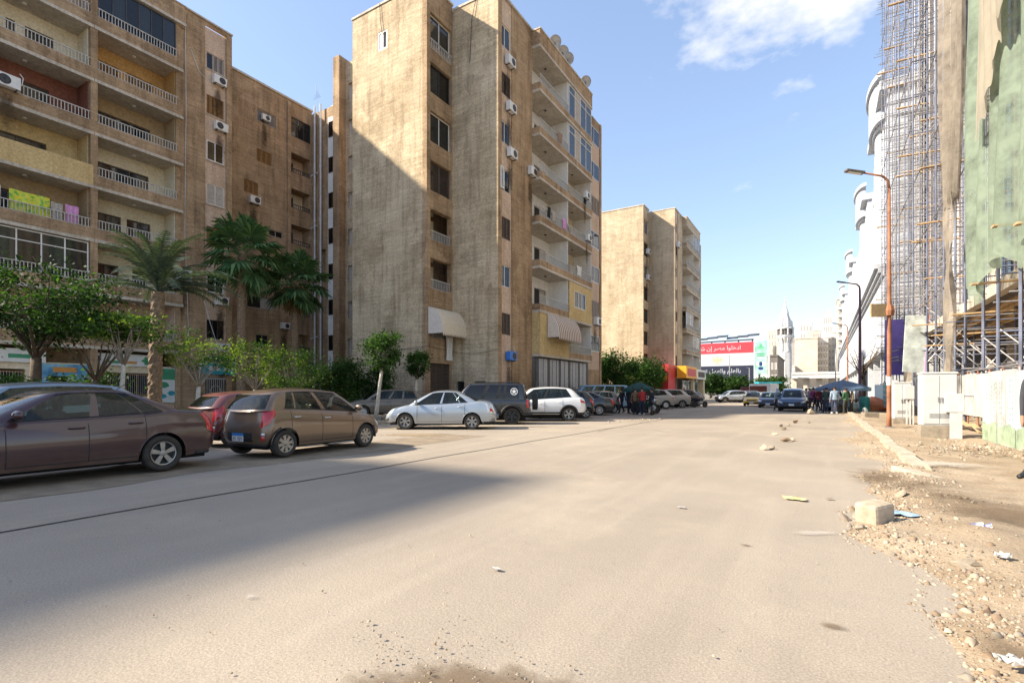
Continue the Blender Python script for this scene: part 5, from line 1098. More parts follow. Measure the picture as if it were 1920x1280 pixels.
rest = MB(); cnt = 0
for y in ys:
    for z in np.arange(1.2 if y < 33 else 3.6, 40, 1.0):
        if y < 33 and z > 6.5 and int(z) % 2: continue
        if random.random() < .12: continue
        x0, x1 = (4.45 + random.uniform(-.3, .3) if y > 33 or z < 5 else 4.85), 7.2 + random.uniform(-.3, .2); dz = random.uniform(-.08, .08)
        if cnt < 300: bar('transom', (x0, y, z + dz), (x1, y, z + dz), .026, 'scaffold_blue' if cnt % 2 else 'scaffold_grey', sc); cnt += 1
        else: rest.tube([(x0, y, z + dz), (x1, y, z + dz)], .026, 5)
        if random.random() < .45: rest.tube([(x0, y + .05, z + dz + .22), (x1, y + .05, z + dz + .22)], .02, 4)
ro_ = rest.build('transoms', 'scaffold_grey', sc); ro_['kind'] = 'stuff'
for z in np.arange(2.2, 42, 4.0):
    for a, b in ((15.2, 24.2), (24.2, 33.2), (33.2, 42.2), (42.2, 51.2), (51.2, 60.2)): bar('ledger', (4.75, a, z), (4.75, b, z + random.uniform(-.1, .1)), .028, 'scaffold_grey', sc)
for k, y in enumerate(ys):
    z0 = .4 if y < 33 else 3.0
    bar('brace', (4.8, y, z0), (6.7, y + .2, z0 + 2.6), .028, 'white_paint' if k % 2 else 'scaffold_grey', sc); bar('brace', (6.7, y, z0 + .3), (4.8, y + 2.25, z0 + 3.0), .024, 'scaffold_grey', sc)
    if y > 33:
        for q_ in range(5): z0 = random.uniform(6, 34); bar('brace', (4.9, y, z0), (6.6, y, z0 + random.uniform(1.4, 2.4)), .024, 'scaffold_grey', sc)
for k in range(34):
    y = random.choice(list(ys[8:])); z = random.uniform(3.5, 32); x = random.uniform(4.0, 5.2); bar('plank', (x, y, z), (x + random.uniform(1.6, 3.0), y + .1, z + random.uniform(-.08, .1)), .22, 'plank_wood', sc, 'box', .05)
for y, z, l in ((17.5, 5.6, 2.2), (19.5, 6.1, 1.6), (22, 4.9, 2), (25, 4.3, 2), (29, 3.9, 2.5), (31, 3.6, 2.0), (35, 5.0, 2.5)): bar('plank', (4.1, y, z), (4.1 + l, y + .1, z + .05), .24, 'plank_wood', sc, 'box', .05)
# sheets of netting
def net(label, y0, y1, ztop, zbot, X, mat, folds=6, amp=.18, seed=0, pinch=None, name='netting'):
    n, k = 90, 44; r = random.Random(seed); V = []; ph = [r.uniform(0, 6) for _ in range(4)]
    for j in range(k + 1):
        f = j / k
        for i in range(n + 1):
            u = i / n; zb = zbot(u) if callable(zbot) else zbot; z = ztop + (zb - ztop) * f; yc = (y0 + y1) / 2; w = 1.0 if not pinch else 1 - (1 - pinch[1]) * min(1, max(0, (pinch[2] - z) / (pinch[2] - pinch[0]))) ** 1.3
            y = yc + (y0 + (y1 - y0) * u - yc) * w + (pinch[3] * (1 - w) if pinch and len(pinch) > 3 else 0)
            x = X + amp * (math.sin(u * folds * 6.28 + ph[0] + .6 * math.sin(f * 5 + ph[1])) * .6 + .4 * math.sin(u * folds * 2.7 + f * 3 + ph[2])) * (.5 + .5 * f) + .06 * math.sin(f * 14 + u * 5 + ph[3]); V.append((x, y + .05 * math.sin(f * 20 + u * 9), z + (.10 * math.sin(u * 37 + ph[1]) + .08 * math.sin(u * 71) if j == k else 0)))
    Fc = [(j * (n + 1) + i, j * (n + 1) + i + 1, (j + 1) * (n + 1) + i + 1, (j + 1) * (n + 1) + i) for j in range(k) for i in range(n)]
    q = MB(); q.add(V, Fc); return tag(q.build(name, mat, smooth=True, at=(X, (y0 + y1) / 2, zbot(0.5) if callable(zbot) else zbot)), label, 'netting')
net('green debris netting hanging over the right end of the scaffolding', 13.8, 24.3, 40, lambda u: 4.3 + .9 * abs(math.sin(u * 7.5)) + .5 * (1 - u), 4.45, 'net_green', 9, .30, 2)
net('sand coloured torn sheet laid over the green netting', 18.4, 21.6, 40, lambda u: 9.2 + 3.2 * u * 0 + 2.6 * (1 - u), 4.12, 'net_sand', 4, .10, 3)
net('brown gathered netting strip dividing the scaffolding', 23.9, 29.4, 41, 9.0, 4.4, 'net_beige', 7, .2, 4, (9, .18, 22, .2)); net('twisted brown netting tail hanging to the ground', 26.2, 27.7, 9.4, .7, 4.35, 'net_beige', 3, .14, 5)
net('crumpled grey netting bundle between the two purple banners', 40.5, 43.0, 5.6, 1.2, 4.7, 'net_beige', 4, .2, 8)
# purple banners
def banner(label, p, w, h, rz, mat, tilt=0, stripe=True):
    t = thing('banner', label, 'banner', p, rz); q = MB(); q.box(-w / 2, w / 2, -.03, .03, 0, h); q.build('panel', mat, t, local=True); q = MB(); q.box(w / 2, w / 2 + .05, -.05, .05, -.02, h + .02); q.build('edge_trim', 'cloth_pink', t, local=True); t.rotation_euler.y = tilt
    if stripe:
        for k, z in enumerate((.42, .30, .24)): q = MB(); q.tube([(-w * .38, -.034, h * z), (-w * .1, -.034, h * (z + .01)), (w * .18, -.034, h * (z + .035))], .035, 5); q.build('lettering', 'hoard_white', t, local=True)
P_ = onX(1678, 700, 4.3); banner('flat purple banner with white marks beside the orange lamp post', (4.3, P_.y, 2.6), 1.15, 3.9, R(12), 'banner_purple'); P_ = onX(1712, 700, 4.2); banner('tilted green and purple banner nearer than the flat one', (4.2, P_.y, 2.5), 1.0, 3.1, R(14), 'banner_print', R(3), False)
# hoardings
def hoarding(label, X, y0, y1, h, n, mat, z0=.1, deco=None, frame=None):
    t = thing('hoarding', label, 'hoarding', (X, (y0 + y1) / 2, 0)); w = (y1 - y0) / n
    for i in range(n):
        a, b = y0 + i * w, y0 + (i + 1) * w - .015; q = MB(); dx = random.uniform(-.02, .02); q.box(X + dx, X + dx + .04, a, b, z0, z0 + h + random.uniform(-.03, .03)); po = q.build('panel', mat if isinstance(mat, str) else mat[i % len(mat)], t)
        if deco: deco(po, X + dx, a, b, z0, h, i)
    for i in range(n + 1): bar('post', (X + .08, y0 + i * w, 0), (X + .08, y0 + i * w, z0 + h + .1), .03, frame or 'scaffold_grey', t)
    for z in (z0 + .15, z0 + h * .9): bar('rail', (X + .07, y0, z), (X + .07, y1, z), .025, frame or 'scaffold_grey', t)
    return t
def deco_city(po, X, a, b, z0, h, i):
    r = random.Random(i); w = b - a
    for k in range(2):                                   # printed towers in slanting perspective with rows of windows
        y0 = a + w * (.04 + .5 * k); tw_ = w * r.uniform(.30, .44); zb = z0 + .45 + .1 * r.random(); zt = z0 + h - r.uniform(.03, .25); sk = r.uniform(.04, .14)
        q = MB(); q.add([(X - .003, y0, zb), (X - .003, y0 + tw_, zb + sk * .3), (X - .003, y0 + tw_, zt - sk), (X - .003, y0, zt)], [(0, 1, 2, 3)]); q.build('printed_tower', ('hoard_pale', 'hoard_blue', 'hoard_white')[(i + k) % 3], po)
        nc, nr_ = 4, 9
        for c in range(nc):
            if r.random() < .2: continue
            q = MB()
            for rr_ in range(nr_):
                u0, u1 = (c + .22) / nc, (c + .75) / nc; f0, f1 = (rr_ + .25) / nr_, (rr_ + .8) / nr_
                def pt(u, f): zl = zb + sk * .3 * u; zh = zt - sk * u; return (X - .006, y0 + tw_ * u, zl + (zh - zl) * f)
                q.add([pt(u0, f0), pt(u1, f0), pt(u1, f1), pt(u0, f1)], [(0, 1, 2, 3)])
            o = q.build('printed_window_column', 'hoard_mark', po); o['kind'] = 'stuff'
    q = MB(); n = 14; q.poly([(X - .009, a, z0 + .02)] + [(X - .009, a + w * k / n, z0 + .50 + .05 * math.sin(k * .5 + i * 1.3) + .02 * math.sin(k * 1.7)) for k in range(n + 1)] + [(X - .009, b, z0 + .02)]); q.build('printed_lawn', 'hoard_green', po)
hoarding('white hoarding printed with tower blocks and a green lawn', 3.85, 10.6, 19.3, 1.85, 6, 'hoard_white', .06, deco_city)
hoarding('plain beige board fence behind the white cabinet', 4.6, 19.6, 27, 1.5, 5, ['hoard_beige', 'hoard_white', 'hoard_beige'], .55, frame='rust_orange')
for k in range(8):
    y = 19.8 + k * .8; o = bar('loose_board', (4.4, y, .1 + .05 * (k % 3)), (4.45, y + 1.5, .18 + .12 * (k % 2)), .16, 'plank_wood' if k % 2 else 'shutter_dark', None, 'box', .04); tag(o, 'loose weathered board stacked under the beige fence', 'board', 'boards under the fence')
def deco_teal(po, X, a, b, z0, h, i):
    for k in range(4): q = MB(); z = z0 + .2 + k * .36; q.add([(X - .004, a + .1, z), (X - .004, b - .1, z + .06), (X - .004, b - .1, z + .24), (X - .004, a + .1 + .2 * (k % 2), z + .2)], [(0, 1, 2, 3)]); q.build('printed_stripe', 'hoard_teal', po)
hoarding('white hoarding with teal stripes beside the far lamp post', 3.6, 36.5, 44.5, 1.75, 3, 'hoard_white', .35, deco_teal); hoarding('grey blue site fence in front of the white mall', 4.2, 45, 60, 2.0, 6, 'hoard_pale', .05)
# cabinets
def cabinet(label, px, py, w, d, h, base, rz):
    p = gnd(px, py); t = thing('utility_cabinet', label, 'utility cabinet', (p.x, p.y, .06), rz); q = MB(); q.box(-w / 2 - .06, w / 2 + .06, -d / 2 - .05, d / 2 + .05, -.1, base); q.build('concrete_base', 'rock_grey', t, bevel=.02, local=True)
    q = MB(); q.box(-w / 2, w / 2, -d / 2, d / 2, base, base + h); q.build('casing', 'cab_white', t, bevel=.03, local=True); q = MB(); q.box(-w / 2 - .02, w / 2 + .02, -d / 2 - .02, d / 2 + .02, base + h - .01, base + h + .05); q.build('lid', 'cab_white', t, bevel=.02, local=True)
    for s_ in (-1, 1):
        q = MB(); q.box(min(0, s_ * w * .48) + .008, max(0, s_ * w * .48) - .008, -d / 2 - .018, -d / 2 - .003, base + .06, base + h - .06); do = q.build('door', 'cab_white', t, bevel=.008, local=True); q = MB(); q.box(s_ * .04 - .012, s_ * .04 + .012, -d / 2 - .045, -d / 2 - .018, base + h * .45, base + h * .55); q.build('handle', 'grey_metal', do, local=True)
    for k in range(5): q = MB(); q.box(-w * .3, w * .3, -d / 2 - .024, -d / 2 - .019, base + h * .15 + k * .03, base + h * .15 + k * .03 + .012); q.build('vent_slot', 'grey_metal', t, local=True)
    return t
CF = R(6)
c1 = cabinet('large white utility cabinet on a concrete base', 1757, 822, .84, .5, 1.55, .34, CF); q = MB(); q.box(.10, .52, -.45, -.28, .75, 1.3); q.build('meter_box', 'cab_white', c1, bevel=.015, local=True); q = MB(); q.box(.18, .46, -.47, -.44, -.02, .74); q.build('cable_cover', 'cab_white', c1, local=True)
c2 = cabinet('smaller white utility cabinet with a meter box on legs', 1690, 797, .62, .45, 1.5, .22, CF); q = MB(); q.box(.02, .36, -.42, -.24, 1.05, 1.6); q.build('meter_box', 'cab_white', c2, bevel=.015, local=True)
for x in (.08, .2, .3): q = MB(); q.box(x, x + .05, -.38, -.34, .0, 1.05); q.build('meter_leg', 'cab_white', c2, local=True)
# lamp posts
def lamp_post(label, x, y, h, mat, arm=1.5, r=.075, band=False):
    t = thing('lamp_post', label, 'lamp post', (x, y, .05), 0, 'street lamps along the right pavement'); q = MB(); q.tube([(0, 0, 0), (0, 0, .5), (.01, 0, h * .6), (0, 0, h - .5)], [r * 1.25, r * 1.15, r, r * .72], 12); q.build('pole', mat, t, True, local=True)
    ax = Vector((-CA, -SA, 0)); q = MB(); q.tube([Vector((0, 0, h - .5)), Vector((0, 0, h - .2)) + ax * .04, Vector((0, 0, h - .02)) + ax * .25, Vector((0, 0, h + .1)) + ax * arm * .65], [r * .72, r * .65, r * .6, r * .5], 10); q.build('arm', mat, t, True, local=True)
    c = Vector((0, 0, h + .15)) + ax * arm * .92; e = (ax + Vector((0, 0, .14))).normalized(); sd = ax.cross(Vector((0, 0, 1))); up = sd.cross(e); q = MB(); q.obox(c, e * .36, sd * .11, up * .05); q.build('lamp_head', 'lamp_head', t, bevel=.03, local=True)
    q = MB(); q.obox(c - up * .055, e * .26, sd * .08, up * .006); q.build('diffuser', 'white_paint', t, local=True)
    if band: q = MB(); q.lathe([(r * 1.16, 1.62), (r * 1.16, 1.95)], 14); q.build('painted_band', 'white_paint', t, local=True)
    q = MB(); q.box(-.14, .14, -.14, .14, 0, .03); q.build('base_plate', 'grey_metal', t, local=True); return t
p = gnd(1667, 803); l1 = lamp_post('orange rusted lamp post by the white cabinets', p.x, p.y, 9.7, 'rust_orange', 1.45, .068, True)
q = MB(); q.box(-.72, -.12, -.05, .03, 4.25, 4.75); so = q.build('sign_panel', 'brick_tan', l1, local=True); so.rotation_euler.z = ANG; q = MB(); q.lathe([(.16, 4.3), (.18, 4.5), (.13, 4.7)], 10); q.build('clamp', 'rust_orange', l1, local=True)
pm('post_purple', (.13, .07, .09), .6, .3, 3)
lamp_post('dark purple lamp post beside the blue umbrella', 2.5, 49.5, 10.0, 'post_purple', 1.6, .10); lamp_post('third lamp post along the kerb, thin and reddish', 2.5, 74, 9.5, 'rust_orange', 1.6, .09); lamp_post('most distant lamp post before the far canopy', 1.8, 104, 9.5, 'grey_metal', 1.6, .09)
# ---- white mall with rounded bays
ml = thing('shopping_mall', 'white mall with rounded tower bays beyond the scaffolding', 'building', (14, 120, 0)); T = TXN(5.0)
m = MB(T); m.box(60.5, 215, -25, 0, 5.4, 12.6); m.build('podium_wall', 'mall_white', ml); m = MB(T); m.box(61, 215, -25, -2.6, 0, 5.4); m.build('ground_floor_wall', 'far_white', ml)
for k, (w, z0, z1) in enumerate(((.25, 12.6, 12.9), (.5, 12.9, 13.3), (.8, 13.3, 13.7))): m = MB(T); m.box(60.4, 215, -25, w, z0, z1); m.build('cornice', 'mall_white', ml)
m = MB(T); m.box(60.4, 215, .001, .3, 5.2, 5.75); m.build('cornice', 'mall_white', ml)
for y in np.arange(66, 215, 9.0):
    q = MB(T); q.box(y, y + 1.0, -2.6, -.2, 0, 5.2); q.build('column', 'mall_white', ml)
    for k in range(3): window(ml, T, y + 1.5 + k * 2, y + 2.6 + k * 2, 7.5, 11.6, 1, 'alu', 'blue_glass', .04)
for k in range(10): y = 66 + k * 14; window(ml, TXN(7.6), y + 1.2, y + 7.5, .4, 4.2, 3, 'alu', 'blue_glass', .03)
m = MB(T); m.box(62, 215, -18, -.9, 13.7, 28.5); m.build('upper_wall', 'mall_white', ml)
for k in range(22): y = 64 + k * 6.8; window(ml, T, y, y + 2.4, 15, 27, 1, 'alu', 'blue_glass', -.86, .08, 21)
for y, h in ((71, 35.0), (99, 33), (141, 33), (189, 34)):
    m = MB(T); m.box(y - 8, y + 8, -18, -.5, 13.7, h - 3.5); m.build('tower_wall', 'mall_white', ml)
    q = MB(); n = 24
    for z0, z1, rr in ((13.7, h - 5.0, .55), (h - 5.0, h - 4.7, .8), (h - 4.7, h - .5, 1.1), (h - .5, h, 1.35)):
        V = [(5.55 - rr * math.sin(math.pi * i / n), y - 4.0 * rr * math.cos(math.pi * i / n)) for i in range(n + 1)]
        q.prism([(a, b) for a, b in V], z0, z1, 'z')
    q.build('rounded_bay', 'mall_white', ml)
    for s_ in (-6.6, -4.4, 4.4, 6.6): window(ml, T, y + s_ - .9, y + s_ + .9, 15, h - 5.5, 1, 'alu', 'blue_glass', -.46, .08, (h + 9) / 2)
    m = MB(T); m.box(y - 8.3, y + 8.3, -18, .2, h - 3.5, h - 2.6); m.build('cornice', 'mall_white', ml)

# ================================================================ far end of the street
pm('bb_red', (.62, .045, .06), .5, .06, 2); pm('bb_white', (.46, .49, .53), .5, .04, 2); pm('bb_black', (.018, .022, .045), .5, .1, 2); pm('emblem_gold', (.50, .42, .26), .5, .15, 4); pm('bb_green', (.12, .42, .24), .5, .1, 3); mural('bb_ad', (.42, .58, .54), (.28, .52, .42), (.12, .38, .22), .35)
def text(body, size, T, mat, name, par, flip=True):
    cu = bpy.data.curves.new('t', 'FONT'); cu.body = body; cu.size = size; cu.align_x = 'RIGHT'; ob = bpy.data.objects.new('t', cu); C.objects.link(ob); bpy.context.view_layer.update()
    me = bpy.data.meshes.new_from_object(ob.evaluated_get(bpy.context.evaluated_depsgraph_get())); bpy.data.objects.remove(ob); me.name = name; me.materials.clear(); me.materials.append(M[mat])
    o = bpy.data.objects.new(name, me); C.objects.link(o); o.parent = par; o.rotation_euler = (R(90), 0, 0); o.location = Vector(T) - wloc(par); return o
def AR(*words): return ' '.join(''.join(chr(c) for c in w[::-1]) for w in words[::-1])
line1 = AR((0xFE8D, 0xFEA9, 0xFEA7, 0xFEE0, 0xFEEE, 0xFE8D), (0xFEE3, 0xFEBC, 0xFEAE), (0xFE87, 0xFEE5), (0xFEB7, 0xFE8E, 0xFE80), (0xFE8D, 0xFEDF, 0xFEE0, 0xFEEA))
line2 = AR((0xFE91, 0xFE8E, 0xFEDF, 0xFECC, 0xFEE0, 0xFEE2), (0xFEED, 0xFE8D, 0xFEDF, 0xFECC, 0xFEE4, 0xFEDE), (0xFE97, 0xFEE8, 0xFEEC, 0xFEBE))
YB = 140.0; a, b = onY(1306, 640, YB), onY(1413, 640, YB)
bbt = thing('billboard', 'giant red white and black flag billboard with a gold eagle', 'billboard', ((a.x + b.x) / 2, YB, 0)); z0, z1 = onY(1413, 700, YB).z, onY(1413, 640, YB).z + .0; hh = (z1 - z0)
zA, zB_ = z1 - hh * .345, z0 + hh * .26
for nm, c, d, mt in (('red_band', zA, z1, 'bb_red'), ('white_band', zB_, zA - .002, 'bb_white'), ('black_band', z0 - 3, zB_ - .002, 'bb_black')): q = MB(); q.box(a.x, b.x, YB, YB + .3, c, d); q.build(nm, mt, bbt)
ct = onY(1391, 660, YB); text(line1, 1.45, (ct.x - .2, YB - .03, zA + .95), 'bb_white', 'lettering', bbt); text(line2, 1.45, (ct.x - .2, YB - .03, zB_ - 1.75), 'bb_white', 'lettering', bbt)
em = onY(1345, 675, YB); q = MB()
def EP(pts): q.poly([(em.x + x, YB - .02, em.z + z) for x, z in pts])
EP([(-.25, -.9), (.25, -.9), (.4, .1), (.2, .6), (-.2, .6), (-.4, .1)]); EP([(-.2, .62), (.2, .62), (.16, 1.0), (-.1, 1.05), (-.32, .85)])
for s_ in (-1, 1): EP([(s_ * .42, .3), (s_ * 1.15, .95), (s_ * 1.2, -.7), (s_ * .75, -.35), (s_ * .42, -.5)]); EP([(s_ * .1, -.92), (s_ * .9, -.85), (s_ * .85, -1.05), (s_ * .1, -1.1)])
q.build('eagle_emblem', 'emblem_gold', bbt)
for x in np.linspace(a.x + .5, b.x - .3, 5): bar('support_post', (x, YB + .4, 0), (x, YB + .4, z1 + .6), .18, 'dark_metal', bbt)
bar('top_rail', (a.x, YB + .2, z1 + .35), (b.x, YB + .2, z1 + .55), .2, 'dark_metal', bbt)
for k, x in enumerate(np.linspace(a.x + .5, b.x - 1, 6)): q = MB(); q.obox((x + .8, YB + 1.5, z1 + 1.3 + .25 * (k % 3)), (1.4, 0, .05), (0, .9, .35), (0, 0, .04)); q.build('roof_panel', 'dark_metal', bbt)
a2, b2 = onY(1415, 640, YB - 1), onY(1438, 640, YB - 1); ad = thing('billboard', 'tall pale green advertisement beside the flag billboard', 'billboard', ((a2.x + b2.x) / 2, YB - 1, 0)); q = MB(); q.box(a2.x, b2.x, YB - 1, YB - .8, z0 - .2, z1); q.build('panel', 'bb_ad', ad)
def adm(u0, u1, v0, v1, mt, n=12):
    q = MB(); W_, H_ = b2.x - a2.x, z1 - z0; q.poly([(a2.x + W_ * ((u0 + u1) / 2 + (u1 - u0) / 2 * math.cos(6.283 * i / n)), YB - 1.02, z0 + H_ * ((v0 + v1) / 2 + (v1 - v0) / 2 * math.sin(6.283 * i / n))) for i in range(n)]); q.build('printed_mark', mt, ad)
adm(.2, .8, .74, .84, 'bb_green'); adm(.38, .62, .82, .92, 'bb_green'); adm(.1, .9, .58, .62, 'sign_green'); adm(.1, .9, .52, .56, 'sign_green')
for u in (.1, .35, .6): adm(u, u + .3, .22, .36, 'sign_white' if u != .35 else 'sign_navy')
adm(.28, .72, .1, .2, 'sign_navy')
bar('support_post', (b2.x + .4, YB - .8, 0), (b2.x + .4, YB - .8, z1), .25, 'white_paint', ad); bar('support_post', (a2.x + 1, YB - .7, 0), (a2.x + 1, YB - .7, z0), .25, 'dark_metal', ad)
def tower(name, label, x0, x1, y, dep, h, mat, nf, nw, haze_pane='shutter_haze_grey', bal=False, cat='building', group=None, hole=True):  # grey panes put the distance haze into the colour
    t = thing(name, label, cat, ((x0 + x1) / 2, y + dep / 2, 0), 0, group); Tt = TY(y); q = MB(); q.box(x0, x1, y, y + dep, 0, h); q.build('wall', mat, t); q = MB(); q.box(x0 - .2, x1 + .2, y - .2, y + dep, h, h + .5); q.build('roof_parapet', mat, t)
    W_ = (x1 - x0) / max(1, nw)
    for i in range(nw):
        for k in range(nf):
            u = x0 + W_ * (i + .5); z = 4 + (h - 5) * k / nf; window(t, Tt, u - W_ * .3, u + W_ * .3, z + .6, z + (h - 5) / nf * .75, 1, 'far_white', haze_pane, .05, .12)
            if bal: q = MB(Tt); q.box(u - W_ * .42, u + W_ * .42, .06, 1.0, z - .1, z + .8); q.build('balcony', 'far_white', t)
    q = MB(); q.box(x0 + (x1 - x0) * .55, x0 + (x1 - x0) * .8, y + 1, y + 4, h + .5, h + 3.2); q.build('roof_hut', mat, t); return t
def farx(px, Y): return onY(px, 700, Y).x
tower('far_building', 'long dark roofed building with a pink ground floor past the billboards', farx(1438, 170), farx(1458, 170), 170, 30, 12, 'stone_dark', 2, 3)
tower('far_building', 'dark grey high rise just right of the minaret', farx(1479, 330), farx(1492, 330), 330, 30, 30, 'shutter_haze_grey', 8, 3); tower('far_building', 'wide plain beige block in the middle distance', farx(1490, 250), farx(1533, 250), 250, 25, 24, 'far_beige', 0, 0); tower('far_building', 'pale block with rows of balconies beside the plain beige one', farx(1533, 256), farx(1553, 256), 256, 25, 24.5, 'far_white', 7, 4, bal=True)
tower('far_building', 'slim white block behind the bare street tree', farx(1553, 262), farx(1571, 262), 262, 25, 27, 'far_white', 8, 3); tower('far_building', 'tallest far tower with rounded balconies and a beige side', farx(1570, 240), farx(1590, 240), 240, 20, 38, 'far_beige', 11, 2, bal=True); tower('far_building', 'white mosque hall at the foot of the minaret', farx(1455, 240), farx(1490, 240), 240, 20, 12, 'far_white', 2, 6); tower('far_building', 'distant low white block filling the end of the street', farx(1480, 400), farx(1560, 400), 400, 20, 28, 'far_white', 6, 12)
for k, (a, b, Y_, h_, mt, l) in enumerate(((1440, 1462, 420, 46, 'far_beige', 'pale block far behind the pink fronted building'), (1500, 1522, 480, 58, 'far_white', 'distant white tower rising over the plain beige block'), (1524, 1540, 520, 55, 'far_beige', 'distant beige tower right of the white one'), (1544, 1560, 450, 60, 'far_white', 'slender distant tower left of the tallest one'))): tower('far_building', l, farx(a, Y_), farx(b, Y_), Y_, 20, h_, mt, 8, 4)
br = thing('road_bridge', 'flat pale bridge deck crossing the end of the street', 'bridge', (10, 205, 0)); q = MB(); q.box(farx(1484, 205), farx(1585, 205), 205, 214, 6.2, 7.6); q.build('deck', 'far_white', br); 
for px in (1488, 1512, 1536, 1562): x = farx(px, 207); q = MB(); q.box(x - .9, x + .9, 207, 210, 0, 6.2); q.build('pier', 'concrete', br)
q = MB(); q.box(farx(1484, 205), farx(1585, 205), 204.8, 205, 7.6, 8.4); q.build('parapet', 'far_white', br)
# minaret
mp_ = onY(1472, 700, 225); mt_ = thing('minaret', 'white octagonal minaret with a carved gallery and spire', 'minaret', (mp_.x, 225, 0))
def oct_(prof, nm, mat, n=8): q = MB(); q.lathe(prof, n, (0, 0, 0)); q.build(nm, mat, mt_, local=True)
oct_([(2.3, 0), (2.3, 17), (2.0, 17.2), (2.0, 20.5)], 'shaft', 'far_white'); oct_([(2.0, 20.5), (2.3, 21.3), (2.9, 22.3), (3.2, 22.8), (3.2, 23.4)], 'corbel', 'far_white'); oct_([(2.5, 23.4), (2.5, 25.8)], 'gallery', 'stone_dark'); oct_([(3.2, 25.8), (3.3, 26.2), (2.5, 26.6), (2.7, 28.2), (2.2, 29.2), (1.9, 30.4), (1.5, 31.2), (1.2, 32.6), (.6, 34.2), (.25, 36)], 'spire', 'far_white'); oct_([(.25, 36), (.3, 36.4), (.08, 36.8), (.05, 39)], 'finial', 'emblem_gold')
for i in range(8):
    an_ = 6.2832 * (i + .5) / 8; x, y = 3.0 * math.cos(an_), 3.0 * math.sin(an_); q = MB(); q.tube([(x, y, 23.4), (x, y, 25.8)], .28, 6); q.build('gallery_column', 'far_white', mt_, local=True); q = MB(); q.tube([(2.3 * math.cos(an_), 2.3 * math.sin(an_), 17), (2.15 * math.cos(an_), 2.15 * math.sin(an_), 20), (2.9 * math.cos(an_), 2.9 * math.sin(an_), 22.4)], .22, 6); q.build('rib', 'far_white', mt_, local=True)
    q = MB(); q.tube([(2.5 * math.cos(an_), 2.5 * math.sin(an_), 26.6), (2.3 * math.cos(an_), 2.3 * math.sin(an_), 29), (1.2 * math.cos(an_), 1.2 * math.sin(an_), 32.2)], [.5, .45, .1], 6); q.build('petal', 'far_white', mt_, local=True)
# ---- shops in the ground floor of the far beige block
pm('shop_red', (.50, .03, .04), .5, .08, 2); pm('shop_yellow', (.75, .36, .02), .5, .08, 2); pm('shop_orange', (.72, .24, .02), .5, .08, 2)
ks = thing('fast_food_shop', 'red and yellow fast food shop under the far beige block', 'shop', (-16.5, 70, 0)); T = TX(-16.4)
q = MB(); q.box(-19.2, -16.9, 66.2, 69.8, 0, 5.0); q.build('kiosk_wall', 'shop_red', ks); q = MB(TY(66.2)); q.box(-21.2, -19.3, -2, .4, 0, 4.0); q.build('side_stand', 'shop_yellow', ks); q = MB(TY(66.2)); q.box(-22.6, -21.3, -2, .8, 0, 3.3); q.build('side_stand', 'shop_orange', ks)
q = MB(T); q.box(69.9, 76.5, -.3, .9, 3.3, 4.9); q.build('fascia', 'shop_yellow', ks); q = MB(T); q.box(76.6, 83, -.3, .9, 3.3, 4.7); q.build('fascia', 'sign_white', ks); q = MB(T); q.box(70.8, 75.8, .9, .93, 3.6, 4.6); q.build('fascia_print', 'shop_red', ks); q = MB(T); q.box(77.5, 82.2, .9, .93, 3.6, 4.4); q.build('fascia_print', 'stone_dark', ks)
q = MB(T); q.box(70, 83, -.9, -.5, 0, 3.2); q.build('shop_interior', 'stone_dark', ks)
for y in (71, 74, 78.5): window(ks, T, y, y + 2.2, .4, 3.0, 1, 'alu', 'window_glass', .2)
q = MB(T); q.box(76.3, 76.8, -.2, .5, 0, 3.3); q.box(82.4, 83.2, -.2, .7, 0, 3.3); q.build('pillar', 'plaster_cream', ks); q = MB(); q.lathe([(0, -.06), (.6, -.06), (.6, .06), (0, .06)], 18, axis='y', c=(-17.6, 66.0, 3.3)); q.build('round_sign', 'shop_yellow', ks)
# ================================================================ vegetation
def leaf_mat(name, c_dark, c_light, trans=.35):
    m, t, b = nodes_of(name); out = t.nodes['Material Output']; g_ = N('ShaderNodeNewGeometry', nt=t)
    r = N('ShaderNodeValToRGB', nt=t); e = r.color_ramp.elements; e[0].color = (*c_dark, 1); e[1].color = (*c_light, 1); e[0].position = .1; e[1].position = .95; t.links.new(g_.outputs['Random Per Island'], r.inputs[0])
    t.links.new(r.outputs[0], b.inputs['Base Color']); b.inputs['Roughness'].default_value = .62; b.inputs['Specular IOR Level'].default_value = .12
    tl = N('ShaderNodeBsdfTranslucent', nt=t); t.links.new(mixc(t, 1.0, r.outputs[0], (1.3, 1.5, .6), 'MULTIPLY'), tl.inputs[0]); mx_ = N('ShaderNodeMixShader', nt=t); mx_.inputs[0].default_value = trans; t.links.new(b.outputs[0], mx_.inputs[1]); t.links.new(tl.outputs[0], mx_.inputs[2]); t.links.new(mx_.outputs[0], out.inputs[0])
leaf_mat('leaf_deep', (.014, .036, .010), (.040, .075, .018), .2); leaf_mat('leaf_mid', (.026, .064, .014), (.078, .15, .032)); leaf_mat('leaf_lime', (.075, .13, .02), (.21, .27, .05), .4); leaf_mat('leaf_palm', (.040, .095, .040), (.15, .25, .105), .25); leaf_mat('leaf_date', (.050, .072, .052), (.105, .135, .095), .15); leaf_mat('leaf_dry', (.16, .10, .04), (.30, .20, .09), .2)
pm('bark_grey', (.26, .215, .16), .9, .3, 9, .6, 30); pm('bark_pale', (.50, .45, .37), .9, .2, 9, .5, 30); pm('bark_brown', (.11, .075, .045), .9, .3, 8, .8, 22); pm('palm_bark', (.22, .155, .10), .95, .45, 12, .9, 26)
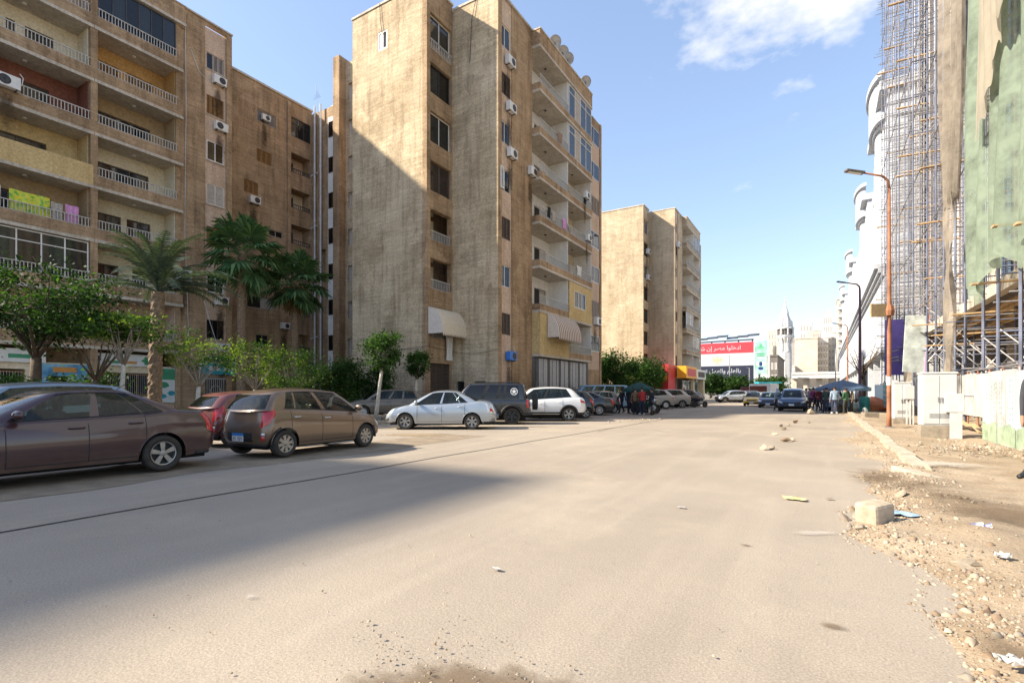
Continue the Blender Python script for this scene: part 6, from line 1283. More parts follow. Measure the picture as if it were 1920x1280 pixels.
def leaves(name, ctr, size, mat, par, aspect=.5, flat=.35):
    K = len(ctr); n = rng.normal(0, 1, (K, 3)); n[:, 2] = np.abs(n[:, 2]) + flat; n /= np.linalg.norm(n, axis=1)[:, None]
    a = np.cross(n, rng.normal(0, 1, (K, 3))); a /= np.linalg.norm(a, axis=1)[:, None]; b = np.cross(n, a); s = size * rng.uniform(.6, 1.35, K)[:, None]; fold = n * s * .18
    V = np.stack([ctr - a * s, ctr - b * s * aspect + fold, ctr + a * s, ctr + b * s * aspect + fold], 1).reshape(-1, 3); Fc = np.arange(4 * K).reshape(K, 4)
    return place(name, np_mesh(name, V, Fc, [mat]), par)
def tree(name, label, x, y, top, crown, n, leaf, size, bark, tr, lean=(0, 0), seed=0, cat='tree', clump=26, spread=.20, z0=.1, split=None, group='trees and bushes on the left', limbs=9):
    """crown = (rx, ry, rz, centre height); tapered trunk, limbs reaching the leaf clumps, leaf-sized faces"""
    r = np.random.default_rng(seed); t = thing(name, label, cat, (x, y, z0), 0, group); rx, ry, rz_, zc_ = crown
    d = r.normal(0, 1, (clump, 3)); d /= np.linalg.norm(d, axis=1)[:, None]; k = r.uniform(.35, 1.0, clump) ** .6; cl = d * k[:, None] * np.array([rx, ry, rz_]) + np.array([lean[0], lean[1], zc_])
    fork = split or max(.4, zc_ - rz_ * .75); fk = Vector((lean[0] * .8, lean[1] * .8, fork)); q = MB()
    pts = [Vector((0, 0, -.05)), Vector((lean[0] * .2 + .02, lean[1] * .2, fork * .3)), Vector((lean[0] * .5 - .03, lean[1] * .5 + .02, fork * .65)), fk]; q.tube(pts, [tr * 1.35, tr * 1.05, tr * .92, tr * .8], 9); q.build('trunk', bark, t, True, local=True)
    for i in range(min(limbs, clump)):
        e = Vector(cl[i]); mid_ = fk.lerp(e, .5) + Vector((r.normal(0, .08), r.normal(0, .08), .12 * rz_)); q = MB(); q.tube([fk - Vector((0, 0, .05)), fk.lerp(mid_, .5), mid_, e], [tr * .45, tr * .32, tr * .2, tr * .07], 6)
        for _ in range(3):
            f_ = r.uniform(.4, .9); s_ = mid_.lerp(e, f_); q.tube([s_, s_ + Vector((r.normal(0, rx * .22), r.normal(0, ry * .22), abs(r.normal(0, rz_ * .2))))], [tr * .15, tr * .05], 4)
        q.build('limb', 'bark_grey' if bark == 'bark_pale' else bark, t, True, local=True)
    w = r.uniform(.5, 1.5, clump); idx = r.choice(clump, n, p=w / w.sum()); sg = spread * np.array([rx, ry, rz_]) * r.uniform(.6, 1.35, (clump, 1)); P = cl[idx] + r.normal(0, 1, (n, 3)) * sg[idx]
    P = P[P[:, 2] > .12]; mats = leaf if isinstance(leaf, (list, tuple)) else [leaf]; sel = r.integers(0, len(mats), clump)[idx[:len(P)]] if len(mats) > 1 else np.zeros(len(P), int)
    for i, mt in enumerate(mats):
        Q = P[sel == i]
        if len(Q): leaves('crown', Q, size, mt, t)
    return t
def atX(px, X): p = onX(px, 700, X); return p.x, p.y
x, y = atX(62, -21.5); tree('shade_tree', 'big dark leafy tree in front of the shops at the far left', x, y, 6, (2.0, 2.0, 1.15, 4.15), 7000, ['leaf_deep', 'leaf_deep', 'leaf_deep', 'leaf_mid'], .07, 'bark_brown', .17, (0, .1), 1, clump=34, spread=.20, split=2.4, limbs=14)  # mostly the darkest leaf colour, standing in for shade on this crown
x, y = atX(150, -20.5); tree('shade_tree', 'spreading green tree leaning right of the big dark one', x, y, 4, (1.5, 1.8, .5, 3.45), 3000, ['leaf_mid', 'leaf_mid', 'leaf_deep'], .07, 'bark_brown', .09, (.1, .5), 2, clump=26, split=1.7)
x, y = atX(222, -19.5); tree('young_tree', 'slim pale trunked tree before the barred shop windows', x, y, 4, (1.15, 1.25, .5, 3.45), 1500, ['leaf_lime', 'leaf_mid'], .06, 'bark_pale', .075, (.1, .15), 3, clump=22, split=2.2, limbs=12)
x, y = atX(10, -18.0); tree('bush', 'leafy bush cut off by the left picture edge', x, y, 3, (.8, .8, .6, 1.1), 1500, ['leaf_mid', 'leaf_lime'], .07, 'bark_brown', .05, seed=4, cat='bush', split=.5)
x, y = atX(40, -23); tree('bush', 'spiky low shrub at the foot of the big dark tree', x, y, 3, (1.3, 1.5, .5, .8), 2200, ['leaf_mid', 'leaf_deep'], .09, 'bark_brown', .04, seed=5, cat='bush', split=.3)
x, y = atX(165, -24); tree('bush', 'dark shrub under the sea blue poster', x, y, 3, (1.0, 1.2, .8, 1.2), 2200, ['leaf_deep', 'leaf_mid'], .08, 'bark_brown', .04, seed=6, cat='bush', split=.4)
x, y = atX(368, -19.0); tree('young_tree', 'sparse yellow-green tree with a white trunk before the iron gate', x, y, 4, (1.25, 1.15, .75, 2.75), 1700, ['leaf_lime', 'leaf_lime', 'leaf_mid'], .055, 'bark_pale', .085, (.0, .1), 7, clump=30, spread=.16, split=1.5, limbs=18)
x, y = atX(478, -19.0); tree('young_tree', 'sunlit yellow-green tree above the brown hatchback', x, y, 4, (1.05, 1.0, .75, 2.6), 1900, ['leaf_lime', 'leaf_mid', 'leaf_lime'], .055, 'bark_pale', .075, (0, 0), 8, clump=28, spread=.18, split=1.4, limbs=16)
x, y = atX(545, -21.5); tree('bush', 'broad green bush with a bright clipped top behind the brown hatchback', x, y, 4, (1.5, 1.5, 1.0, 2.4), 4000, ['leaf_mid', 'leaf_mid', 'leaf_lime'], .06, 'bark_grey', .09, (0, 0), 9, cat='bush', clump=32, spread=.2, split=1.0)
x, y = atX(598, -24); tree('bush', 'dark ivy bush against the inner wall', x, y, 4, (1.0, 1.2, .9, 1.4), 3000, 'leaf_deep', .07, 'bark_grey', .06, seed=10, cat='bush', split=.5)
x, y = atX(643, -22.0); tree('bush', 'rounded dark green bush left of the leaning tree', x, y, 4, (1.35, 1.5, 1.15, 2.0), 7000, ['leaf_mid', 'leaf_deep'], .07, 'bark_grey', .08, seed=11, cat='bush', clump=34, split=.7)
x, y = atX(700, -21.8); tree('bush', 'smaller green bush behind the leaning tree', x, y, 4, (1.0, 1.2, .9, 1.85), 4200, ['leaf_mid', 'leaf_deep'], .07, 'bark_grey', .06, seed=12, cat='bush', split=.6)
x, y = atX(765, -22.5); tree('bush', 'grey-green low shrub at the foot of the sunlit wall', x, y, 3, (.9, 1.2, .5, 1.0), 1800, 'leaf_date', .08, 'bark_grey', .05, seed=13, cat='bush', split=.4)
x, y = atX(704, -17.6); tree('young_tree', 'thin leaning tree with a pale trunk beside the silver sedan', x, y, 4, (.95, .95, .85, 3.15), 4200, ['leaf_mid', 'leaf_mid', 'leaf_deep'], .065, 'bark_pale', .085, (.25, .25), 14, clump=26, spread=.20, split=2.3, limbs=10)
x, y = atX(779, -18.6); tree('young_tree', 'clipped dense green tree just right of the leaning one', x, y, 4, (.62, .62, .62, 2.85), 3000, ['leaf_mid', 'leaf_mid', 'leaf_deep'], .065, 'bark_pale', .08, (.05, .05), 15, clump=26, spread=.20, split=2.0, limbs=10)
for i, (px, X, r_, zc_, l) in enumerate(((1150, -19, 2.3, 3.4, 'dark hedge tree touching the middle block'), (1195, -18.5, 2.4, 3.3, 'dark hedge tree in the gap between the blocks'), (1216, -19, 1.8, 2.7, 'hedge tree beside the red shop'))):
    x, y = atX(px, X); tree('hedge_tree', l, x, y, 6, (r_, r_, 2.1, zc_), 7500, ['leaf_deep', 'leaf_mid'], .14, 'bark_grey', .12, seed=20 + i, clump=30, split=1.2, group='hedge trees between the blocks')
for i, (px, X, r_, zc_, l) in enumerate(((1332, -20.7, 3.4, 2.6, 'far street tree under the left half of the flag'), (1362, -17.8, 3.4, 2.4, 'far street tree under the middle of the flag'), (1400, -14, 3.6, 2.4, 'far street tree under the green advertisement'), (1448, -9.4, 3.0, 2.2, 'round far street tree right of the advertisement'))):
    x, y = atX(px, X); tree('street_tree', l, x, y, 6, (r_, r_, 1.9, zc_ + .3), 4200, ['leaf_mid', 'leaf_deep'], .26, 'bark_grey', .2, seed=30 + i, clump=26, split=1.4, group='far street trees')
# bare street tree by the mall
x, y = 3.4, 62; bt = thing('bare_tree', 'leafless street tree before the white mall', 'tree', (x, y, .1)); q = MB(); q.tube([(0, 0, 0), (.1, 0, 2), (0, .1, 3.6)], [.2, .16, .12], 8); q.build('trunk', 'bark_brown', bt, True, local=True); rr = random.Random(3)
for i in range(9):
    a = rr.uniform(0, 6.28); z = rr.uniform(2.4, 3.6); e = Vector((1.5 * math.cos(a), 1.5 * math.sin(a), z + rr.uniform(1.5, 3.2))); q = MB(); q.tube([(.05, .05, z), e * .55 + Vector((0, 0, z * .42)), e], [.08, .05, .02], 6)
    for _ in range(4): s_ = Vector((.05, .05, z)).lerp(e, rr.uniform(.5, .95)); q.tube([s_, s_ + Vector((rr.uniform(-.6, .6), rr.uniform(-.6, .6), rr.uniform(.2, .8)))], [.025, .008], 4)
    q.build('limb', 'bark_brown', bt, True, local=True)
# ---- palms
def palm_trunk(t, h, r0, r1, lean, rough=.16, n=14):
    q = MB(); rows = int(h / .11); V = []; Fc = []
    for j in range(rows + 1):
        f = j / rows; rr_ = r0 + (r1 - r0) * f
        for i in range(n):
            a = 6.2832 * (i + .5 * (j % 2)) / n; k = rr_ * (1 + rough * random.uniform(-.2, 1.0) * ((i + (j // 2)) % 2) + random.uniform(-.06, .06)); V.append((lean[0] * f * f + k * math.cos(a), lean[1] * f * f + k * math.sin(a), h * f))
    for j in range(rows):
        for i in range(n): b_ = (i + 1) % n; Fc.append((j * n + i, j * n + b_, (j + 1) * n + b_, (j + 1) * n + i))
    q.add(V, Fc); q.build('trunk', 'palm_bark', t, False, local=True)
def date_palm(label, x, y, h, L, nf, seed):
    r = np.random.default_rng(seed); t = thing('date_palm', label, 'palm', (x, y, .1)); palm_trunk(t, h, .25, .22, (.1, .1), .22); top = np.array([.1, .1, h])
    for i in range(nf):
        az = 6.2832 * i / nf * 2.4 + r.uniform(-.2, .2); el = R(r.uniform(20, 86)); V = []; Fc = []; l = L * r.uniform(.8, 1.1); hd = np.array([math.cos(az), math.sin(az), 0]); sd = np.array([-math.sin(az), math.cos(az), 0]); pts = []; p = top.copy(); e = el; n = 26
        for k in range(n): p = p + l / n * (hd * math.cos(e) + np.array([0, 0, 1]) * math.sin(e)); e -= (R(62) + el * .15) / n * (.4 + 1.4 * k / n); pts.append(p.copy())
        q = MB(); q.tube([top] + pts[::3] + [pts[-1]], [.035] + [.026 * (1 - .8 * k / 9) for k in range(len(pts[::3]))] + [.004], 4)
        for k in range(4, n):
            tdir = pts[k] - pts[k - 1]; tdir /= np.linalg.norm(tdir); up = np.cross(sd, tdir)
            for s_ in (-1, 1):
                for sub in (0, .5):
                    b0 = pts[k] - tdir * l / n * sub; ll = .46 * (1 - .55 * (k / n) ** 2) * r.uniform(.8, 1.15) * (.5 + .5 * min(1, (k - 3) / 5)); dr_ = s_ * sd * .78 + tdir * .6 + up * r.uniform(-.05, .25) - np.array([0, 0, .18]); tip = b0 + ll * dr_; wv = tdir * .024
                    q.add([b0 - wv, b0 + wv, b0 + ll * .6 * dr_ + wv * .8, tip, b0 + ll * .6 * dr_ - wv * .8], [(0, 1, 2, 3, 4)])
        q.build('frond', 'leaf_date', t, local=True)
    return t
def fan_palm(label, x, y, h, L, nf, seed, skirt=0):
    r = np.random.default_rng(seed); t = thing('fan_palm', label, 'palm', (x, y, .1)); palm_trunk(t, h, .27, .22, (.05, .05), .12); top = np.array([.05, .05, h])
    for i in range(nf + skirt):
        dead = i >= nf; az = i * 2.399 + r.uniform(-.2, .2); el = R(-55 + 135 * ((i + .5) / nf) ** 1.0) if not dead else R(r.uniform(-85, -72)); hd = np.array([math.cos(az), math.sin(az), 0]); sd = np.array([-math.sin(az), math.cos(az), 0]); d = hd * math.cos(el) + np.array([0, 0, 1.0]) * math.sin(el); pet = L * r.uniform(.55, .75) * (.5 if dead else 1); c = top + d * pet - np.array([0, 0, .1 * pet]); nrm = np.cross(sd, d); q = MB(); q.tube([top - np.array([0, 0, .15]), top + d * pet * .5, c], [.03, .02, .015], 4); nb = 26
        for k in range(nb):
            a = R(-125 + 250 * (k + .5) / nb); bd = d * math.cos(a) + sd * math.sin(a); ln = L * .62 * r.uniform(.88, 1.08) * (.75 + .25 * math.cos(a * .7)); w = ln * .072; side = np.cross(nrm, bd); m1 = c + bd * ln * .55 + nrm * (.05 if k % 2 else -.02); tip = c + bd * ln * .94 - np.array([0, 0, 1.0]) * ln * r.uniform(.12, .42)
            q.add([c, m1 - side * w, tip, m1 + side * w], [(0, 1, 2, 3)])
        q.build('dead_frond' if dead else 'frond', 'leaf_dry' if dead else 'leaf_palm', t, local=True)
    return t
x, y = atX(290, -24.0); date_palm('feathery grey-green date palm in front of the left block', x, y, 5.5, 3.1, 40, 3)
x, y = atX(452, -30.5); fan_palm('taller fan palm with a thick scarred trunk before the recessed wall', x, y, 9.9, 2.25, 30, 5)
x, y = atX(552, -31.0); fan_palm('second fan palm with a dry skirt beside the drain pipes', x, y, 8.9, 2.15, 30, 6, 12)
# planter at the foot of the leaning tree
x, y = atX(704, -17.6); pl = thing('tree_planter', 'low broken stone planter round the leaning tree', 'planter', (x, y, 0)); 
for i in range(10):
    a = 6.2832 * i / 10; q = MB(); q.obox((.55 * math.cos(a), .55 * math.sin(a), .16), (-.17 * math.sin(a), .17 * math.cos(a), .02), (.09 * math.cos(a), .09 * math.sin(a), 0), (0, .02, .16 + .03 * (i % 3))); q.build('planter_stone', 'rock_pale' if i % 3 else 'rock_grey', pl, bevel=.03, local=True)
q = MB(); q.lathe([(.55, .1), (.5, .24), (0, .3)], 14); q.build('soil', 'dirt', pl, local=True)
# ================================================================ people, umbrellas, carts, litter
CM = {}
def cm(col, rough=.9):
    k = tuple(round(c, 3) for c in col)
    if k not in CM: n = 'cloth_%d' % len(CM); pm(n, col, rough, .18, 6, .2, 25, space='O'); CM[k] = n
    return CM[k]
pm('skin', (.36, .20, .13), .6, .1, 8, space='O'); pm('hair', (.02, .016, .013), .7, .2, 20, space='O'); pm('shoe_black', (.02, .02, .02), .5, .2, 9, space='O'); pm('shoe_white', (.65, .64, .62), .6, .1, 9, space='O')
def person(label, loc, rz, pose='stand', top=(.05, .05, .06), legs=(.03, .035, .05), h=1.72, shoes='shoe_black', scarf=None, long=False, seed=0, fold=0):
    r = random.Random(seed); st = {'stand': (.06, -.05), 'walk': (.28, -.26), 'wide': (.12, -.12)}[pose if pose in ('stand', 'walk', 'wide') else 'stand']; ln = .16 if pose == 'lean' else .0
    J = {}; E = []; sa_ = 0 if fold else 1
    def j(n, p, rr): J[n] = (Vector(p) * (h / 1.72), rr)
    j('pel', (0, 0, .96), (.125, .155)); j('wai', (.02 + ln * .3, 0, 1.10), (.115, .14)); j('che', (.01 + ln, 0, 1.30), (.125, .175)); j('neb', (ln * 1.2, 0, 1.46), (.075, .085)); j('nec', (.015 + ln * 1.3, 0, 1.52), (.055, .055)); j('hea', (.03 + ln * 1.45, 0, 1.60), (.098, .080)); j('cro', (.02 + ln * 1.5, 0, 1.69), (.085, .072)); j('nos', (.135 + ln * 1.45, 0, 1.585), (.016, .016))
    for s_, sgn in (('l', 1), ('r', -1)):
        sw = st[0] if sgn > 0 else st[1]; lift = .05 if (pose == 'walk' and sw < 0) else 0
        j('hip' + s_, (0, sgn * .09, .90), (.095, .095)); j('kne' + s_, (sw * .5 + .04, sgn * .10, .50), (.062, .062)); j('ank' + s_, (sw, sgn * .11, .10 + lift), (.045, .045)); j('toe' + s_, (sw + .17, sgn * .13, .045 + lift * .4), (.042, .038)); j('hee' + s_, (sw - .05, sgn * .11, .045 + lift * 1.3), (.042, .042))
        up = (r.random() < .5 or pose == 'lean') and not fold; j('sho' + s_, (ln, sgn * .185, 1.40), (.068, .068)); j('elb' + s_, ((.02 if up else -sw * .45 * sa_) + ln, sgn * .245, 1.12), (.046, .046)); j('wri' + s_, ((.22 if up else .08 * sa_ - sw * .8 * sa_) + ln, sgn * (.17 if up else .25), 1.08 if up else .88), (.034, .034)); j('han' + s_, ((.29 if up else .11 * sa_ - sw * .9 * sa_) + ln, sgn * (.14 if up else .25), 1.09 if up else .79), (.038, .026))
        j('fin' + s_, ((.36 if up else .14 * sa_ - sw * .95 * sa_) + ln, sgn * (.12 if up else .245), 1.08 if up else .71), (.022, .014)); j('thu' + s_, ((.31 if up else .16 * sa_ - sw * .9 * sa_) + ln, sgn * (.10 if up else .22), 1.13 if up else .78), (.012, .012))
        E += [('pel', 'hip' + s_, 1), ('hip' + s_, 'kne' + s_, 1), ('kne' + s_, 'ank' + s_, 1), ('ank' + s_, 'toe' + s_, 4), ('ank' + s_, 'hee' + s_, 4), ('che', 'sho' + s_, 0), ('sho' + s_, 'elb' + s_, 0), ('elb' + s_, 'wri' + s_, 0), ('wri' + s_, 'han' + s_, 2), ('han' + s_, 'fin' + s_, 2), ('han' + s_, 'thu' + s_, 2)]
    E += [('pel', 'wai', 0), ('wai', 'che', 0), ('che', 'neb', 0), ('neb', 'nec', 2), ('nec', 'hea', 2), ('hea', 'cro', 3), ('hea', 'nos', 2)]
    names = list(J); me = bpy.data.meshes.new('person'); me.from_pydata([J[n][0] for n in names], [(names.index(a), names.index(b)) for a, b, _ in E], []); o = bpy.data.objects.new('tmp', me); C.objects.link(o)
    o.modifiers.new('s', 'SKIN'); sv = me.skin_vertices[0].data if me.skin_vertices else None
    if sv is None:
        bm = bmesh.new(); bm.from_mesh(me); bm.verts.layers.skin.verify(); bm.to_mesh(me); bm.free(); sv = me.skin_vertices[0].data
    for i, n in enumerate(names): sv[i].radius = J[n][1]; sv[i].use_root = (n == 'pel')
    ss = o.modifiers.new('u', 'SUBSURF'); ss.levels = ss.render_levels = 1
    bpy.context.view_layer.update(); m2 = bpy.data.meshes.new_from_object(o.evaluated_get(bpy.context.evaluated_depsgraph_get())); bpy.data.objects.remove(o)
    segs = [(J[a][0], J[b][0], k) for a, b, k in E]; m2.materials.clear()
    for mt in (cm(top), cm(legs), 'skin', 'hair', shoes): m2.materials.append(M[mt])
    A = np.array([s_[0] for s_ in segs]); B = np.array([s_[1] for s_ in segs]); K = np.array([s_[2] for s_ in segs]); D = B - A; DD = (D * D).sum(1)
    for f in m2.polygons:
        c = np.array(f.center); t_ = np.clip(((c - A) * D).sum(1) / DD, 0, 1); k = K[np.argmin(((A + t_[:, None] * D - c) ** 2).sum(1))]
        if k == 3 and (c[0] > .06 + ln * 1.5 and c[2] < 1.66 * h / 1.72): k = 2
        if k == 1 and c[2] > .93 * h / 1.72: k = 0
        f.material_index = int(k); f.use_smooth = True
    m2.name = 'person'; o = place('person', m2); o.location = loc; o.rotation_euler = (0, 0, rz); tag(o, label, 'person', 'people on the street')
    k = h / 1.72
    q = MB(); q.lathe([(.0, 1.735 * k), (.055, 1.725 * k), (.088, 1.69 * k), (.098, 1.64 * k), (.094, 1.60 * k)], 12, (.008 + ln * 1.47, 0, 0)); ho = q.build('hair' if not scarf else 'head_scarf', 'hair' if not scarf else cm(scarf), o, True, local=True)
    if scarf: q = MB(); q.lathe([(.10, 1.64 * k), (.115, 1.55 * k), (.16, 1.44 * k), (.21, 1.36 * k)], 12, (-.02 + ln, 0, 0)); q.build('scarf_drape', cm(scarf), o, True, local=True)
    if long: q = MB(); q.lathe([(.15, 1.12 * k), (.17, .95 * k), (.22, .6 * k), (.25, .12 * k)], 14, (.02, 0, 0)); q.build('long_skirt', cm(legs), o, True, local=True)
    return o
def at(px, D): x, y = at_cam(px, D); return (x, y, .01)
pp_ = [(1166, 33.5, 'person in a long black coat walking by the left umbrella', 'walk', (.015, .016, .02), (.012, .012, .016), 200, {}), (1178, 33, 'person in black at the left edge of the green umbrella', 'stand', (.02, .02, .03), (.02, .02, .03), 20, {}), (1187, 32.4, 'person in dark jacket with white shoes under the green umbrella', 'stand', (.03, .04, .045), (.02, .03, .05), 40, dict(shoes='shoe_white')), (1196, 32.6, 'person in a grey green jacket under the green umbrella', 'lean', (.13, .14, .11), (.02, .02, .025), -30, {}), (1213, 33.2, 'person in a blue jacket at the food cart', 'lean', (.02, .07, .22), (.02, .025, .05), 160, {}), (1222, 32.0, 'person in a dark coat at the right of the green umbrella', 'stand', (.03, .03, .04), (.02, .02, .03), 190, {}),
       (1458, 38.5, 'person in a pale blue head scarf walking beside the blue car', 'walk', (.28, .36, .42), (.03, .045, .08), 85, dict(scarf=(.35, .45, .55))), (1525, 39.5, 'person in a magenta top right of the blue car', 'walk', (.28, .03, .16), (.08, .03, .08), 100, {}), (1531, 36.5, 'person in dark clothes walking away from the blue car', 'walk', (.018, .018, .025), (.015, .015, .02), 95, {}), (1512, 42, 'person in pale clothes partly behind the blue car', 'stand', (.40, .36, .32), (.10, .09, .09), 120, {}), (1545, 34.3, 'person in black at the left edge of the blue umbrella', 'stand', (.02, .02, .035), (.02, .025, .05), 10, {}), (1549, 33.6, 'person in dark green with white shoes under the blue umbrella', 'stand', (.03, .05, .05), (.025, .035, .06), 30, dict(shoes='shoe_white')), (1557, 33.8, 'person in a light grey sweater under the blue umbrella', 'lean', (.26, .26, .26), (.03, .035, .06), 0, dict(shoes='shoe_white')), (1578, 35.4, 'person in blue serving behind the cart', 'lean', (.03, .06, .17), (.02, .02, .03), 180, {}), (1590, 35.6, 'person in a dark red jacket at the right of the blue umbrella', 'stand', (.10, .03, .03), (.03, .03, .03), 170, {}), (1598, 33.4, 'person in a tan jacket beside the purple lamp post', 'stand', (.28, .21, .15), (.05, .05, .05), 150, {})]
pp_ += [(1536, 35.5, 'person in a maroon sweater between the blue car and the blue umbrella', 'walk', (.16, .03, .04), (.03, .03, .05), 250, {}), (1565, 32.6, 'person in a pale blue shirt in front of the blue cart', 'stand', (.28, .36, .46), (.03, .035, .07), 80, dict(shoes='shoe_white')), (1586, 32.9, 'person in a green jacket in front of the blue umbrella pole', 'stand', (.05, .12, .06), (.05, .045, .04), 110, {}), (1606, 36.5, 'person in white beside the teal barrel', 'stand', (.48, .47, .45), (.10, .09, .08), 140, {}), (1191, 31.6, 'person in a brown coat before the dark cart', 'stand', (.15, .09, .05), (.02, .02, .025), 60, {}), (1204, 31.2, 'person in a red hooded top before the dark cart', 'stand', (.30, .03, .03), (.02, .025, .05), 100, dict(shoes='shoe_white')), (1518, 46, 'person in a grey coat crossing behind the blue car', 'walk', (.16, .16, .17), (.03, .03, .03), 20, {}), (1492, 58, 'person in dark clothes far up the street', 'walk', (.03, .03, .04), (.03, .03, .05), 90, {})]
for i, (px, D, l, ps, a, b, rz, kw) in enumerate(pp_): person(l, at(px, D), R(rz) + ANG, ps, a, b, h=1.62 + .06 * ((i * 7) % 5) / 2, seed=i, **kw)
person('person stepping into view at the right picture edge, only a black shoe showing', (gnd(1951, 909).x, gnd(1951, 909).y, .09), ANG + R(180), 'walk', (.05, .05, .06), (.02, .02, .025), 1.85, seed=50, fold=1)
# umbrellas
def umbrella(label, x, y, rad, top, edge, col, group='market umbrellas'):
    t = thing('market_umbrella', label, 'umbrella', (x, y, 0), 0, group); q = MB(); q.tube([(0, 0, 0), (0, 0, top)], .025, 8); q.build('pole', 'grey_metal', t, local=True); n = 8; q = MB(); q.lathe([(.28, 0), (.26, .08), (.06, .12)], 12); q.build('base', 'concrete', t, local=True)
    for i in range(n):
        a, b = 6.2832 * i / n, 6.2832 * (i + 1) / n; V = []; Fc = []; K = 5
        for k in range(K + 1):
            f = k / K
            for w in (0, .5, 1):
                th = a + (b - a) * w; rr_ = rad * f * (1 - .06 * (w == .5)); V.append((rr_ * math.cos(th), rr_ * math.sin(th), top - (top - edge) * (f ** 1.25) - .06 * f * (w == .5)))
        for k in range(K):
            for w in (0, 1): Fc.append((k * 3 + w, k * 3 + w + 1, (k + 1) * 3 + w + 1, (k + 1) * 3 + w))
        Vl = [(rad * .985 * math.cos(a + (b - a) * w), rad * .985 * math.sin(a + (b - a) * w), edge - .02 - .04 * (w == .5)) for w in (0, .5, 1)]; k0 = len(V); V += Vl + [(p[0], p[1], p[2] - .16) for p in Vl]; Fc += [(k0, k0 + 1, k0 + 4, k0 + 3), (k0 + 1, k0 + 2, k0 + 5, k0 + 4)]
        q = MB(); q.add(V, Fc); q.build('canopy_panel', col, t, local=True); q = MB(); q.tube([(0, 0, top - .06), (rad * .96 * math.cos(a), rad * .96 * math.sin(a), edge - .02)], .008, 4); q.build('rib', 'grey_metal', t, local=True)
    return t
pm('canvas_blue', (.10, .15, .23), .9, .15, 3); pm('canvas_green', (.012, .055, .05), .9, .15, 3)
x, y, _ = at(1580, 34.6); umbrella('wide blue market umbrella over the crowd at the right kerb', x, y, 1.62, 2.22, 1.68, 'canvas_blue'); x, y, _ = at(1198, 33.0); umbrella('dark green market umbrella over the crowd on the left', x, y, 1.05, 2.05, 1.62, 'canvas_green')
# food carts
def cart(label, x, y, rz, col, group='street food carts'):
    t = thing('food_cart', label, 'cart', (x, y, 0), rz, group); q = MB(); q.box(-.7, .7, -.4, .4, .45, .95); q.build('box', col, t, bevel=.03, local=True); q = MB(); q.box(-.76, .76, -.46, .46, .95, 1.0); q.build('counter', 'alu', t, local=True); ty, rm = wheel_meshes(.32, 10, 'rim_alu', 'single', 1)
    for xx, yy in ((-.35, .42), (-.35, -.42), (.95, 0)):
        w_ = bpy.data.objects.new('wheel', None); C.objects.link(w_); w_.parent = t; w_.location = (xx, yy, .32); w_.scale = (1, .4, 1); place('tyre', ty, w_); place('rim', rm, w_)
    q = MB(); q.tube([(.95, 0, .32), (.8, 0, .9), (.78, 0, 1.05)], .02, 6); q.tube([(.78, -.3, 1.05), (.78, .3, 1.05)], .018, 6); q.build('handlebar', 'dark_metal', t, local=True); q = MB(); q.tube([(.7, 0, .5), (.95, 0, .32)], .03, 6); q.build('fork', 'dark_metal', t, local=True)
    for k in range(5): q = MB(); q.lathe([(.06, 0), (.07, .14), (.03, .2), (.03, .24)], 8, (-.5 + .25 * k, .1 * (k % 2), 1.0)); q.build('jar', ('sign_white', 'sign_orange', 'sign_green')[k % 3], t, local=True)
    return t
x, y, _ = at(1571, 33.6); cart('blue food cart with spoked wheel under the blue umbrella', x, y, ANG + .3, 'canvas_blue'); x, y, _ = at(1206, 32.9); cart('dark food cart under the green umbrella', x, y, ANG + .3, 'canvas_green')
def motorbike(label, x, y, rz, col):
    t = thing('motorbike', label, 'motorbike', (x, y, 0), rz, 'parked motorbikes'); ty, rm = wheel_meshes(.29, 8, 'rim_alu', 'single', 1)
    for xx in (-.62, .62):
        w_ = bpy.data.objects.new('wheel', None); C.objects.link(w_); w_.parent = t; w_.location = (xx, 0, .29); w_.scale = (1, .5, 1); place('tyre', ty, w_); place('rim', rm, w_)
    q = MB(); q.tube([(.62, 0, .29), (.45, 0, .8), (.4, 0, 1.0)], .03, 6); q.build('fork', 'grey_metal', t, local=True); q = MB(); q.tube([(.4, -.33, 1.02), (.42, 0, 1.0), (.4, .33, 1.02)], .018, 6); q.build('handlebar', 'dark_metal', t, local=True)
    q = MB(); q.tube([(.38, 0, .78), (.15, 0, .82), (-.05, 0, .74)], [.1, .15, .1], 10); q.build('tank', col, t, True, local=True); q = MB(); q.tube([(-.05, 0, .76), (-.4, 0, .76), (-.7, 0, .82)], [.1, .11, .06], 8); q.build('seat', 'trim_black', t, True, local=True); q = MB(); q.tube([(.2, 0, .42), (-.15, 0, .42)], .17, 8); q.build('engine', 'grey_metal', t, local=True); q = MB(); q.tube([(-.62, 0, .29), (-.3, 0, .5), (.3, 0, .6), (.42, 0, .85)], .03, 6); q.build('frame', 'dark_metal', t, local=True); q = MB(); q.lathe([(0, -.06), (.09, -.05), (.1, .05), (0, .06)], 10, (.52, 0, .88), 'x'); q.build('headlight', 'lamp_clear', t, local=True)
x, y, _ = at(1312, 47); motorbike('dark motorbike parked before the red and yellow shop', x, y, ANG + .4, 'paint_black'); x, y, _ = at(1224, 31.6); motorbike('motorbike beside the green umbrella crowd', x, y, ANG + 1.2, 'paint_navy')
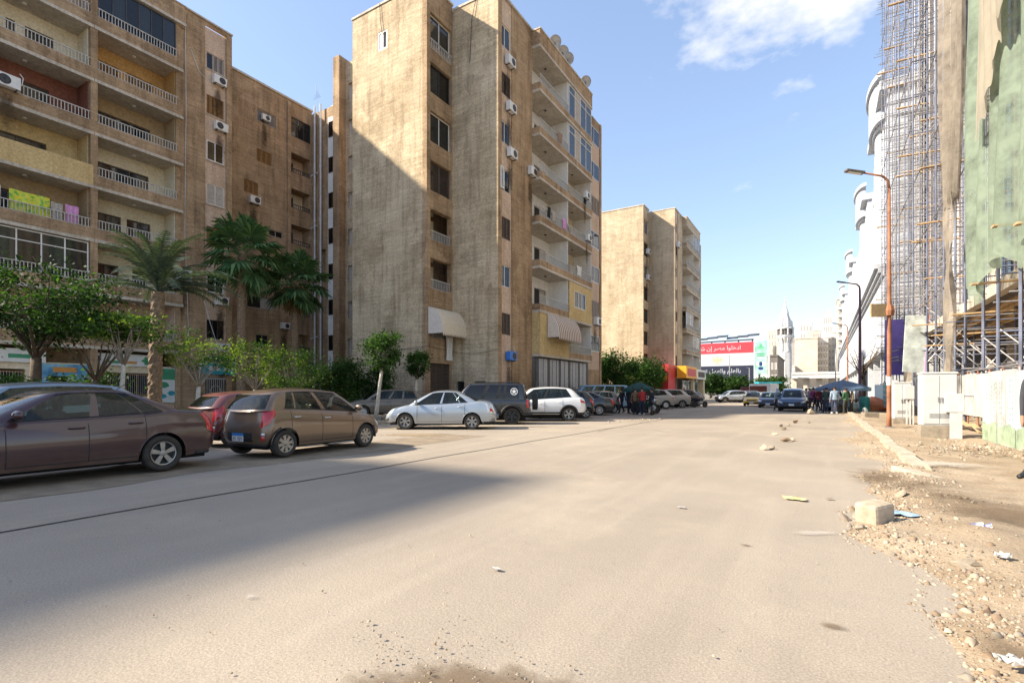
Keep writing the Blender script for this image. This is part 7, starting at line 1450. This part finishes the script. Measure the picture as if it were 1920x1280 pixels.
# site clutter on the right pavement
pm('tarp_orange', (.62, .20, .09), .8, .2, 3); pm('bucket_teal', (.05, .30, .30), .5, .1, 5); pm('sack_white', (.60, .58, .55), .85, .15, 6); pm('plastic_blue', (.30, .44, .60), .3, .15, 3); pm('litter_yellow', (.62, .56, .24), .6, .2, 12); pm('litter_white', (.38, .37, .35), .6, .12, 9); mural('litter_bag', (.70, .10, .10), (.70, .66, .60), (.05, .10, .55), 9.0)
def lump(name, label, cat, p, s, mat, seed, up=.5):
    r = random.Random(seed); bm = bmesh.new(); bmesh.ops.create_icosphere(bm, subdivisions=3, radius=1)
    for v in bm.verts:
        n = v.co.copy(); k = 1 + .14 * math.sin(4 * n.x + seed) + .12 * math.sin(5 * n.y + 2 * seed) + .10 * math.sin(7 * n.z + n.x * 3) + r.uniform(-.03, .03); z = n.z * s[2] * k; v.co = Vector((n.x * s[0] * k, n.y * s[1] * k, max(z, -s[2] * up)))
    me = bpy.data.meshes.new(name); bm.to_mesh(me); bm.free(); me.materials.append(M[mat]); me.polygons.foreach_set('use_smooth', [True] * len(me.polygons)); o = place(name, me); o.location = (p[0], p[1], p[2] + s[2] * up); return tag(o, label, cat)
P1 = gnd(1640, 772); lump('tarpaulin', 'crumpled orange tarpaulin over a heap by the site fence', 'tarpaulin', (P1.x, P1.y, .08), (.75, .6, .62), 'tarp_orange', 3)
P1 = gnd(1612, 772); lump('sack', 'pale full sack left of the orange tarpaulin', 'sack', (P1.x, P1.y, .08), (.38, .3, .45), 'sack_white', 5); P1 = gnd(1600, 772); lump('sack', 'leaning pale sack nearest the crowd', 'sack', (P1.x, P1.y, .08), (.42, .32, .36), 'sack_white', 8)
P1 = gnd(1622, 776); lump('sack', 'small white bag on the pavement before the tarpaulin', 'sack', (P1.x, P1.y, .08), (.16, .16, .22), 'litter_white', 9)
x, y, _ = at(1621, 35.5); t = thing('barrel', 'teal barrel standing by the far site fence', 'barrel', (x, y, .08)); q = MB(); q.lathe([(.28, 0), (.3, .1), (.29, .45), (.31, .5), (.3, .9), (.27, .95)], 16); q.build('drum', 'bucket_teal', t, True, local=True); q = MB(); q.lathe([(.28, .94), (.28, 1.0), (0, 1.02)], 16); q.build('lid', 'bucket_teal', t, local=True)
P1 = gnd(1631, 785); q = MB(); q.obox((P1.x, P1.y, .2), (.32, .1, 0), (-.08, .2, 0), (0, 0, .14)); tag(q.build('concrete_block', 'rock_grey', at=(P1.x, P1.y, .06), bevel=.02), 'grey concrete block lying behind the kerb', 'concrete block')
def litter(name, label, px, py, s, mat, seed, z=.02, cr=.3):
    r = random.Random(seed); p = gnd(px, py); n = 5; V = [(p.x + s * (i / n - .5) + r.uniform(-.1, .1) * s, p.y + s * .6 * (j / n - .5) + r.uniform(-.1, .1) * s, z + max(0, r.uniform(-.3, 1) * cr * s * .5)) for j in range(n + 1) for i in range(n + 1)]; q = MB(); q.add(V, [(j * (n + 1) + i, j * (n + 1) + i + 1, (j + 1) * (n + 1) + i + 1, (j + 1) * (n + 1) + i) for j in range(n) for i in range(n)]); o = q.build(name, mat, at=(p.x, p.y, z)); return tag(o, label, 'litter')
litter('paper_scrap', 'torn yellow paper flat on the road', 1490, 937, .26, 'litter_yellow', 1, cr=.12); litter('paper_scrap', 'small white paper scrap in the middle of the road', 930, 1070, .07, 'litter_white', 2); litter('paper_scrap', 'thin white scrap beyond the yellow paper', 1277, 953, .09, 'litter_white', 3, cr=.1)
litter('plastic_sheet', 'pale blue plastic sheet beside the stone block', 1690, 973, .30, 'plastic_blue', 4, .06, .15); litter('plastic_bag', 'red and blue plastic bag on the rubble', 1838, 1012, .14, 'litter_bag', 5, .11, .9); litter('plastic_bag', 'white plastic bag at the lower right corner', 1892, 1274, .10, 'litter_white', 6, .08, .9); litter('plastic_bag', 'grey plastic bag among the rubble stones', 1882, 1072, .10, 'litter_white', 7, .12, .8); litter('paper_scrap', 'flat pale board scrap on the dirt', 1725, 900, .34, 'hoard_beige', 8, .07, .05)
litter('paper_scrap', 'small scrap near the row of rocks', 1555, 937, .08, 'rock_brown', 9, cr=.2)
# far left pavement fittings
x, y = atX(845, -17.5); bl = thing('bollard', 'short grey bollard between the silver sedan and the wall', 'bollard', (x, y, .1)); q = MB(); q.lathe([(.07, 0), (.07, .85), (.05, .92), (0, .94)], 12); q.build('post', 'concrete', bl, local=True); q = MB(); q.lathe([(.075, .6), (.075, .72)], 12); q.build('band', 'white_paint', bl, local=True)
for px, D, l, hh_ in ((1368, 120, 'tall thin pole in front of the flag billboard', 10), (1405, 118, 'short thin pole right of the flag emblem', 7)):
    x, y, _ = at(px, D); t = thing('street_pole', l, 'pole', (x, y, 0)); q = MB(); q.tube([(0, 0, 0), (0, 0, hh_)], [.16, .09], 8); q.build('pole', 'grey_metal', t, local=True); q = MB(); q.tube([(0, 0, hh_ - .1), (-.6, 0, hh_ + .1)], .05, 6); q.build('arm', 'grey_metal', t, local=True)
x, y, _ = at(1376, 112); t = thing('road_sign', 'small white road sign among the far trees', 'sign', (x, y, 0), ANG); q = MB(); q.box(-1.0, 1.0, -.05, 0, 3.2, 4.1); q.build('panel', 'sign_white', t, local=True); q = MB(); q.tube([(0, 0, 0), (0, 0, 4)], .06, 6); q.build('post', 'grey_metal', t, local=True)
x, y, _ = at(1440, 100); t = thing('bus_shelter', 'blue roofed shelter beside the round far tree', 'shelter', (x, y, 0), ANG); q = MB(); q.box(-2.2, 2.2, -1, 1, 3.1, 3.4); q.build('roof', 'sign_teal', t, local=True)
for xx in (-2, 2): q = MB(); q.tube([(xx, 0, 0), (xx, 0, 3.1)], .07, 6); q.build('post', 'white_paint', t, local=True)
